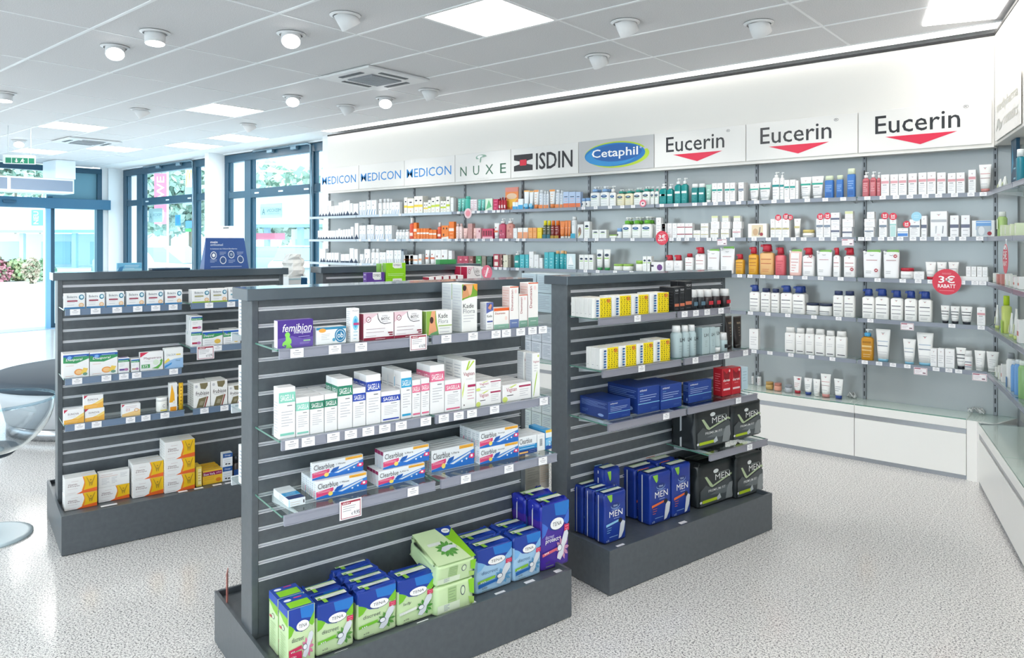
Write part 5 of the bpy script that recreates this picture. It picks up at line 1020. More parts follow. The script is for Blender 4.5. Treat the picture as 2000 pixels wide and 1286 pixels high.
put(ctn(wb, diasw(), (), None), cL, 1222, 1380, 512, B1, V, 'wide white carton with lemon', P, d=.05, n=1); put(ctn(wb, diasw()), cL, 1384, 1520, 500, B1, V, 'wide white carton with lemon', P, d=.05, n=2)
P = 'third shelf of left dark rack'
put(ctn(wb, dias(), (), '#e9ecee'), cL, 132, 338, 692, C1, V, 'square carton with orange slices', P, d=.05, n=2); put(ctn(wb, dias()), cL, 341, 560, 680, C1, V, 'square carton with orange slices', P, d=.05, n=2)
put(ctn(wb, dsmall('#6a4f94'), tp=[('e', .5, .5, .4, .4, '#8f62a8')]), cL, 563, 652, 722, C1, V, 'small white carton with purple bar', P, d=.04)
me = MB(); me.loft([(0, 0, 0, .028, .012, 2), (0, .0, .004, .030, .013, 2), (0, 0, .02, .024, .010, 2)], 18, mat('#7d5a9c', .3)); 
put(ctn(wb, dsmall('#c9a08a')), cL, 664, 730, 728, C1, V, 'smallest white carton with striped top', P, d=.035)
put(ctn(wb, magn()), cL, 734, 916, 680, C1, V, 'white carton with green curved arrow', P, d=.04); put(ctn('#f2f4f4', calc()), cL, 924, 1072, 648, C1, V, 'white and pale blue calcium carton', P, d=.05)
P = 'fourth shelf of left dark rack'
z_, *_r = put(ctn(wb, eunova()), cL, 302, 457, 1122, D1, V, 'stacked orange based carton', P, d=.05)
put(ctn(wb, eunova()), cL, 294, 448, 1018, D1, V, 'stacked orange based carton', P, d=.05, base=z_)
put(ctn(wb, eunova()), cL, 138, 298, 1130, D1, V - .004, 'single orange based carton with red corner', P, d=.05)
put(ctn(wb, vitd()), cL, 592, 738, 1088, D1, V, 'small white carton with peach base', P, d=.04)
def jar_cap(c, cc, f=.3, fr=()): 
    def mk(w_, d, h): return jar_mesh(w_, w_, h * (1 - f), c, fr), [('lid', cap_mesh(w_ * .5, h * f, cc, 1.0), (0, w_ / 2, h * (1 - f)))]
    return mk
put(jar_cap('#f3f2ec', '#f6f6f4', .25, [('r', .3, .1, .9, .2, '#e9d34a'), ('t', 'C', .5, .4, .7, .7, '#7d7d84')]), cL, 866, 955, 1035, D1, V, 'white screw top tub', P, 'tub', d=.04, name='tablet_tub')
put(ctn('#f3f3f2', [('p', [(.0, .3), (.3, .95), (.62, .62), (.7, .3)], '#f0b030'), ('r', .1, 0, .9, .14, '#ef9c2a'), ('e', .6, .3, .18, .06, '#e9e6dc')]), cL, 962, 1026, 918, D1, V, 'tall slim white carton with orange wedge', P, d=.035)
put(lambda w_, d, h: (lambda mb: (mb.loft([(0, w_ / 2, 0, w_ * .45, w_ * .45, 2), (0, w_ / 2, h * .94, w_ * .45, w_ * .45, 2)], 18, mat('#f0bf2a', .3)), prints(mb, [('l', .3, .2, .6, .8, 6, '#8a5a1a')], front(w_, h), e0=.0), mb.mesh('tablet_tube'))[-1])(MB()), cL, 1036, 1078, 905, D1, V, 'yellow tablet tube', P, 'tablet tube', d=.03, name='tablet_tube')
fs = [('l', .1, .1, .9, .9, 10, '#c9c5bb')]
for a, b, yt, n in ((1152, 1284, 920, 3), (1287, 1418, 902, 3), (1423, 1540, 940, 2)): put(ctn('#f4f3f1', frub(), fs), cL, a, b, yt, .652, V, 'upright carton with brown blocks', P, d=.045, n=n)
P = 'tray of left dark rack'; vb = lambda: ctn('#f6f5f4', vitb(), [('l', .1, .2, .9, .8, 5, '#e3dcd8')])
def stk(xl, xr, yb, ys, desc, n=1, first=None, d=.045):
    z_ = T2; V_ = None
    for i, yt in enumerate(ys):
        mk = vb() if not (first and i == 1) else ctn('#f3f2f1', vitback())
        z_, _, _, V_, _ = put(mk, cK, xl, xr, yt, T2, V_, desc if not (first and i == 1) else 'white carton showing its back, on top of a vitamin carton', P, d=d, n=n, base=z_, yb=yb if V_ is None else None, **({} if V_ is None else {}))
VB0 = 'orange waved vitamin carton'
stk(503, 760, 880, (762, 630), VB0 + ', first stack', 2)
stk(768, 1012, 815, (700, 585), VB0 + ', second stack', 1, first=True, d=.05)
stk(1036, 1278, 780, (645, 518), VB0 + ', third stack', 3)
stk(1287, 1523, 742, (612, 486, 345), VB0 + ', fourth stack', 3)
put(ctn('#f3d65a', [('r', .3, .1, .9, .9, '#f6e9b0'), ('l', .35, .3, .85, .7, 4, '#caa84a')]), cK, 1532, 1578, 535, T2, None, 'narrow yellow carton', P, d=.05, n=2, yb=690)
put(ctn('#f5c43a', eisen(), (), '#8c1f4c'), cK, 1582, 1738, 568, T2, None, 'yellow carton with plum band', P, d=.028, n=4, yb=676, pitch=.045)
nv = lambda: ctn('#eef1f5', [('r', 0, .68, 1, 1, '#2a5a9c'), ('t', 'Omega', .2, .76, .8, .9, '#ffffff'), ('l', .1, .35, .8, .5, 2, LG), ('e', .35, .2, .12, .05, '#3a3a40'), ('e', .65, .18, .12, .05, '#3a3a40')])
z_, _, _, V_, _ = put(nv(), cK, 1738, 1816, 535, T2, None, 'white carton with blue top, stacked pair', P, d=.05, yb=648)
put(nv(), cK, 1740, 1818, 430, T2, V_, 'white carton with blue top, stacked pair', P, d=.05, base=z_)
put(jar_cap('#4a3f3a', '#23262b', .3, [('r', 0, .0, 1, .6, '#2a4f8c')]), cK, 1826, 1890, 450, T2, V_, 'dark brown tablet jar with black lid', P, 'tub', d=.05, name='tablet_tub')
for k, (px, py) in enumerate(((213, 988), (357, 961), (388, 955), (424, 948), (448, 944))): reg(trayc(px, py, 0, s=1.6 if k == 0 else 1), 'small white price card lying flat', 'front lip of left dark rack', 'price card', 'price cards on the tray of the left rack', (k, 0, 0))

# things standing on the left rack's cap
ZT = 1.4345
def stand_on(px0, px1, pyb, V_): return gu(px0, V_), gu(px1, V_)
a_, b_ = stand_on(397, 484, 527, 4.75); h = GF.onv(440, 465, 4.75)[1] - ZT; wd = b_ - a_
t = tag(empty('counter_display', GF.w((a_ + b_) / 2, 4.73, ZT), GF.a), 'dark blue tent shaped counter sign with round icons', 'counter sign')
mb = MB(); bc = mat('#1f4f94', .4); tw = wd * .43
mb.quads([(-wd * .5, 0, 0), (wd * .5, 0, 0), (wd * .43, .035, h), (-wd * .43, .035, h), (-wd * .5, .10, 0), (wd * .5, .10, 0), (wd * .43, .04, h), (-wd * .43, .04, h)], [(0, 1, 2, 3), (5, 4, 7, 6), (4, 0, 3, 7), (1, 5, 6, 2), (3, 2, 6, 7), (0, 4, 5, 1)], bc)
items = [('t', 'mein', .12, .83, .30, .90, '#ffffff', .03), ('t', 'orthomol', .12, .74, .43, .82, '#dbe6f4', .01), ('t', 'So funktioniert der Orthomol Bestellservice', .12, .63, .78, .67, '#e6eefa', .02), ('l', .14, .07, .84, .08, 1, '#c9d8ee')]
for x, y in ((.20, .44), (.42, .28), (.62, .46), (.83, .30)): items += [('e', x, y, .075, .125, '#dfe6ee'), ('e', x, y, .06, .10, '#2a4f84')]
items += [('e', .20, .44, .035, .06, '#f4f6f8'), ('e', .62, .46, .03, .05, '#8fa3bf')] + [('l', x, y, x + .16, y + .08, 3, '#c9d8ee') for x, y in ((.34, .46), (.76, .46), (.12, .22), (.54, .20))]
prints(mb, items, lambda a, b, e: (-wd / 2 * (1 - .14 * b) + wd * (1 - .14 * b) * a, .035 * b - e * 2, b * h)); mb.build('card', t)
a_, b_ = stand_on(229, 277, 529, 4.74); h = GF.onv(250, 514, 4.74)[1] - ZT
mb = MB(); wd = b_ - a_; mb.cbox(-wd / 2, wd / 2, 0, .03, 0, h, .001, mat('#6fb9dd', .4)); prints(mb, [('r', 0, .0, 1, .3, '#a9dcee'), ('l', .3, .3, .9, .7, 3, '#e9f7fc'), ('p', [(.02, .0), (.2, .0), (.26, .6), (.1, .5)], '#3f86b8')], front(wd, h)); tag(mb.build('leaflet_box', None, GF.w((a_ + b_) / 2, 4.74, ZT), GF.a), 'light blue leaflet box standing on the left rack', 'leaflet box')
a_, b_ = gu(297, 4.72), gu(372, 4.72); mb = MB(); mb.cbox(0, b_ - a_, 0, .11, 0, .012, .003, mat('#2a4660', .4)); tag(mb.build('magazine', None, GF.w(a_, 4.72, ZT), GF.a), 'flat dark blue brochure lying on top of the left rack', 'brochure')
# white dispenser column with paper bag between the racks
pu, pv = gu(561, 4.95), 4.95
t = tag(empty('display_column', GF.w(pu + .01, pv, 0), GF.a), 'white display box between the two far racks', 'display box')
zt_ = GF.onv(570, 541, pv)[1]; ww = gu(600, pv) - gu(561, pv)
mb = MB(); mb.cbox(0, ww * .62, 0, .2, 0, zt_, .003, mat('#f4f7f8', .4)); mb.box(0, ww * .62, -.002, 0, zt_ - .02, zt_ - .012, mat('#bfe0ea', .4)); mb.build('body', t)
mb = MB(); mb.cbox(ww * .62 + .001, ww * 1.0, .02, .2, 0, zt_ - .01, .003, mat('#235a86', .4)); mb.build('blue_side', t)
mb = MB(); rnd = random.Random(5); hb = GF.onv(580, 497, pv)[1] - zt_
mb.loft([(ww * .5, .1, z * hb, ww * (.46 if z < .2 else .52 - .2 * z) + rnd.uniform(-.012, .012), .09 * (1.1 - .4 * z) + rnd.uniform(-.01, .01), 2.6) for z in (0, .12, .28, .45, .6, .75, .88, 1)], 14, mat('#f1f1ee', .8), smooth=False)
mb.v = [(x + rnd.uniform(-.012, .012), y + rnd.uniform(-.012, .012), z) for x, y, z in mb.v]
tag(mb.build('paper_bag', None, GF.w(pu + .01, pv, zt_ + .001), GF.a), 'crumpled white paper bag standing on the white display box', 'paper bag')

# ----- far rack (G4): goods of its top shelf showing over the nearest rack
V4 = 4.46; A4 = 1.252
shelf(1.96, 2.55, V4, 4.705, A4, 'left glass shelf of the far dark rack', (.1, .2, .3, .4), group='glass shelves on the far dark rack'); shelf(2.56, 3.14, V4, 4.705, A4, 'right glass shelf of the far dark rack', (.1, .2, .3, .4), group='glass shelves on the far dark rack')
c7 = (590, 500, 7.4074); P = 'top shelf of far dark rack'; V = V4 + .012
syl = lambda c, s='LACT': [('p', [(.34, 1), (.80, 1), (.80, .75), (.72, .66), (.44, .66), (.34, .75)], '#f4f4f2'), ('t', 'SYMBIO', .38, .80, .76, .92, '#4b4b55', .01), ('l', .1, .2, .9, .3, 2, '#f1f6e4'), ('e', .78, .70, .05, .05, '#b9d4dc')]
put(ctn('#5d3b93', syl(0), [('l', .2, .1, .8, .9, 5, '#d9cfe9')], '#7a5fae'), c7, 930, 1195, 245, A4, V, 'purple carton with white tongue label', P, d=.05)
z_, *_r = put(ctn('#8fd11c', syl(0), (), '#8fc45a'), c7, 1212, 1500, 335, A4, V, 'lime green carton with white tongue label, lower', P, d=.05)
put(ctn('#8fd11c', syl(0), (), '#8fc45a'), c7, 1212, 1500, 108, A4, V, 'lime green carton with white tongue label, upper', P, d=.05, base=z_)
put(ctn('#8fc45a', syl(0)), c7, 1120, 1205, 115, A4, V + .055, 'green carton behind the purple one', P, d=.05)
put(ctn('#e9b0a8', [('r', 0, 0, .4, 1, '#5f9fd2')]), c7, 655, 835, 402, A4, V, 'tiny pink and blue carton', P, d=.05)
put(ctn('#f4efef', [('l', .1, .3, .9, .7, 2, '#d2a2a8')], (), '#b8505c'), c7, 1600, 1830, 362, A4, V, 'low white carton with pink side', P, d=.08)
for k, (a, b) in enumerate(((838, 848), (851, 863), (866, 877), (880, 891), (894, 905))):
    put(ctn('#f4efef', [('e', .5, .55, .3, .16, '#7d6a70'), ('l', .2, .2, .8, .3, 2, '#d2a2a8')], (), '#a32a44'), (0, 0, 1), a, b, 542 - k, A4, V, 'small white carton with dark round logo', P, d=.09)
put(ctn('#f4efef', biotic(), (), '#c2284c'), cb, 555, 695, 105, A4, V + .05, 'white carton with crimson side and round logo', P, d=.085, n=2)

# ----- goods on the rear sides of the racks (seen past their ends)
RV2, RV3 = 2.80, 2.835
def rear_shelf(u0, u1, v0, z, label):
    t = tag(empty('glass_shelf', GF.w(u0, v0, z), GF.a), label, 'shelf', 'rear glass shelves of the racks'); L = u1 - u0
    mb = MB(); mb.box(0, L, 0, .26, -.006, 0, GLASS); mb.build('glass_plate', t)
    mb = MB(); mb.box(.004, L - .004, .261, .272, -.034, .001, mat('#dfe4ea', .3)); mb.build('price_rail', t)
for k, z in enumerate((1.235, .945, .655)): rear_shelf(.88, 1.45, RV2 + .002, z, ('upper', 'middle', 'lower')[k] + ' glass shelf at the rear of the nearest rack')
rz = [('l', .1, .1, .9, .9, 12, '#d3d8df')]
bxw = lambda c: ctn(c, [('l', .12, .2, .85, .85, 8, '#aab4c2')], [('l', .12, .2, .85, .85, 8, '#aab4c2')])
def rear(u, v, z, wd, d, h, col, desc, place, k, lvl=0, nme='medicine_box'):
    me = carton(wd, d, h, col, [('l', .12, .2, .85, .85, 8, '#9fabb9')], [('l', .12, .2, .85, .85, 8, '#9fabb9')], None, None, nme)
    o = link(nme, me, None, GF.w(u, v, z), GF.a); reg(o, desc, place, 'box', desc + ' ' + place, (k * .1, 0, lvl)); return o
for k, z in enumerate((1.236, .946, .656)):
    rear(.92, 2.86, z, .07, .12, .15 + .02 * (k % 2), '#eef2f5', 'white carton at the rear edge', ('upper', 'middle', 'lower')[k] + ' rear shelf of nearest rack', 0)
for k, z in enumerate((1.24, 1.0, .62)): rear_shelf(2.372, 2.95, RV3 + .002, z, ('upper', 'middle', 'lower')[k] + ' glass shelf at the rear of the right rack')
Pm = ('upper rear shelf of right rack', 'middle rear shelf of right rack', 'lower rear shelf of right rack')
for lv in range(2):
    for k in range(2): rear(2.44 + .0, 2.85 + .13 * k, 1.241 + lv * .098, .12, .12, .096, '#bfd0d8', 'blue grey carton, %s' % ('nearer' if k == 0 else 'farther'), Pm[0], 0, lv)
for k in range(3):
    for lv in range(2): rear(2.44, 2.85 + .085 * k, 1.001 + lv * .085, .12, .08, .083, '#e1e6ee', 'pale lilac grey carton, %s' % ('nearest', 'middle', 'farthest')[k], Pm[1], 0, lv)
for k in range(3):
    for lv in range(2): rear(2.44, 2.85 + .085 * k, .621 + lv * .10, .12, .08, .098, '#d3dedd' if lv == 0 else '#dae2e2', 'pale grey green carton, %s' % ('nearest', 'middle', 'farthest')[k], Pm[2], 0, lv)
# leaflets hanging at the end of the nearest rack
for k, (px0, px1, py0, py1, col, lb) in enumerate(((1026, 1054, 893, 975, '#a8a79d', 'grey paper leaflet hanging behind the end of the nearest rack'), (1052, 1072, 880, 952, '#efe9df', 'cream speckled leaflet hanging behind the end of the nearest rack'))):
    v = 2.86 + k * .03; ua, z1 = GF.onv(px0, py0, v); ub, z0 = GF.onv(px1, py1, v); wd, h = ub - ua, z1 - z0; mb = MB()
    N = 8
    for i in range(N):
        a, b = i / N, (i + 1) / N; w1, w2 = .006 * math.sin(a * 7), .006 * math.sin(b * 7)
        mb.quads([(w1, w1, a * h), (wd + w1, w1, a * h), (wd + w2, w2, b * h), (w2, w2, b * h), (w1, w1 + .001, a * h), (wd + w1, w1 + .001, a * h), (wd + w2, w2 + .001, b * h), (w2, w2 + .001, b * h)], [(0, 1, 2, 3), (5, 4, 7, 6), (0, 3, 7, 4), (1, 5, 6, 2)], mat(col, .6))
    prints(mb, [('l', .1, .2, .9, .8, 12, '#8d8c84' if k == 0 else '#e3cdb4')], lambda a, b, e: (a * wd, -.007 - e, b * h), e0=0)
    tag(mb.build('leaflet', None, GF.w(ua, v, z0), GF.a), lb, 'leaflet')
# coral card behind the left end of the nearest rack
mb = MB(); mb.cbox(0, .001 + .06, 0, .002, 0, .13, .0005, mat('#e08a80', .5)); tag(mb.build('coral_card', None, GF.w(.835, 2.96, .185), GF.a + 1.2), 'coral red card standing in the rear tray of the nearest rack', 'card')
# ================================================================== long wall unit
ZS = [1.934, 1.635, 1.336, 1.037, .729]; YS, YB = 5.765, 5.965
LV = ['top', 'second', 'third', 'fourth', 'fifth']
UPX = [-8.343 + .8461 * k for k in range(10)]
BACKM = noisy('brushed_panel', [(0.3, '#a9aeb0'), (0.7, '#b6babc')], 2, 0.2, detail=1, spec=.6, metal=.1)
t = tag(empty('wall_shelving', (0, YB, 0)), 'long wall shelving frame with grey metallic back panels and slotted posts', 'shelving')
for k in range(9):
    mb = MB(); mb.box(UPX[k] + .013, UPX[k + 1] - .013, 0, .02, .405, 2.33, BACKM); mb.build('back_panel', t)
mb = MB(); mb.box(UPX[9] + .013, -.60, 0, .02, .405, 2.33, BACKM); mb.build('back_panel', t)
pm, pdk = mat('#85888c', .35, .4), mat('#2f3236', .6)
for k in range(10):
    mb = MB(); mb.box(-.012, .012, -.012, .004, .405, 2.30, pm); 
    for q in range(31): mb.box(-.004, .004, -.0128, -.0121, .43 + q * .06, .465 + q * .06, pdk)
    mb.build('slotted_post', t, (UPX[k], 0, 0))
def wshelf(k, lv, z, tags):
    x0 = UPX[k] + .002 if k else -8.52; x1 = UPX[k + 1] - .002 if k < 8 else -.742
    side = 'bay %s' % ('one two three four five six seven eight nine'.split()[k])
    return shelf(x0, x1, YS, YB - .013, z, '%s wall shelf board, %s counted from the windows' % (LV[lv], side), tags, 'glass shelf boards of the long wall unit', .028, (), WF, 'wall_shelf', RAILG if k > 2 else mat('#c9d6e2', .3), TAGW)
wu = lambda px, Y=YS: rX(px, Y)
# px positions of the small white tickets, level by level
TK = [[745, 783, 897, 926, 936, 951, 966, 975, 984, 1141, 1165, 1193, 1217, 1238, 1294, 1322, 1358, 1378, 1399, 1423, 1444, 1479, 1513, 1539, 1578, 1613, 1648, 1695, 1725, 1751, 1778, 1808, 1834, 1865, 1897, 1921],
      [705, 723, 740, 758, 775, 797, 808, 824, 865, 877, 893, 905, 916, 932, 946, 962, 980, 991, 1013, 1025, 1146, 1167, 1199, 1237, 1313, 1327, 1343, 1364, 1386, 1397, 1415, 1432, 1474, 1502, 1527, 1551, 1571, 1606, 1630, 1683, 1697, 1722, 1740, 1759, 1784, 1804, 1832, 1860, 1881, 1914],
      [706, 728, 760, 806, 815, 825, 850, 942, 953, 970, 979, 988, 1012, 1145, 1169, 1203, 1235, 1415, 1446, 1466, 1491, 1518, 1545, 1573, 1604, 1643, 1715, 1764, 1794, 1819, 1849, 1879, 1905, 1920],
      [1423, 1467, 1501, 1540, 1591, 1639, 1701, 1860, 1917], [1474, 1505, 1546, 1586, 1627, 1690, 1718, 1745, 1773, 1829, 1854, 1873]]
for lv in range(5):
    for k in range(9):
        x0 = UPX[k] + .002 if k else -8.52
        tg = [wu(p) - x0 for p in TK[lv] if UPX[k] < wu(p) < UPX[k + 1]]
        sh = wshelf(k, lv, ZS[lv], [])
        for x in tg: link('price_tag', TAGW, sh, (x, -.0135, .001))
for lv, px in ((1, 1412), (1, 1657), (3, 1773), (4, 1799), (4, 1914)):
    k = max(i for i in range(9) if UPX[i] < wu(px)); 
    mb = MB(); prints_ = None
    W_, H_ = .085, .05; mb.box(-W_ / 2, W_ / 2, -.002, 0, -H_, 0, mat('#f3eef1', .35)); prints(mb, [('r', .03, .05, .97, .95, '#c99aa6'), ('r', .06, .09, .94, .88, '#f7f2f5'), ('r', .06, .78, .5, .95, '#b06a7c'), ('l', .12, .3, .6, .6, 3, '#b9a9b2'), ('r', .66, .2, .88, .36, '#8a5f70')], lambda a, b, e: (-W_ / 2 + W_ * a, -.002 - e, -H_ + H_ * b))
    o = mb.build('offer_card', None, (wu(px), YS - .016, ZS[lv] - .012)); tag(o, 'small pale red framed offer card clipped to the %s wall shelf, %s' % (LV[lv], 'nearer the corner' if px in (1657, 1914) else 'farther from the corner' if px in (1412, 1799) else 'only one there'), 'offer card', 'offer cards on the wall shelves')

# base cabinets
def cabinet(F_, u, wd, label, shelfglass=True):
    t = tag(empty('base_cabinet', F_.w(u, -.013, 0), F_.a), label, 'cabinet', 'white base cabinets under the wall shelves'); wm = mat('#f3f2ef', .3)
    mb = MB(); mb.box(.001, wd - .001, .03, .28, .03, .344, wm); mb.cbox(.001, wd - .001, .0, .28, .345, .404, .002, wm); mb.build('carcass', t)
    mb = MB(); mb.box(0, wd, .012, .28, .0, .03, mat('#a3a6ad', .35, .3)); mb.build('plinth', t)
    mb = MB(); mb.cbox(.002, wd - .002, .0, .018, .031, .309, .0012, wm); mb.build('door', t)
    mb = MB(); mb.box(.002, wd - .002, .008, .0295, .310, .344, mat('#a9abb0', .3, .4)); mb.build('grip_rail', t)
    mb = MB(); mb.box(.002, wd - .002, .004, .277, .405, .411, GLASS); mb.box(.002, wd - .002, .0025, .004, .405, .411, GEDGE); mb.build('glass_top', t)
for k in range(9):
    x0 = UPX[k]; wd = .8461
    if k == 8: wd = -.86 - x0
    cabinet(Frame(0, 0, 5.703), x0, wd, 'white base cabinet with grey grip rail, %s from the corner' % ('first', 'second', 'third', 'fourth', 'fifth', 'sixth', 'seventh', 'eighth', 'ninth')[8 - k])
mb = MB(); mb.prism([(-.859, 5.690), (-.80, 5.690), (-.775, 5.60), (-.70, 5.64), (-.60, 5.97), (-.859, 5.97)], .0, .404, mat('#f3f2ef', .3)); mb.v = [(x, z, y) for x, y, z in mb.v]
tag(mb.build('corner_post'), 'white filler post in the corner between the two rows of cabinets', 'filler post')
mb = MB(); mb.prism([(-.857, 5.696), (-.79, 5.696), (-.70, 5.70), (-.60, 5.963), (-.857, 5.963)], .4045, .411, GLASS); mb.v = [(x, z, y) for x, y, z in mb.v]; tag(mb.build('corner_glass'), 'clear glass plate over the corner of the cabinets', 'glass plate')

# header with logo panels
YH = 5.80
HW = mat('#e9e6e1', .45)
hx0, hx1 = rX(640, YH), -.79 + .763 * .10
t = tag(empty('shelf_header', (0, YH, 0)), 'long white header box running above the wall shelving', 'header')
mb = MB(); mb.cbox(hx0, hx1, 0, .17, 2.245, 2.985, .002, HW); mb.build('box', t)
mb = MB(); mb.box(hx0, hx1, -.004, .18, 2.9855, 3.003, mat('#1c1c1e', .5)); mb.build('dark_top_trim', t)
mb = MB(); mb.box(hx0, hx1, -.018, -.0005, 2.235, 2.2445, mat('#e9e7e4', .3)); mb.build('ledge', t)
def sign(F_, u0, u1, v, zb, zt, items, label, base='#ece9e5', letters='logo'):
    t = tag(empty('brand_sign', F_.w(u0, v, zb), F_.a), label, 'sign', 'brand signs on the header'); wd, h = u1 - u0, zt - zb
    mb = MB(); mb.cbox(.003, wd - .003, 0, .006, 0, h, .001, mat(base, .2)); mb.build('panel', t)
    for q, it in enumerate(items):
        mb = MB(); prints(mb, [it], lambda a, b, e: (a * wd, -.0003 - e * 1.5 - q * .0003, b * h), .3); mb.build('lettering' if it[0] == 't' else 'emblem', t)
    return t
zb_, zt_h = 2.262, 2.262 + .30
def sx(px): return rX(px, YH - .01)
def zz(px, py): r = ray(px, py); return EYE + r[2] * (YH - .01) / r[1]
def rel(pxa, pxb):   # sign x range from pixels
    return sx(pxa), sx(pxb)
med = [('t', 'MEDICON', .05, .30, .93, .64, '#1583cc', .02), ('t', 'COSMETICS', .3, .12, .7, .20, '#ece9e6', 0)]
ISD = [('r', .05, .60, .34, .78, '#231f24'), ('r', .05, .22, .34, .40, '#231f24'), ('p', [(.05, .60), (.34, .60), (.25, .55), (.25, .45), (.34, .40), (.05, .40), (.14, .45), (.14, .55)], '#231f24'), ('r', .145, .40, .245, .60, '#d8203c'), ('t', 'ISDIN', .39, .22, .92, .78, '#231f24', .03)]
CET = [('p', ell(.50, .52, .41, .38, 36, .35, .35 + PI), '#b8d433'), ('p', ell(.53, .47, .41, .38, 36, PI + .35, 2 * PI + .35), '#b8d433'), ('p', ell(.49, .50, .40, .36, 36), '#1f79c0'), ('e', .44, .46, .34, .30, '#2f93d4'), ('e', .52, .55, .33, .27, '#1b63ae'), ('t', 'Cetaphil', .19, .36, .80, .70, '#ffffff', .03), ('t', '®', .82, .62, .85, .68, '#ffffff')]
EUC = [('t', 'Eucerin', .14, .42, .78, .86, '#26262a', .012), ('t', '®', .80, .84, .84, .92, '#5a5a60'), ('p', [(.22, .34), (.76, .34), (.49, .10)], '#e01f46')]
NUX = [('t', 'N', .10, .20, .22, .54, '#3a6a52', .004), ('t', 'U', .34, .20, .45, .54, '#3a6a52', .004), ('t', 'X', .56, .20, .70, .54, '#3a6a52', .004), ('t', 'E', .82, .20, .92, .54, '#3a6a52', .004), ('p', ell(.49, .82, .10, .10, 20, .2, PI + .6), '#8fae9c'), ('e', .47, .84, .055, .06, '#f6f5f3'), ('p', [(.46, .64), (.48, .64), (.49, .80), (.58, .86), (.56, .9), (.47, .82)], '#8fae9c'), ('t', 'PARIS', .42, .03, .62, .09, '#dcdad6')]
EDG = [626, 701, 790, 889, 998, 1130, 1278, 1457, 1676, 1938]
NAMES = ['white header sign with blue lettering at the window end', 'white header sign with blue lettering, second from the windows', 'white header sign with blue lettering, third from the windows', 'white header sign with green spaced capital letters and small tree', 'white header sign with black letters and a red square emblem', 'grey header sign with blue oval and lime crescent', 'white sign with black lettering over a red triangle, farthest', 'white sign with black lettering over a red triangle, middle', 'white sign with black lettering over a red triangle, nearest']
IT = [med, med, med, NUX, ISD, CET, EUC, EUC, EUC]
for k in range(9):
    a, b = sx(EDG[k]), sx(EDG[k + 1])
    if k == 0: a = max(a, hx0 - .15)
    sign(WF, a, b, YH - .012, zb_, zt_h, IT[k], NAMES[k], '#eceae7' if k != 5 else '#c3c3c4')

# ================================================================== angled right hand wall unit
RS, RB = .062, .262
t = tag(empty('wall_shelving', RF.w(0, RB, 0), RF.a), 'angled wall shelving frame at the right edge with pale back panels', 'shelving')
for k in range(5):
    mb = MB(); mb.box(-.17 + k * .85, -.17 + (k + 1) * .85 - .02, 0, .02, .405, 2.33, mat('#c9ccc8', .3, .1)); mb.build('back_panel', t)
    mb = MB(); mb.box(-.012, .012, -.012, .004, .405, 2.30, pm); mb.build('slotted_post', t, (-.18 + (k + 1) * .85, 0, 0))
for lv in range(5):
    for k in range(3):
        u0 = -.035 + k * .85; 
        shelf(u0, u0 + .845, RS, RB - .013, ZS[lv], '%s shelf board of the angled right unit, %s from the corner' % (LV[lv], ('first', 'second', 'third')[k]), [] , 'glass shelf boards of the angled right unit', .028, (), RF, 'wall_shelf', RAILG, TAGW)
for k in range(5):
    cabinet(RF, .06 + k * .845, .845, 'white base cabinet of the angled right unit, %s from the corner' % ('first', 'second', 'third', 'fourth', 'fifth')[k])
t = tag(empty('shelf_header', RF.w(0, .10, 0), RF.a), 'white header box above the angled right hand shelving', 'header')
mb = MB(); mb.cbox(-.07, 4.2, 0, .17, 2.245, 2.985, .002, HW); mb.build('box', t); mb = MB(); mb.box(-.07, 4.2, -.004, .18, 2.9855, 3.003, mat('#1c1c1e', .5)); mb.build('dark_top_trim', t)
gy = '#b9b8a6'
sign(RF, .02, .82, .088, zb_, zt_h, [('t', 'medipharma', .10, .52, .92, .80, gy, .0), ('t', 'cosmetics', .38, .22, .92, .46, '#c9c8bc', 0), ('p', [(.05, .20), (.12, .42), (.18, .44), (.26, .30), (.34, .34), (.30, .22), (.2, .16), (.14, .30), (.09, .20)], '#a9ada6')], 'pale header sign with grey lettering and wave emblem at the right edge')

# ----- goods on the long wall
def bt(c, cap, fr=(), capf=.2, kind='cap', neck=.5, e=3, d=.6):
    """bottle with a child cap or pump; h is the overall height"""
    def mk(w_, dd, h):
        hb = h * (1 - capf); dd = min(dd, w_ * d + .012)
        me = bottle(w_, dd, hb, c, neck, e, fr, .9 if kind != 'cap' else .93)
        if kind == 'pump': cm = pump_mesh(w_ * .9, h * capf, '#f1f3f3', 1, cap)
        elif kind == 'beak': cm = beak_mesh(w_ * 1.15, h * capf, cap)
        else: cm = cap_mesh(w_ * .5 * neck * (1.25 if neck < .7 else 1), h * capf, cap, .96, 2.2, min(dd / 2, w_ * .5 * neck * 1.2))
        return me, [('pump' if kind != 'cap' else 'cap', cm, (0, dd / 2, hb))]
    return mk
def ptch(c='#f6f6f7', top='#79b84a', fr=(), sp=True):
    def mk(w_, d, h): return pouch_mesh(w_, d, h, c, fr, top), [('spout', spout_mesh(w_, h), (0, d / 2, 0))]
    return mk
LGO = lambda y=.86: [('p', [(.36, y), (.44, y - .03), (.56, y - .03), (.64, y), (.56, y - .015), (.44, y - .015)], '#6a6a72'), ('p', [(.44, y - .045), (.56, y - .045), (.5, y - .07)], '#d84a5c')]
euc = lambda c, y0=.60, y1=.70: LGO() + [('r', .04, y0, .96, y1, c), ('r', .2, .50, .7, .525, '#5a5a62'), ('l', .12, .16, .8, .42, 4, '#c9c9cf')]
def zig(col='#1f3350'): return [('p', [(0, 0), (1, 0), (1, .08), (.75, .18), (.5, .34), (.25, .18), (0, .08)], col), ('l', .3, .7, .7, .78, 2, '#c3c9d3')]
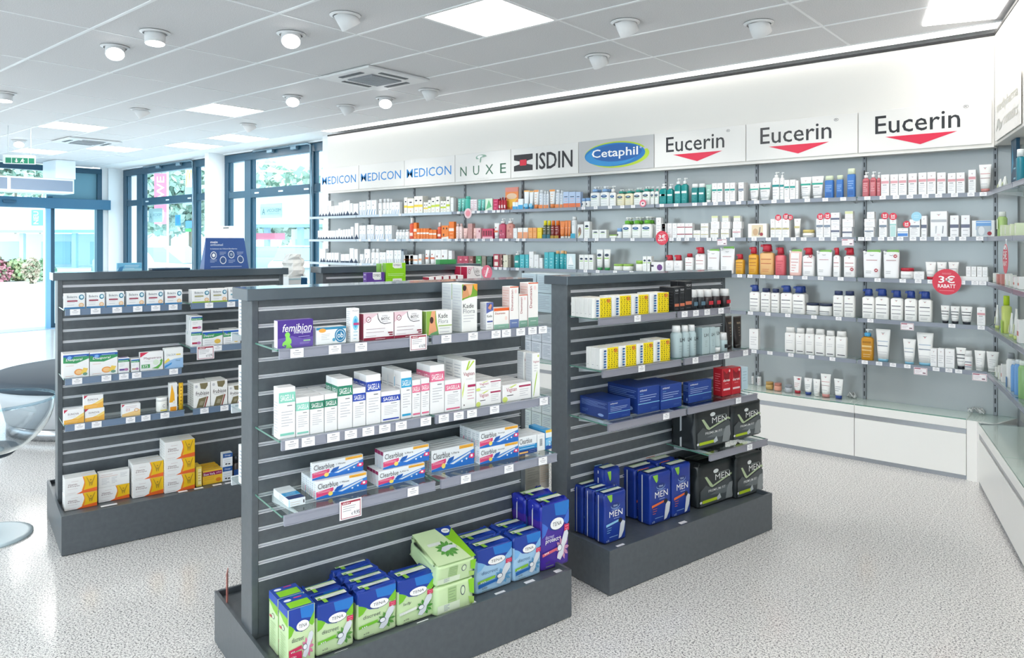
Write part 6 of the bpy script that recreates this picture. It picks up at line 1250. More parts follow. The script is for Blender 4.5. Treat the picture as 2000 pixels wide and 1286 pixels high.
def arc(col='#3f86c2'): return [('p', [(.08, 0), (.18, 0), (.24, .24), (.36, .40), (.20, .34), (.10, .18)], col), ('p', [(.58, 0), (.68, 0), (.74, .24), (.86, .40), (.70, .34), (.60, .18)], col), ('e', .38, .66, .10, .03, '#3a4a60'), ('l', .2, .8, .8, .88, 2, '#d9a9a9')]
def yel(c='#f0d23a'): return [('r', 0, .36, 1, .50, c), ('e', .5, .74, .26, .045, '#33353c'), ('e', .5, .16, .1, .04, '#d9a98a')]
cet = lambda c='#1d4f86': [('e', .5, .68, .33, .10, c), ('e', .5, .70, .2, .03, '#9fc3e0'), ('r', .2, .50, .8, .54, '#9fc9a0'), ('l', .2, .2, .8, .34, 2, '#c9cfd3')]
cetg = [('e', .5, .72, .32, .07, '#2b3d55'), ('r', .16, .54, .84, .60, '#a9cf7a'), ('l', .2, .2, .8, .4, 3, '#d3d8d8')]
lines = lambda c='#c9c9cf', n=4: LGO() + [('l', .15, .25, .85, .6, n, c)]
redl = LGO(.9) + [('r', .12, .62, .86, .645, '#b02a3a'), ('r', .12, .46, .86, .475, '#b02a3a'), ('l', .2, .14, .7, .2, 2, '#6a6a72')]
navl = LGO(.88) + [('r', .12, .60, .86, .63, '#2a2f44'), ('r', .12, .44, .86, .46, '#8c7f92'), ('r', .12, .27, .86, .29, '#2a2f44'), ('l', .2, .1, .7, .16, 2, '#6a6a72')]
teal = '#0f8c8c'
ST = {  # key: (maker, name, category, depth, description)
 'zig': (ctn('#f1f4f7', zig()), 'cosmetics_box', 'box', .045, 'slim white carton with navy zigzag foot'),
 'zjr': (ctn('#eef2f6', [('r', 0, 0, 1, .2, '#22364f')]), 'cosmetics_box', 'box', .05, 'low white carton with navy foot'),
 'arc': (ctn('#f2f5f8', arc()), 'cosmetics_box', 'box', .045, 'white carton with blue arcs'),
 'arn': (ctn('#f2f5f8', arc('#2f3d5c')), 'cosmetics_box', 'box', .045, 'white carton with navy arcs'),
 'wht': (bt('#f0f2f4', '#eef0f2', [('e', .5, .4, .16, .035, '#3a4458')], .22, 'cap', .55), 'lotion_bottle', 'bottle', .04, 'white bottle with dark oval logo'),
 'yel': (ctn('#f5f3ea', yel()), 'cosmetics_box', 'box', .045, 'white carton with yellow middle band'),
 'lim': (ctn('#f5f5ec', yel('#c6d62e')), 'cosmetics_box', 'box', .045, 'white carton with lime middle band'),
 'tqb': (bt('#3fb3a3', '#5fc4b4', [], .14, 'cap', .8), 'shampoo_bottle', 'bottle', .04, 'turquoise bottle'),
 'tqt': (tubem('#6fc3b8', '#4fa89c', [('l', .3, .4, .7, .8, 3, '#d3efe9')]), 'cream_tube', 'tube', .035, 'pale turquoise tube'),
 'pkp': (ctn('#efe6ea', [('l', .1, .2, .9, .8, 5, '#c98fa0')]), 'cosmetics_box', 'box', .04, 'pale pink patterned carton'),
 'grn': (ctn('#dff0dc', [('p', [(.1, .1), (.5, .9), (.9, .3)], '#6fc08a')]), 'cosmetics_box', 'box', .02, 'white card with green leaf drawing'),
 'crm': (ctn('#c8285a', [('l', .2, .2, .8, .8, 3, '#e87a9c')]), 'cosmetics_box', 'box', .04, 'crimson display card'),
 'red': (bt('#b8243a', '#8c1c30', [('r', .2, .2, .8, .5, '#f0d8da')], .2, 'cap', .5), 'lotion_bottle', 'bottle', .03, 'small dark red bottle'),
 'blw': (ctn('#eef4f8', [('r', 0, 0, 1, .42, '#3fa6dc')]), 'sun_cream_box', 'box', .035, 'white carton with sky blue foot'),
 'blt': (tubem('#f0f3f5', '#3fa6dc', [('r', .1, .12, .9, .3, '#8fcdea'), ('r', 0, .93, 1, 1, '#f0b66a')], .2), 'sun_cream_tube', 'tube', .035, 'white tube with sky blue foot'),
 'sun': (tubem('#eef0f1', '#e8894a', [('l', .3, .35, .7, .75, 4, '#e3b48c'), ('r', 0, .9, 1, 1, '#f0a25c')], .22), 'sun_cream_tube', 'tube', .035, 'white sun cream tube with orange foot'),
 'sub': (can('#dfe6ee', '#e3e8ec', [('r', .04, 0, .96, .2, '#e8894a'), ('l', .3, .4, .7, .7, 3, '#9fb0c8')], .14), 'sun_spray', 'spray can', .04, 'pale sun spray with orange foot'),
 'suc': (ctn('#b9cdea', [('r', 0, 0, 1, .27, '#ea7a4a'), ('r', .2, .66, .8, .71, '#3a4a6c'), ('l', .2, .4, .8, .55, 2, '#dfa9a0')]), 'sun_cream_box', 'box', .045, 'pale blue carton with orange foot'),
 'ceb': (bt('#f4f6f6', '#8cb4e2', cet(), .26, 'pump', .3, 2.6), 'pump_bottle', 'bottle', .05, 'white pump bottle with blue oval logo'),
 'cet': (bt('#eef1ee', '#2fa092', cet('#2b3444'), .24, 'pump', .3, 2.6), 'pump_bottle', 'bottle', .05, 'white bottle with teal pump collar'),
 'cey': (bt('#e9e2c4', '#2fa092', cet('#2b3444'), .24, 'pump', .3, 2.6), 'pump_bottle', 'bottle', .05, 'cream bottle with teal pump collar'),
 'ceg': (bt('#f4f6f4', '#6cbb3c', cet(), .32, 'pump', .34, 2.6), 'pump_bottle', 'bottle', .06, 'wide white bottle with green pump collar'),
 'cer': (bt('#f5f5f5', '#f1f1f1', cet(), .3, 'pump', .3, 3), 'pump_bottle', 'bottle', .04, 'slim white pump bottle with small logo'),
 'cej': (ctn('#f4f6f5', cetg), 'cosmetics_box', 'box', .045, 'white carton with dark oval and green band'),
 'cel': (jar_cap('#f5f6f4', '#9cc85a', .3), 'cream_jar', 'jar', .06, 'low white jar with green lid'),
 'cjb': (jar_cap('#f5f6f6', '#8cb4e2', .34, [('e', .35, .5, .12, .2, '#2b3444')]), 'cream_jar', 'jar', .05, 'small white jar with light blue lid'),
 'teb': (bt(teal, '#f2f4f4', [('r', .1, .52, .9, .64, '#eaf3f2'), ('l', .15, .2, .7, .45, 4, '#5fb8b8')], .24, 'pump', .45, 5), 'pump_bottle', 'bottle', .045, 'teal pump bottle with white head'),
 'tec': (bt('#0b7f80', '#f2f4f4', [('r', .15, .55, .85, .67, '#eaf3f2'), ('l', .15, .2, .7, .45, 4, '#5fb8b8')], .2, 'cap', .95, 5), 'lotion_bottle', 'bottle', .045, 'teal bottle with broad white cap'),
 'mnt': (tubem('#9fcabb', '#f2f4f4', [('l', .3, .3, .7, .7, 3, '#dff0ea')], .14), 'cream_tube', 'tube', .035, 'mint green tube'),
 'eut': (ctn('#f5f5f6', euc('#18988f', .58, .68)), 'cosmetics_box', 'box', .045, 'white carton with teal band'),
 'eug': (ctn('#f5f5f6', euc('#7f8da0', .55, .67)), 'cosmetics_box', 'box', .045, 'white carton with grey blue band'),
 'eup': (ctn('#f5f5f6', euc('#dda0a8', .58, .70)), 'cosmetics_box', 'box', .045, 'white carton with rose band'),
 'eur': (ctn('#f5f5f6', LGO(.9) + [('r', .0, .70, 1, .76, '#a02a40'), ('r', 0, .22, 1, .28, '#a02a40')]), 'cosmetics_box', 'box', .045, 'white carton with two wine red lines'),
 'euo': (ctn('#f5f5f3', euc('#cfc48a', .42, .52)), 'cosmetics_box', 'box', .045, 'white carton with sand band'),
 'euy': (ctn('#f3f3ef', [('r', .0, .66, 1, .98, '#dfe4b0'), ('l', .1, .2, .9, .5, 2, '#c9c9cf')]), 'cosmetics_box', 'box', .045, 'small carton with pale lime top'),
 'euw': (ctn('#f6f6f7', lines()), 'cosmetics_box', 'box', .045, 'plain white carton with small logo'),
 'eub': (ctn('#f5f6f8', LGO(.9) + [('r', .04, .1, .96, .42, '#4f8ad6'), ('r', .0, .55, 1, .62, '#9fb3cc')]), 'cosmetics_box', 'box', .045, 'low white carton with blue band'),
 'euq': (ctn('#f2f7f7', LGO(.92) + [('r', .1, .04, .9, .62, '#bfe0de'), ('r', .0, .66, 1, .74, '#9fd0cc')]), 'cosmetics_box', 'box', .045, 'white carton with aqua window'),
 'eun': (ctn('#f4f4f7', LGO(.88) + [('r', 0, .42, 1, .58, '#6a6f86'), ('l', .2, .1, .8, .3, 2, '#c9c9cf')]), 'cosmetics_box', 'box', .045, 'white carton with slate band'),
 'eub2': (ctn('#f5f5f6', LGO(.9) + [('r', .03, .58, .97, .68, '#b9bdc4'), ('p', [(.3, .42), (.4, .44), (.36, .15), (.3, .12)], '#c3c7ce'), ('p', [(.8, .42), (.74, .44), (.7, .15), (.76, .12)], '#8d939c'), ('l', .4, .07, .6, .1, 2, '#c96a7a')]), 'cosmetics_box', 'box', .05, 'large white carton with grey band'),
 'eum': (ctn('#f2f3f4', [('r', .18, .42, .86, .98, '#6fa3dc'), ('r', .2, .05, .84, .66, '#b9c3cc'), ('e', .42, .36, .14, .28, '#dfe3e8'), ('e', .78, .2, .10, .12, '#a01f30'), ('r', .2, .86, .84, .9, '#dfeaf6')]), 'gift_box', 'box', .05, 'wide white gift carton with blue picture'),
 'eux': (ctn('#f4f2ec', [('r', .2, .1, .8, .9, '#e3d3b4'), ('e', .4, .4, .14, .25, '#caa884'), ('p', [(.55, .2), (.62, .75), (.68, .75), (.64, .2)], '#8d8478'), ('e', .72, .24, .09, .12, '#a03a44')]), 'gift_box', 'box', .05, 'wide white gift carton with beige picture'),
 'twt': (tubem('#f5f5f5', '#f1f1f1', euc('#18a08c', .62, .70), .1), 'cream_tube', 'tube', .045, 'wide white tube with teal band'),
 'tws': (tubem('#f5f5f3', '#efefef', LGO(.9) + [('r', .1, .5, .9, .6, '#cfc48a')], .08), 'cream_tube', 'tube', .04, 'narrow white tube with sand band'),
 'pwt': (bt('#f3f4f4', '#f3f4f4', LGO(.85) + [('r', 0, .58, 1, .68, teal), ('l', .1, .2, .8, .45, 3, LG)], .2, 'pump', .8, 4), 'pump_bottle', 'bottle', .04, 'white pump bottle with teal band'),
 'blb': (bt('#3f78c2', '#dfe8cc', [('l', .15, .4, .85, .7, 4, '#a9c8ea'), ('r', .2, .1, .8, .3, '#2f62a8')], .2, 'cap', .95, 5), 'lotion_bottle', 'bottle', .045, 'blue bottle with pale green cap'),
 'pnk': (bt('#c46a72', '#f1eeee', [('l', .2, .3, .8, .7, 5, '#ecc3c6'), ('r', .1, .78, .9, .86, '#a84a56')], .24, 'pump', .5, 3), 'pump_bottle', 'bottle', .045, 'rose pink pump bottle'),
 'twr': (tubem('#f5f4f3', '#c98a86', LGO(.9) + [('r', .14, .66, .9, .675, '#c0404a'), ('r', .14, .5, .9, .515, '#8c4a50'), ('l', .2, .3, .7, .33, 1, GY)], .13), 'cream_tube', 'tube', .05, 'large white tube with rose foot'),
 'ork': (ctn('#ef7a24', [('r', .0, .45, 1, .62, '#f6e9de'), ('l', .2, .1, .8, .3, 2, '#f6b98a')]), 'sun_cream_box', 'box', .04, 'orange carton with white band'),
 'orw': (ctn('#ef8430', [('e', .3, .78, .1, .08, '#5a2f1c'), ('e', .75, .78, .1, .08, '#5a2f1c'), ('p', [(0, .1), (1, .18), (1, 0), (0, 0)], '#f9efe6'), ('e', .3, .3, .12, .1, '#7a3a1c')]), 'gift_box', 'box', .05, 'wide orange gift carton'),
 'ors': (bt('#d8481f', '#f0efed', [('r', .1, .2, .9, .4, '#f3dcd0')], .26, 'cap', .45), 'sun_oil_bottle', 'bottle', .035, 'deep orange bottle with white nozzle'),
 'rsb': (bt('#efd9d6', '#efc9c2', [('l', .3, .2, .7, .6, 3, '#d9a29c')], .16, 'cap', .5), 'lotion_bottle', 'bottle', .035, 'blush pink bottle'),
 'rst': (tubem('#efc6c0', '#efc6c0', [('l', .3, .3, .7, .6, 2, '#d08f88')], .1), 'cream_tube', 'tube', .035, 'blush pink tube'),
 'rsx': (ctn('#c99a96', [('l', .1, .1, .9, .9, 9, '#b8837e')]), 'gift_box', 'box', .05, 'dusky rose gift carton'),
 'rsg': (ctn('#ecc3c6', [('e', .7, .7, .14, .12, '#a0485c'), ('l', .1, .2, .6, .5, 3, '#d08f98')]), 'gift_box', 'box', .05, 'pale rose carton'),
 'rsd': (ctn('#d23f62', [('r', .06, .3, .22, .8, '#7c1f34'), ('r', .3, .3, .46, .8, '#7c1f34'), ('r', .54, .3, .7, .8, '#7c1f34'), ('r', .76, .3, .92, .8, '#7c1f34'), ('r', 0, 0, 1, .2, '#f0b8c4')]), 'lipstick_display', 'display box', .05, 'crimson display of small sticks'),
 'rsp': (bt('#c04a68', '#f3eeee', [('e', .4, .5, .14, .08, '#8c2f4c'), ('e', .7, .3, .1, .06, '#e08fa4'), ('e', .3, .25, .08, .05, '#e9a9b8')], .24, 'pump', .3, 5), 'pump_bottle', 'bottle', .045, 'raspberry flowered pump bottle'),
 'rsq': (bt('#d08f84', '#f3eeee', [('e', .4, .5, .14, .08, '#b06a68'), ('e', .7, .3, .1, .06, '#e9b8ac'), ('e', .6, .75, .08, .05, '#a85a5c')], .24, 'pump', .3, 5), 'pump_bottle', 'bottle', .045, 'salmon flowered pump bottle'),
 'dyo': (ctn('#f5f3ef', [('r', 0, .0, 1, .6, '#f0a478'), ('l', .2, .7, .8, .8, 1, GY)]), 'sun_cream_box', 'box', .04, 'white carton with peach foot'),
 'dor': (ctn('#f0a45c', [('l', .2, .65, .8, .72, 1, '#5a3a2a'), ('l', .2, .2, .8, .4, 2, '#f6cfa4')]), 'sun_cream_box', 'box', .04, 'apricot carton'),
 'dye': (ctn('#f3d62a', [('l', .2, .65, .8, .72, 1, '#6a5a1a')]), 'sun_cream_box', 'box', .04, 'yellow carton'),
 'cyk': (can('#5a5f4a', '#e9dc2a', [('r', .04, .0, .96, .22, '#1f6a78'), ('l', .2, .5, .8, .62, 2, '#f1efe4'), ('l', .2, .3, .8, .36, 1, '#f1efe4')], .26), 'sun_spray', 'spray can', .045, 'dark spray bottle with yellow cap'),
 'cok': (can('#8c2f2a', '#ee7a24', [('r', .04, .0, .96, .16, '#b8901f'), ('l', .2, .5, .8, .62, 2, '#f1e4e4'), ('l', .2, .3, .8, .36, 1, '#f1e4e4')], .26), 'sun_spray', 'spray can', .045, 'dark spray bottle with orange cap'),
 'crt': (tubem('#ee8a48', '#f0efed', [('l', .2, .6, .8, .66, 1, '#fff0e2')], .12), 'sun_cream_tube', 'tube', .04, 'orange sun cream tube'),
 'swc': (can('#eef2f4', '#f3f4f4', [('r', .04, 0, .96, .22, '#35aacb'), ('l', .2, .62, .7, .7, 2, '#5a7a8c')], .14), 'sun_spray', 'spray can', .045, 'white spray can with aqua foot'),
 'ldy': (ctn('#eceeee', [('e', .4, .5, .28, .3, '#8c7068'), ('p', [(.1, 0), (.5, .3), (.3, .5)], '#c9c06a')]), 'display_card', 'card', .01, 'leaning white card with face picture'),
 'wcn': (ctn('#f2f3f4', [('l', .3, .6, .7, .64, 1, '#5a5f68'), ('r', .2, .04, .36, .09, '#6aa06a')]), 'cosmetics_box', 'box', .045, 'plain white upright carton'),
 'wco': (ctn('#f3f3f2', [('r', 0, .42, 1, .58, '#eea878'), ('r', .0, 0, 1, .24, '#cfe3ee')]), 'cosmetics_box', 'box', .045, 'white carton with peach middle band'),
 'wcr': (tubem('#f3f3f2', '#e9e9e9', [('r', .1, .4, .9, .52, '#dc6a42'), ('e', .4, .7, .1, .05, '#b04a3a')], .1), 'cream_tube', 'tube', .04, 'white tube with orange red band'),
 'wcp': (ctn('#f3f2f1', [('e', .3, .58, .10, .07, '#7a3a2a'), ('r', .2, .05, .9, .36, '#f0c0a0'), ('l', .3, .8, .8, .9, 2, LG)]), 'cosmetics_box', 'box', .045, 'white carton with peach picture'),
 'dbl': (ctn('#a8b4bc', [('r', 0, .86, 1, 1, '#2f3f52')]), 'cosmetics_box', 'box', .05, 'grey blue carton with dark edge'),
 'pkc': (ctn('#b8405a', [('e', .6, .25, .2, .16, '#e9a9b4'), ('l', .2, .6, .8, .8, 2, '#d87a8c')]), 'tea_box', 'box', .045, 'berry red small carton'),
 'brc': (ctn('#8f5a56', [('e', .6, .25, .2, .16, '#d9a9a4'), ('l', .2, .6, .8, .8, 2, '#c08a84')]), 'tea_box', 'box', .045, 'brown red small carton'),
 'grc': (ctn('#3f8f5c', [('l', .2, .6, .8, .8, 2, '#8fc8a0'), ('e', .6, .25, .2, .16, '#a9d8b4')]), 'tea_box', 'box', .045, 'green small carton'),
 'gyc': (ctn('#8d8478', [('l', .2, .6, .8, .8, 2, '#b0a89c')]), 'tea_box', 'box', .045, 'taupe small carton'),
 'dkc': (ctn('#31504a', [('l', .2, .6, .8, .8, 2, '#7f9f94')]), 'tea_box', 'box', .045, 'dark green small carton'),
 'rdc': (ctn('#b0344a', [('r', .2, .2, .8, .8, '#f0e3da')]), 'tea_box', 'box', .045, 'red framed cream carton'),
 'ivc': (ctn('#e6e2cc', [('e', .3, .45, .07, .05, '#3a3a2a'), ('e', .7, .5, .07, .05, '#3a3a2a')]), 'tea_box', 'box', .045, 'ivory carton with black dots'),
 'tlb': (bt('#1f9a98', '#f0f2f2', [('r', .2, .4, .8, .55, '#e3f1f0')], .24, 'pump', .5, 4), 'pump_bottle', 'bottle', .04, 'small teal pump bottle'),
 'tbx': (ctn('#48b8c4', [('l', .3, .2, .7, .6, 3, '#b9e6ea')]), 'sun_cream_box', 'box', .045, 'aqua carton'),
 'tsp': (can('#3fb0bc', '#f0c08a', [('l', .3, .3, .7, .6, 3, '#b9e6ea')], .16), 'sun_spray', 'spray can', .045, 'aqua spray with sand cap'),
 'tcd': (ctn('#dff0f4', [('p', [(.5, .9), (.8, .3), (.2, .3)], '#ffffff'), ('l', .2, .1, .8, .24, 2, '#6a7a8c')]), 'display_card', 'card', .01, 'pale aqua card with white mountain'),
 'tgw': (tubem('#f3f5f4', '#3f9a5c', cetg, .12), 'cream_tube', 'tube', .045, 'white tube with green foot'),
 'prf': (ctn('#f2f1f2', [('e', .72, .45, .2, .32, '#6f3f84'), ('r', .1, .5, .28, .7, '#3a2f4c')]), 'device_box', 'box', .06, 'white carton with purple oval'),
 'stk': (ctn('#eceae6', [('r', 0, .86, 1, 1, '#e0b070'), ('p', [(.2, .4), (.7, .8), (.8, .7), (.3, .3)], '#c9cdd0'), ('l', .5, .1, .7, .3, 3, '#4a4a50')]), 'brush_box', 'box', .05, 'tall clear package with sand top'),
 'rja': (bt('#f3f3f4', '#c02438', LGO(.7) + [('l', .2, .4, .8, .5, 2, GY)], .3, 'beak', .6, 4), 'lotion_bottle', 'bottle', .055, 'squat white bottle with red head'),
 'rlo': (bt('#f4f4f5', '#c02438', redl, .24, 'beak', .34, 5), 'lotion_bottle', 'bottle', .055, 'tall white bottle with red head'),
 'rcs': (bt('#f4f4f5', '#c02438', redl, .18, 'cap', .5, 5), 'lotion_bottle', 'bottle', .045, 'small white bottle with red cap'),
 'rol': (bt('#dca32a', '#b82438', [('r', .1, .72, .9, .8, '#b8842a')] + [('r', .12, .56, .86, .58, '#b0502a'), ('r', .12, .42, .86, .44, '#b0502a'), ('l', .2, .16, .7, .24, 2, '#c05a2a')], .24, 'beak', .36, 5), 'shower_oil_bottle', 'bottle', .055, 'golden oil bottle with red head'),
 'rpe': (bt('#e0b074', '#b82438', [('r', .12, .66, .86, .68, '#c0402a'), ('r', .12, .48, .86, .50, '#c0402a'), ('l', .2, .16, .7, .24, 2, '#c0402a')], .24, 'beak', .36, 5), 'shower_oil_bottle', 'bottle', .06, 'large amber bottle with red head'),
 'rpk': (bt('#d4606a', '#b82438', [('r', .12, .66, .86, .68, '#a82a3a'), ('l', .2, .16, .7, .5, 5, '#b83a48')], .24, 'beak', .36, 5), 'shower_oil_bottle', 'bottle', .055, 'coral pink bottle with red head'),
 'pou': (ptch('#f1f1f3', '#7dba4c', [('r', .2, .62, .8, .635, '#a8404c'), ('l', .2, .18, .5, .24, 2, '#4a4a50'), ('p', [(.36, .82), (.44, .79), (.56, .79), (.64, .82), (.5, .8)], '#6a6a72')]), 'refill_pouch', 'pouch', .05, 'white refill pouch with green top'),
 'pop': (ptch('#f0c3ba', '#7dba4c', [('r', .15, .12, .8, .86, '#f3efee'), ('r', .2, .62, .75, .635, '#c0404c'), ('r', .2, .5, .75, .515, '#c0404c'), ('l', .25, .2, .6, .4, 3, '#d98a8c')]), 'refill_pouch', 'pouch', .05, 'salmon refill pouch with green top'),
 'rjr': (jar_cap('#f4f3f3', '#b82438', .3, [('r', .1, .5, .9, .54, '#8c8c92')]), 'cream_jar', 'jar', .07, 'white jar with red lid'),
 'gjr': (jar_cap('#f5f4f2', '#d8c47a', .4, [('r', .1, .3, .9, .4, '#6a6a72')]), 'cream_jar', 'jar', .06, 'low white jar with gold lid'),
 'rtw': (tubem('#f5f5f4', '#c02438', LGO(.9) + [('l', .2, .3, .8, .5, 2, LG)], .16), 'cream_tube', 'tube', .045, 'white tube with red foot'),
 'wtw': (tubem('#f4f4f3', '#efefef', LGO(.88) + [('r', .15, .62, .85, .64, '#5a5f6c'), ('r', .15, .5, .85, .51, '#5a5f6c')], .1), 'cream_tube', 'tube', .045, 'white tube with thin dark lines'),
 'bjr': (jar_cap('#f3f3f2', '#232f4c', .2, [('r', .1, .4, .9, .46, '#3a3f4c'), ('r', .1, .2, .9, .24, '#8a8f9c')]), 'cream_jar', 'jar', .07, 'white jar with navy lid'),
 'nlo': (bt('#f3f3f1', '#1f3f8c', navl, .23, 'beak', .34, 5), 'lotion_bottle', 'bottle', .055, 'white bottle with navy pump head'),
 'ncp': (bt('#f3f3f1', '#26345c', navl, .16, 'cap', .8, 5), 'lotion_bottle', 'bottle', .05, 'white bottle with flat navy cap'),
 'wcp2': (bt('#f3f3f2', '#efefee', LGO(.88) + [('l', .2, .5, .8, .6, 2, LG), ('r', .2, .10, .86, .14, '#4a4a50')], .2, 'cap', .85, 4.5), 'shampoo_bottle', 'bottle', .05, 'white bottle with broad white cap'),
 'oil': (bt('#c58a1c', '#4fa8d8', [('r', .15, .72, .85, .8, '#a36f14'), ('r', .1, .55, .9, .62, '#e9c98a'), ('r', .1, .4, .9, .44, '#e9c98a'), ('l', .2, .15, .8, .24, 2, '#e9d9b4')], .24, 'pump', .45, 5), 'shower_oil_bottle', 'bottle', .055, 'amber oil bottle with light blue pump'),
 'tbl': (tubem('#f4f4f3', '#7fb8d4', LGO(.9) + [('r', .15, .62, .85, .64, '#9fb0c8'), ('r', .15, .48, .85, .50, '#5a6f8c'), ('l', .2, .22, .8, .3, 2, LG)], .08), 'cream_tube', 'tube', .05, 'white tube with light blue foot'),
 'tnk': (tubem('#f4f4f3', '#1f2430', LGO(.9) + [('r', .1, .66, .9, .70, '#2a2f3c'), ('r', .1, .5, .9, .54, '#2a2f3c'), ('r', .2, .36, .8, .38, '#8c8f98')], .14), 'cream_tube', 'tube', .045, 'small white tube with black foot'),
 'tnr': (tubem('#f5f4f4', '#b02a3a', LGO(.9) + [('e', .7, .86, .16, .05, '#b82a3c'), ('l', .2, .4, .8, .6, 3, '#c98a90')], .16), 'cream_tube', 'tube', .04, 'small white tube with red foot'),
 'tnb': (tubem('#f5f5f5', '#1f3f8c', LGO(.9) + [('l', .2, .4, .8, .6, 3, '#8a8f9c')], .16), 'cream_tube', 'tube', .04, 'small white tube with blue foot'),
 'twh': (tubem('#f3f3f2', '#ededec', LGO(.85) + [('l', .25, .3, .75, .6, 4, LG)], .06), 'cream_tube', 'tube', .05, 'plain white tube'),
 'rou': (bt('#f1f1f1', '#eeeeee', [('r', .1, .55, .9, .63, '#8d93a4'), ('r', .1, .35, .9, .4, '#b02a44'), ('r', .1, .2, .9, .26, '#8d93a4')], .3, 'cap', .9, 2), 'deodorant', 'deodorant', .045, 'rounded white deodorant bottle'),
 'gld': (jar_cap('#c9a96a', '#b08a4a', .35, [('l', .2, .2, .8, .4, 2, '#5a4a2a')]), 'cream_jar', 'jar', .045, 'small gold jar'),
 'cop': (jar_cap('#e3a08a', '#c07a6a', .35), 'cream_jar', 'jar', .045, 'small copper pink jar'),
 'sil': (jar_cap('#b9bdc4', '#8d939c', .35, [('l', .2, .2, .8, .4, 2, '#5a5f6a')]), 'cream_jar', 'jar', .045, 'small silver jar'),
 'tst': (can('#e9e9ea', '#8d9298', [('l', .3, .2, .7, .5, 3, '#b05060')], .3), 'lotion_bottle', 'bottle', .03, 'small silver topped bottle'),
}
c1, c2, c3, c4, c5, c6, c7_, c8, c9 = (610, 360, 8.04), (790, 360, 8.04), (980, 350, 6.77), (1120, 350, 6.767), (1290, 330, 5.844), (1460, 320, 5.589), (1630, 320, 5.144), (1790, 300, 4.947), (1420, 540, 3.385)
TOPZ = [0]
def pile(lv, cr, *ents):
    base = None
    for en in ents: row(lv, cr, [(*en, 1, 1, base)]); base = TOPZ[0] + .0005
def row(lv, cr, ents, place=None, dv=.0):
    for en in ents:
        k, a, b, yt = en[:4]; n = en[4] if len(en) > 4 else 1; mk, nm, ct_, d, desc = ST[k]
        st = en[5] if len(en) > 5 else 1; base = en[6] if len(en) > 6 else None
        f = tf(cr); xm, ym = f((a + b) / 2, yt)
        zb0 = ZS[lv] if base is None else base
        # top is measured at the middle of the item: convert to its left edge for put()
        Vv = YS + .012 + dv + (en[7] if len(en) > 7 else 0); u, zt2 = WF.onv(xm, ym, Vv); xl, _ = f(a, yt); r = ray(xl, 473); yl_ = CY - (zt2 - EYE) * F / 1.0 * 0
        # pixel height of the same z at the left edge
        tt = Vv / r[1]; yl_ = CY - (zt2 - EYE) / tt * F; yy = (yl_ - cr[1]) * cr[2]
        TOPZ[0] = put(mk, cr, a, b, yy, ZS[lv], Vv, desc, place or LV[lv] + ' wall shelf', ct_, d=min(d, .15), n=n, stack=st, base=base, frame=WF, name=nm, gap=.001)[0]
def run(k, xs, yt, n=1, stack=1): return [(k, xs[i], xs[i + 1], yt[i] if isinstance(yt, (list, tuple)) else yt, n, stack) for i in range(len(xs) - 1)]
# top shelf
row(0, c1, [('zig', 105, 145, 355), ('zig', 150, 192, 345), ('zig', 195, 238, 340), ('zig', 245, 295, 262), ('zig', 300, 340, 345), ('zig', 345, 378, 338), ('zig', 380, 408, 335), ('zig', 412, 440, 290), ('zig', 443, 478, 285), ('zig', 482, 520, 270), ('zig', 522, 585, 255), ('zig', 590, 632, 300), ('zig', 640, 720, 305),
    ('arc', 735, 785, 278, 2), ('arc', 787, 840, 275, 2), ('arc', 848, 922, 252, 2), ('arc', 925, 1005, 250, 2), ('wht', 1030, 1085, 235, 2), ('wht', 1100, 1150, 230, 2), ('wht', 1155, 1205, 228, 2), ('arc', 1245, 1300, 282), ('arc', 1302, 1372, 280), ('wht', 1210, 1242, 235), ('yel', 1440, 1490, 210, 2), ('yel', 1495, 1590, 225, 2)])
row(0, c2, [('yel', 150, 218, 190, 2), ('yel', 220, 284, 188, 2), ('yel', 300, 332, 285), ('yel', 334, 366, 285), ('lim', 368, 414, 250), ('lim', 420, 480, 212, 2), ('lim', 484, 552, 195, 2), ('lim', 566, 606, 265), ('lim', 608, 650, 265), ('lim', 655, 712, 195, 2), ('wcn', 722, 768, 212),
    ('tqt', 825, 882, 225), ('tqt', 884, 938, 222), ('tqb', 942, 1012, 190), ('tqb', 1016, 1030, 200), ('pkp', 1034, 1082, 240), ('pkp', 1084, 1136, 240), ('tqt', 1140, 1192, 240), ('tqt', 1196, 1250, 240), ('grn', 1268, 1380, 225), ('crm', 1392, 1470, 235), ('red', 1474, 1508, 215), ('red', 1512, 1548, 205), ('red', 1552, 1590, 210)])
row(0, c3, [('blw', 142, 175, 305), ('blw', 178, 212, 305), ('blw', 216, 278, 262), ('blt', 284, 350, 150), ('blt', 354, 408, 155), ('sun', 412, 478, 145), ('sub', 482, 542, 145, 2), ('sub', 548, 582, 160), ('sub', 584, 616, 160), ('sun', 622, 694, 138), ('sub', 698, 758, 140, 2), ('sub', 762, 808, 150), ('suc', 812, 884, 168, 2), ('suc', 886, 974, 168, 2), ('suc', 978, 1040, 170)])
row(0, c4, [('cjb', 100, 150, 255), ('cjb', 154, 208, 250), ('ceb', 212, 336, 100, 2), ('ceb', 342, 464, 95, 2), ('cer', 470, 552, 90), ('cey', 562, 664, 135, 2), ('cey', 668, 776, 130, 2), ('cet', 784, 892, 115, 2), ('cet', 898, 1002, 100, 2), ('cet', 1010, 1060, 100), ('cet', 1066, 1122, 100), ('teb', 1130, 1216, 62)])
row(0, c5, [('teb', 0, 62, 170), ('teb', 70, 138, 172), ('teb', 156, 228, 108), ('teb', 232, 304, 102), ('tec', 348, 424, 172), ('tec', 428, 502, 168), ('mnt', 508, 576, 180), ('eut', 586, 644, 165), ('eut', 646, 706, 163), ('eut', 732, 790, 160), ('eut', 792, 850, 158), ('eug', 888, 950, 155, 2)])
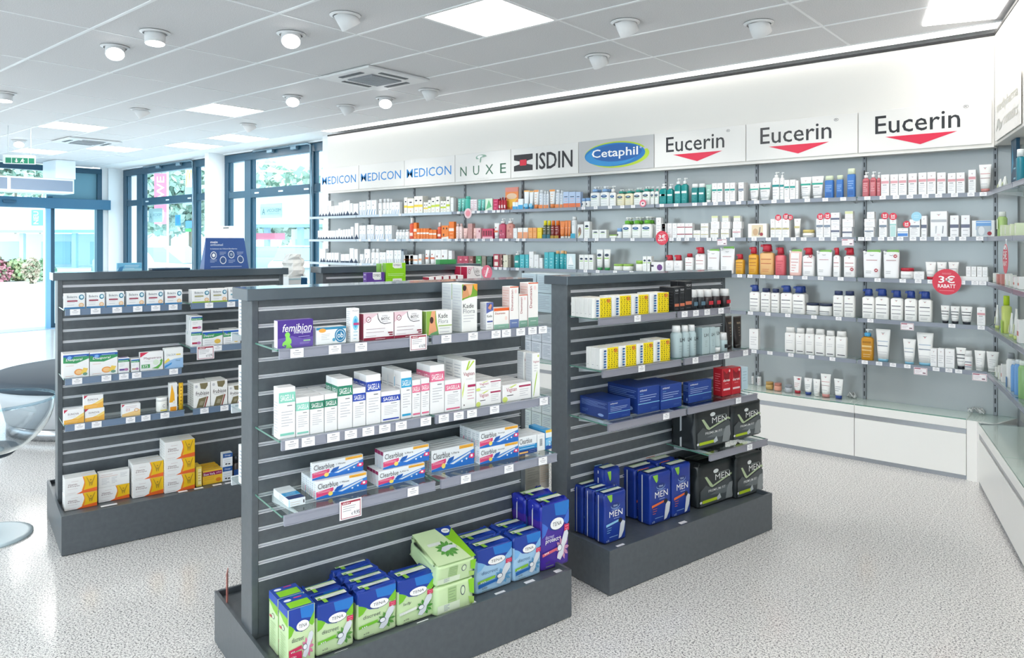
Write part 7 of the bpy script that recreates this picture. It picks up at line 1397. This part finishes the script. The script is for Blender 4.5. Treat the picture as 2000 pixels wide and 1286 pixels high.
row(0, c6, [('twt', 15, 118, 215), ('twt', 120, 246, 205), ('pwt', 268, 345, 90), ('pwt', 350, 396, 92), ('eut', 400, 456, 178), ('eut', 460, 522, 175), ('euw', 526, 552, 185), ('twt', 568, 690, 145), ('twt', 692, 824, 135), ('blb', 838, 934, 132)])
row(0, c7_, [('blb', 14, 82, 115), ('blb', 122, 204, 48), ('pnk', 274, 345, 85), ('pnk', 350, 416, 78), ('pnk', 420, 462, 85), ('eup', 466, 548, 110), ('eup', 558, 638, 108), ('eup', 642, 724, 104), ('eup', 740, 826, 98)])
row(0, c8, [('eup', 18, 98, 185), ('eup', 102, 186, 180), ('eup', 198, 282, 185), ('eup', 300, 380, 190), ('eup', 384, 466, 185), ('eup', 500, 574, 158), ('twr', 598, 722, 105)])
# second shelf
row(1, c1, run('zig', [85, 122, 158, 194, 254, 290, 324, 360], 730) + [('zig', 366, 402, 725), ('zig', 404, 440, 700), ('zig', 443, 478, 720), ('zig', 481, 516, 712), ('zig', 520, 556, 708), ('zig', 560, 596, 705), ('zig', 600, 646, 670), ('zig', 666, 722, 612, 2)] +
    [('arc', 738, 786, 650, 2), ('arc', 788, 838, 648, 2), ('arc', 858, 910, 640, 2), ('arc', 912, 966, 638, 2), ('arc', 985, 1050, 655, 2), ('arc', 1052, 1118, 652, 2), ('arc', 1140, 1192, 650, 2), ('arc', 1194, 1246, 648, 2), ('wht', 1305, 1352, 715), ('wht', 1356, 1400, 715), ('wht', 1404, 1446, 715), ('wht', 1450, 1512, 712), ('ors', 1520, 1584, 530)])
row(1, c2, [('ork', 142, 190, 605), ('ork', 194, 240, 695), ('ork', 246, 286, 695), ('ork', 290, 334, 695), ('ork', 338, 382, 695), ('ork', 386, 442, 715), ('ork', 446, 500, 715), ('ors', 512, 572, 600), ('orw', 580, 692, 650), ('ork', 696, 776, 590), ('rsb', 802, 850, 620), ('rsb', 856, 900, 620), ('rst', 908, 980, 690), ('rsx', 992, 1062, 620), ('rst', 1068, 1122, 690), ('rsg', 1126, 1196, 690), ('rsd', 1224, 1386, 700), ('wcr', 1394, 1472, 610), ('rsp', 1480, 1578, 540)])
row(1, c3, [('rsq', 54, 146, 520), ('wcn', 150, 200, 650), ('dyo', 210, 270, 645), ('dyo', 282, 344, 645), ('dor', 350, 406, 645), ('dor', 410, 460, 645), ('dye', 468, 528, 645), ('cyk', 534, 586, 550), ('cyk', 588, 638, 550), ('cok', 640, 690, 550), ('cok', 692, 752, 550), ('crt', 756, 824, 555), ('crt', 828, 866, 550), ('crt', 868, 904, 550), ('swc', 908, 974, 495), ('ldy', 1000, 1076, 600)])
row(1, c4, [('cej', 140, 212, 562), ('cej', 246, 336, 672), ('cej', 340, 434, 672), ('cel', 450, 560, 735), ('cjb', 564, 624, 650), ('ceg', 634, 752, 505, 2), ('ceg', 760, 880, 500, 2), ('ceg', 886, 1030, 495, 2), ('euw', 1090, 1156, 510), ('euw', 1162, 1216, 590)])
row(1, c5, [('euw', 14, 66, 625), ('euw', 76, 130, 622), ('euw', 134, 186, 622), ('eur', 188, 276, 622), ('eur', 280, 364, 622), ('euo', 374, 454, 702), ('euo', 458, 546, 622, 1, 2), ])
for k_, a, b, y in (('euo', 568, 660, 690), ('euo', 688, 782, 688), ('eup', 820, 916, 686)): pile(1, c5, (k_, a, b, y), ('euw', a + 6, b + 10, 604), ('euy', a + 14, b - 6, 538))
row(1, c6, [('eux', 5, 210, 655), ('euo', 250, 300, 605), ('euo', 302, 376, 603), ('euo', 378, 456, 603), ('tws', 500, 574, 600), ('gjr', 586, 712, 722), ('eug', 748, 826, 602), ('eug', 830, 906, 602), ('eun', 910, 1004, 535, 1, 2)])
row(1, c7_, [('eug', 446, 526, 556), ('euq', 554, 620, 560), ('eub', 630, 740, 648), ('eug', 752, 858, 560), ('eun', 870, 926, 525)])
pile(1, c7_, ('eun', 78, 176, 640), ('euw', 78, 186, 556), ('euy', 104, 184, 478)); pile(1, c7_, ('eug', 298, 394, 640), ('euw', 298, 404, 555), ('euw', 324, 400, 485))
row(1, c8, [('eub2', 134, 296, 560), ('eun', 324, 408, 600), ('eun', 430, 516, 598), ('eum', 535, 755, 648)])
# third shelf
row(2, c1, [('zig', 122, 158, 1020), ('zig', 160, 205, 1015), ('zig', 218, 258, 1080), ('zig', 260, 296, 1078), ('zig', 300, 336, 1078), ('zig', 342, 376, 1078), ('zig', 378, 412, 1080), ('zjr', 446, 510, 1100), ('zjr', 514, 578, 1098), ('zig', 584, 648, 1008), ('zig', 656, 710, 1020), ('arn', 745, 800, 1100), ('arn', 816, 904, 1020), ('wht', 918, 978, 1015), ('wht', 982, 1042, 1015), ('arn', 1056, 1102, 1070), ('arn', 1104, 1150, 1070), ('arn', 1160, 1212, 1040, 2), ('arn', 1214, 1266, 1040, 2), ('arn', 1284, 1338, 1040, 2), ('arn', 1340, 1394, 1038, 2), ('dbl', 1400, 1434, 1020), ('wco', 1438, 1520, 1115), ('wco', 1528, 1584, 1110)])
row(2, c2, [('wco', 6, 78, 1118), ('wco', 90, 146, 1118), ('wco', 150, 205, 1118), ('wco', 222, 268, 1100), ('wcr', 310, 378, 1035), ('wcr', 390, 474, 1035), ('wcp', 484, 572, 1035), ('wcp', 576, 672, 1030), ('wcn', 690, 744, 1045)] + run('pkc', [830, 915, 1000], 1130, 1, 2) + [('brc', 1004, 1078, 1130, 1, 2), ('grc', 1120, 1206, 1130, 1, 2), ('gyc', 1212, 1276, 1130, 1, 2), ('dkc', 1294, 1376, 1135, 1, 2), ('rdc', 1394, 1486, 1100, 1, 2), ('brc', 1490, 1552, 1100, 1, 2)])
row(2, c3, [('ivc', 0, 80, 1005), ('gyc', 84, 118, 1000), ('tlb', 160, 230, 955), ('tbx', 236, 300, 1000), ('tbx', 308, 354, 1000), ('wcn', 360, 420, 960), ('wcn', 424, 486, 1000), ('wcn', 494, 538, 1045), ('tbx', 562, 616, 970), ('tbx', 620, 690, 968), ('tsp', 696, 750, 950), ('tsp', 754, 818, 948), ('tsp', 822, 852, 955), ('tcd', 856, 972, 990)])
row(2, c4, [('cej', 74, 136, 1000), ('cej', 140, 196, 1000), ('cej', 200, 262, 1000), ('tgw', 292, 376, 930), ('tgw', 388, 476, 930), ('cel', 508, 624, 1125), ('cel', 632, 752, 1125), ('cel', 804, 912, 1080), ('cej', 916, 966, 1022), ('cej', 972, 1030, 1022), ('prf', 1010, 1190, 1098, 1, 1, None, -.0)])
row(2, c5, [('rja', 48, 140, 985), ('rja', 144, 240, 985), ('rcs', 276, 368, 968), ('rlo', 392, 502, 895), ('pou', 520, 664, 915), ('pou', 670, 836, 885), ('rol', 852, 944, 975)])
row(2, c6, [('rol', 6, 106, 910), ('rpe', 128, 280, 880), ('rpk', 298, 404, 915), ('pop', 444, 586, 935), ('rlo', 598, 720, 918), ('pou', 744, 914, 940), ('rlo', 932, 1006, 918)])
row(2, c7_, [('rlo', 88, 206, 845), ('pou', 278, 462, 865), ('pou', 482, 648, 865), ('rjr', 650, 786, 1050), ('euw', 794, 900, 1085)])
row(2, c8, [('rtw', 80, 186, 1050), ('wtw', 192, 288, 1052), ('wtw', 302, 406, 1052), ('euw', 478, 526, 1095, 1, 1, 1.365), ('euw', 528, 578, 1095, 1, 1, 1.365), ('euw', 584, 634, 1097, 1, 1, 1.365), ('euw', 636, 688, 1099, 1, 1, 1.365)])
mb = MB(); x0, x1 = rX(1790 + 410 / 4.947, 5.775), rX(1790 + 696 / 4.947, 5.775); mb.cbox(0, x1 - x0, 0, .09, 0, .028, .001, mat('#f3f3f4', .4)); prints(mb, [('l', .2, .4, .8, .6, 1, '#c9a9b0')], lambda a, b, e: (a * (x1 - x0), -e, b * .028)); tag(mb.build('display_tray', None, (x0, 5.772, 1.3366)), 'low white display tray under four cartons on the third wall shelf', 'tray')
# fourth shelf
row(3, c9, [('nlo', 145, 212, 58), ('ncp', 220, 284, 80), ('ncp', 288, 342, 84), ('nlo', 350, 428, 62), ('nlo', 430, 512, 68, 2), ('bjr', 514, 596, 178), ('bjr', 600, 684, 182), ('ncp', 698, 766, 98), ('ncp', 770, 842, 100), ('nlo', 890, 972, 84), ('nlo', 976, 1066, 84), ('nlo', 1078, 1160, 94), ('nlo', 1170, 1254, 98), ('nlo', 1262, 1354, 102), ('tnk', 1410, 1470, 195), ('tnk', 1474, 1536, 200), ('tnk', 1542, 1620, 202), ('eup', 1652, 1708, 208)])
row(4, c9, [('euw', 146, 206, 350), ('wcp2', 378, 448, 338), ('wcp2', 450, 510, 345), ('wcp2', 512, 574, 346), ('wcp2', 576, 644, 352), ('wcp2', 648, 710, 362), ('wcp2', 714, 790, 366), ('oil', 884, 964, 350), ('tbl', 978, 1076, 352), ('tbl', 1158, 1244, 418), ('tbl', 1248, 1362, 376), ('euw', 1344, 1388, 478), ('euw', 1392, 1436, 478), ('euw', 1440, 1504, 482), ('tnk', 1510, 1578, 475), ('rou', 1566, 1622, 495), ('twh', 1632, 1706, 495), ('twh', 1710, 1796, 502)])
P6 = 'glass top of the wall cabinets'
def low(k, a, b, yt, yb, n=1):
    mk, nm, ct_, d, desc = ST[k]; f = tf(c9); p = onz(*f(a, yb), .4112); put(mk, c9, a, b, yt, .4112, p[1], desc, P6, ct_, d=d, frame=WF, name=nm)
for en in (('tst', 158, 176, 636, 712), ('tst', 194, 222, 636, 722), ('gld', 248, 298, 698, 745), ('cop', 304, 352, 706, 755), ('sil', 374, 424, 718, 766), ('tnr', 434, 488, 662, 770), ('tnb', 504, 560, 672, 780), ('twh', 564, 612, 680, 790), ('twr', 612, 682, 645, 796), ('tnb', 702, 764, 678, 806)): low(*en)
# little white hooks left on the glass
for k, (px, py) in enumerate(((1662, 777), (1907, 807))):
    p = onz(px, py, .4112); mb = MB(); rnd = random.Random(k)
    for q in range(9):
        x, y = rnd.uniform(-.04, .04), rnd.uniform(-.02, .02); mb.tube([(x, y, .004), (x + rnd.uniform(-.03, .03), y + rnd.uniform(-.02, .02), .02 + .02 * rnd.random()), (x + rnd.uniform(-.03, .03), y, .005)], .0045, mat('#f0f1f1', .3), 6)
    tag(mb.build('plastic_clips', None, (p[0], p[1], .4116)), 'small heap of white plastic clips on the cabinet glass, ' + ('left one' if k == 0 else 'right one by the corner'), 'clips')
# round offer tags
def disc(px, py, Y, r, text, label, red='#d8203f', zst=None, face=0.0, items=None, ex=1.0):
    X = rX(px, Y); z = zat(px, py, Y); t = tag(empty('round_offer_tag', (X, Y, z), face), label, 'offer tag', 'round offer tags')
    mb = MB(); pts = ell(0, 0, r * ex, r, 36); mb.prism([(x, zz_) for x, zz_ in pts], 0, .0015, mat(red, .3))
    it = items if items is not None else [('t', text, .22, .46, .78, .74, '#ffffff', .035), ('t', 'RABATT', .20, .27, .80, .41, '#ffffff', .03), ('l', .34, .80, .66, .84, 2, '#f3c9d0'), ('l', .25, .16, .75, .2, 1, '#f3a9b4')]
    prints(mb, it, lambda a, b, e: ((a - .5) * 2 * r * ex, -e * 2, (b - .5) * 2 * r)); mb.build('disc', t)
    if zst is not None:
        mb = MB(); mb.box(-.006, .006, .0016, .0026, r * .6, zst - z, mat('#e9ecee', .2)); mb.build('clear_stem', t)
disc(1293, 465, 5.747, .062, '3€', 'red round 3 euro discount tag hanging before the second wall shelf', zst=1.66)
disc(1849, 551, 5.747, .089, '3€', 'large red round 3 euro discount tag below the third wall shelf', zst=1.30)
disc(1255.5, 397, 5.747, .033, '', 'small pink round tag hanging from the top wall shelf', '#e26a82', 1.93, items=[('e', .5, .42, .34, .3, '#f6dfe0'), ('e', .5, .46, .14, .1, '#3a3f5c')])
disc(914, 417, 5.747, .055, '', 'pale pink round tag under the top wall shelf', '#e8c9cc', 1.93, items=[('e', .5, .5, .32, .3, '#e6909c')])
disc(951, 532, 5.747, .075, '', 'pink round tag seen over the far dark rack', '#df5f78', 1.30, items=[('p', [(.3, .2), (.45, .15), (.7, .8), (.55, .86)], '#f6e3e6'), ('l', .2, .4, .8, .6, 3, '#f6c9d0')])
for lv, cr, lst in ((1, c6, ((334, 588, 33), (420, 577, 34), (466, 586, 30), (795, 578, 36), (872, 570, 36))), (1, c7_, ((505, 523, 35), (587, 530, 36), (724, 608, 34)))):
    for k, (x, y, r_) in enumerate(lst):
        px, py = tf(cr)(x, y); disc(px, py, 5.775, r_ / cr[2] / F * at(px, py, 1)[0] * 0 + r_ / cr[2] / F * (5.78 / ray(px, 473)[1]) * 1.0, '2€', 'small red round 2 euro tag standing above the second wall shelf, %s' % (('leftmost', 'second', 'third', 'fourth', 'fifth')[k] if cr is c6 else ('sixth', 'seventh', 'rightmost')[k]), items=[('t', '2€', .2, .42, .8, .75, '#ffffff', .04), ('r', .25, .22, .75, .32, '#ffffff')])
px, py = tf(c7_)(822, 530); disc(px, py, 5.775, .033, '', 'pale blue round tag standing above the second wall shelf', '#9fd3ea', items=[('l', .25, .4, .75, .6, 2, '#d9f0f8')])
for k, (cr, x, y) in enumerate(((c6, 686, 1008), (c7_, 172, 1062), (c7_, 416, 1072), (c7_, 610, 930))):
    px, py = tf(cr)(x, y); disc(px, py, 5.765, .0125, '', 'tiny red round sticker before the third wall shelf goods, ' + ('leftmost', 'second', 'third', 'rightmost')[k], '#b02438', items=[('t', '3€', .2, .3, .8, .7, '#ffffff', .04)])

# goods on the angled right unit
def rrow(lv, ents, V=None):
    for en in ents:
        k, pxc, wd, yt = en[:4]; mk, nm, ct_, d, desc = ST2[k]; Vv = RS + .012 if V is None else V
        u, zt = RF.onv(pxc, yt, Vv + .02); h = zt - ZS[lv]; d = min(d, wd) if k not in ('dsp',) else d
        res = mk(wd, d, h); me, ch = res if isinstance(res, tuple) else (res, ())
        SEQ[0] += 1; o = link(nm, me, None, RF.w(u, Vv, ZS[lv] + .0006), RF.a)
        for a_, b_, c_ in ch: link(a_, b_, o, c_)
        place = LV[lv] + ' shelf of angled right unit'; reg(o, desc, place, ct_, desc + ' ' + place, (u, 0, 0))
ST2 = {'dsp': (ctn('#1f4a66', [('p', [(.1, .3), (.5, .5), (.3, .9)], '#4f9fc0'), ('l', .5, .2, .9, .4, 2, '#9fd0e0')]), 'display_board', 'display board', .02, 'dark blue printed display board'),
 'mtl': (bt('#1f7a8c', '#eef2f2', (), .22, 'cap', .6), 'lotion_bottle', 'bottle', .045, 'teal bottle on the blue display'),
 'gcy': (can('#b9d68a', '#f3f5ee', [('r', .04, .3, .96, .7, '#e3edc9')], .2), 'tub', 'tub', .05, 'pale green cylinder with white lid'),
 'gbx': (ctn('#e3ecc9', [('r', .2, .2, .8, .8, '#f3f6e6')]), 'cosmetics_box', 'box', .05, 'pale green carton'),
 'rbx': (ctn('#cf8a84', [('l', .1, .1, .9, .9, 6, '#b8706c')]), 'cosmetics_box', 'box', .05, 'brick pink carton'),
 'wgb': (ctn('#f0f1ec', [('r', .3, .1, .7, .5, '#b9d08a')]), 'cosmetics_box', 'box', .05, 'white carton with green panel'),
 'grb': (bt('#cfdc7a', '#b9d62a', [('r', .0, .0, 1, .45, '#a9cf3a')], .25, 'cap', .4, 4), 'lotion_bottle', 'bottle', .05, 'lime green bottle with pointed cap'),
 'wsp': (can('#eceeee', '#8d9298', [('r', .2, .0, .9, .3, '#3f7fb8')], .16), 'spray_can', 'spray can', .045, 'white spray can with grey cap'),
 'bsp': (can('#6fa3dc', '#dfe8f0', (), .12), 'spray_can', 'spray can', .045, 'light blue spray can'),
 'gsp': (can('#8fb87a', '#dfe8e0', (), .12), 'spray_can', 'spray can', .045, 'sage green spray can'),
 'wtu': (tubem('#eef0ec', '#c9d88a', [('r', .2, .2, .8, .5, '#dfe8b8')], .14), 'cream_tube', 'tube', .04, 'white and lime tube'),
 'wbt': (ctn('#f0efee', [('r', .1, .3, .9, .5, '#c06a5a')]), 'cosmetics_box', 'box', .05, 'white carton with rust band')}
rrow(0, [('wtu', 1955, .05, 350), ('wtu', 1964, .05, 345)]); rrow(0, [('dsp', 1987, .16, 272)], RS + .09); rrow(0, [('mtl', 1993, .05, 292)])
rrow(1, [('gcy', 1955, .055, 414), ('gbx', 1962, .04, 440), ('gbx', 1971, .045, 440), ('gbx', 1981, .04, 438), ('gbx', 1991, .045, 436)])
rrow(2, [('wgb', 1947, .03, 534), ('rbx', 1954, .045, 536), ('rbx', 1962, .045, 536), ('wgb', 1971, .035, 535), ('wgb', 1979, .035, 538), ('wbt', 1988, .045, 541), ('wbt', 1997, .045, 541)])
rrow(3, [('wtu', 1950, .04, 596), ('grb', 1964, .07, 578), ('wtu', 1978, .045, 612), ('wtu', 1987, .045, 604), ('wbt', 1996, .06, 625)])
rrow(4, [('wgb', 1951, .04, 718), ('wgb', 1957, .035, 715), ('wbt', 1963, .03, 712), ('wsp', 1973, .05, 690), ('bsp', 1982, .042, 705), ('bsp', 1989, .042, 703), ('gsp', 1997, .045, 705)])
u5, z5 = RF.onv(1963.5, 506, .035); t = tag(empty('round_offer_tag', RF.w(u5, .035, z5), RF.a), 'tall red oval 5 euro discount tag at the corner', 'offer tag', 'round offer tags')
r5 = .085; mb = MB(); mb.prism(ell(0, 0, r5 * .95, r5, 36), 0, .0015, mat('#d8203f', .3)); prints(mb, [('p', ell(.5, .5, .47, .47, 20, .75, PI - .75), '#f6eef0'), ('r', .5, .84, .7, .88, '#8d8d95'), ('t', '5€', .18, .48, .82, .78, '#ffffff', .04), ('t', 'RABATT', .14, .26, .86, .42, '#ffffff', .03)], lambda a, b, e: ((a - .5) * 2 * r5 * .95, -e * 2, (b - .5) * 2 * r5)); mb.build('disc', t)
mb = MB(); mb.box(-.006, .03, .0016, .0026, r5 * .8, r5 + .03, mat('#e9ecee', .2)); mb.build('clear_stem', t)

# ================================================================== lounge corner at the left
t = tag(empty('round_bench', (0, 0, 0)), 'round white bench with dark grey seat cushion and steel base band', 'bench')
pL = ray(11, 473); # tangent direction to the left side of the drum
R_ = .72
q = onz(107, 864, 0); ln = math.hypot(pL[0], pL[1]); dd = (pL[0] / ln, pL[1] / ln); n = (dd[1], -dd[0])
a_ = q[0] - n[0] * R_, q[1] - n[1] * R_; b1 = dd[0] * a_[0] + dd[1] * a_[1]; s_ = b1 + math.sqrt(max(0, b1 * b1 - (a_[0] ** 2 + a_[1] ** 2 - R_ * R_)))
best = (0, (dd[0] * s_ + n[0] * R_, dd[1] * s_ + n[1] * R_))
t.location = (best[1][0], best[1][1], 0)
mb = MB(); mb.loft([(0, 0, .0, R_, R_, 2), (0, 0, .098, R_, R_, 2)], 64, STEEL); mb.build('base_band', t)
mb = MB(); mb.loft([(0, 0, .099, R_ + .005, R_ + .005, 2), (0, 0, .3, R_ + .05, R_ + .05, 2), (0, 0, .395, R_ + .12, R_ + .12, 2)], 64, mat('#e3e6ea', .4)); mb.build('drum', t)
mb = MB(); mb.loft([(0, 0, .396, R_ + .12, R_ + .12, 2), (0, 0, .41, R_ + .14, R_ + .14, 2), (0, 0, .46, R_ + .14, R_ + .14, 2), (0, 0, .485, R_ + .10, R_ + .10, 2), (0, 0, .495, R_ * .5, R_ * .5, 2)], 64, mat('#46525e', .7)); mb.build('seat_cushion', t)
# clear shell chair on a steel pedestal
pb = onz(-28, 1052, 0); t = tag(empty('clear_chair', (pb[0], pb[1], 0)), 'clear acrylic shell chair on a steel disc base at the left edge', 'chair')
mb = MB(); mb.loft([(0, 0, 0, .215, .215, 2), (0, 0, .010, .215, .215, 2), (0, 0, .014, .19, .19, 2)], 40, mat('#c6d8df', .25)); mb.build('disc_base', t)
mb = MB(); mb.tube([(0, 0, .015), (0, 0, .43)], .028, STEEL, 16); mb.build('pedestal', t)
mb = MB(); rings = []; R2 = .30; ac = glass((.93, .955, .97), 1.3, .03, 'acrylic')
for k in range(11): a = k / 10 * PI / 2; rings.append((0, 0, .74 - .30 * math.cos(a), R2 * math.sin(a) + .02, R2 * math.sin(a) + .02, 2))
mb.loft(rings, 40, ac, cap1=False); mb.loft([(x, y, z + .004, rx * .985, ry * .985, e) for x, y, z, rx, ry, e in rings], 40, ac, cap1=False); mb.build('shell', t)
mb = MB(); mb.tube([((R2 + .02) * math.cos(a * PI / 20), (R2 + .02) * math.sin(a * PI / 20), .742) for a in range(41)], .008, glass((.82, .9, .94), .9, .05, 'acrylic_rim'), 8); mb.build('rim', t)
mb = MB(); mb.loft([(0, 0, .444, .12, .12, 2), (0, 0, .47, .15, .15, 2), (0, 0, .49, .14, .14, 2)], 30, mat('#3f4d5a', .6)); mb.build('seat_pad', t)
# white letter box on the pier between the windows
px0, px1 = 420, 452; Yp = YI - .0542; x0, x1 = rX(px0, Yp), rX(px1, Yp); z0, z1 = zat(435, 466, Yp), zat(435, 442, Yp)
mb = MB(); mb.cbox(0, x1 - x0, 0, .055, 0, z1 - z0, .003, mat('#f3f5f6', .4)); prints(mb, [('r', .5, .80, .85, .90, '#2a2f36'), ('l', .15, .1, .7, .6, 6, '#c3c9d2')], lambda a, b, e: (a * (x1 - x0), -e, b * (z1 - z0))); tag(mb.build('letter_box', None, (x0, Yp, z0)), 'white letter box with black slot on the pier between the windows', 'letter box')
# sun cream poster leaning on the top shelf
mb = MB(); x0, x1 = rX(987, 5.83), rX(1012, 5.83); wd = x1 - x0; z0 = 1.9355; h = zat(1000, 366, 5.83) - z0
mb.cbox(0, wd, 0, .01, 0, h, .001, mat('#e88a4a', .4)); prints(mb, [('r', 0, .8, 1, 1, '#d8887a'), ('e', .5, .6, .4, .14, '#e3c3a4'), ('p', [(0, .45), (1, .5), (.4, .1), (0, .2)], '#f6c04a')], lambda a, b, e: (a * wd, -e, b * h)); tag(mb.build('poster_card', None, (x0, 5.83, z0)), 'orange sun cream display card leaning on the top wall shelf', 'display card')
# green low box on top of the far rack region
ug0, ug1 = gu(859, 4.74), gu(891, 4.74); mb = MB(); mb.cbox(0, ug1 - ug0, 0, .06, 0, .034, .001, mat('#3f9a56', .4)); tag(mb.build('green_box', None, GF.w(ug0, 4.74, ZT), GF.a), 'flat green box lying on top of the far dark rack', 'box')
finish_labels()
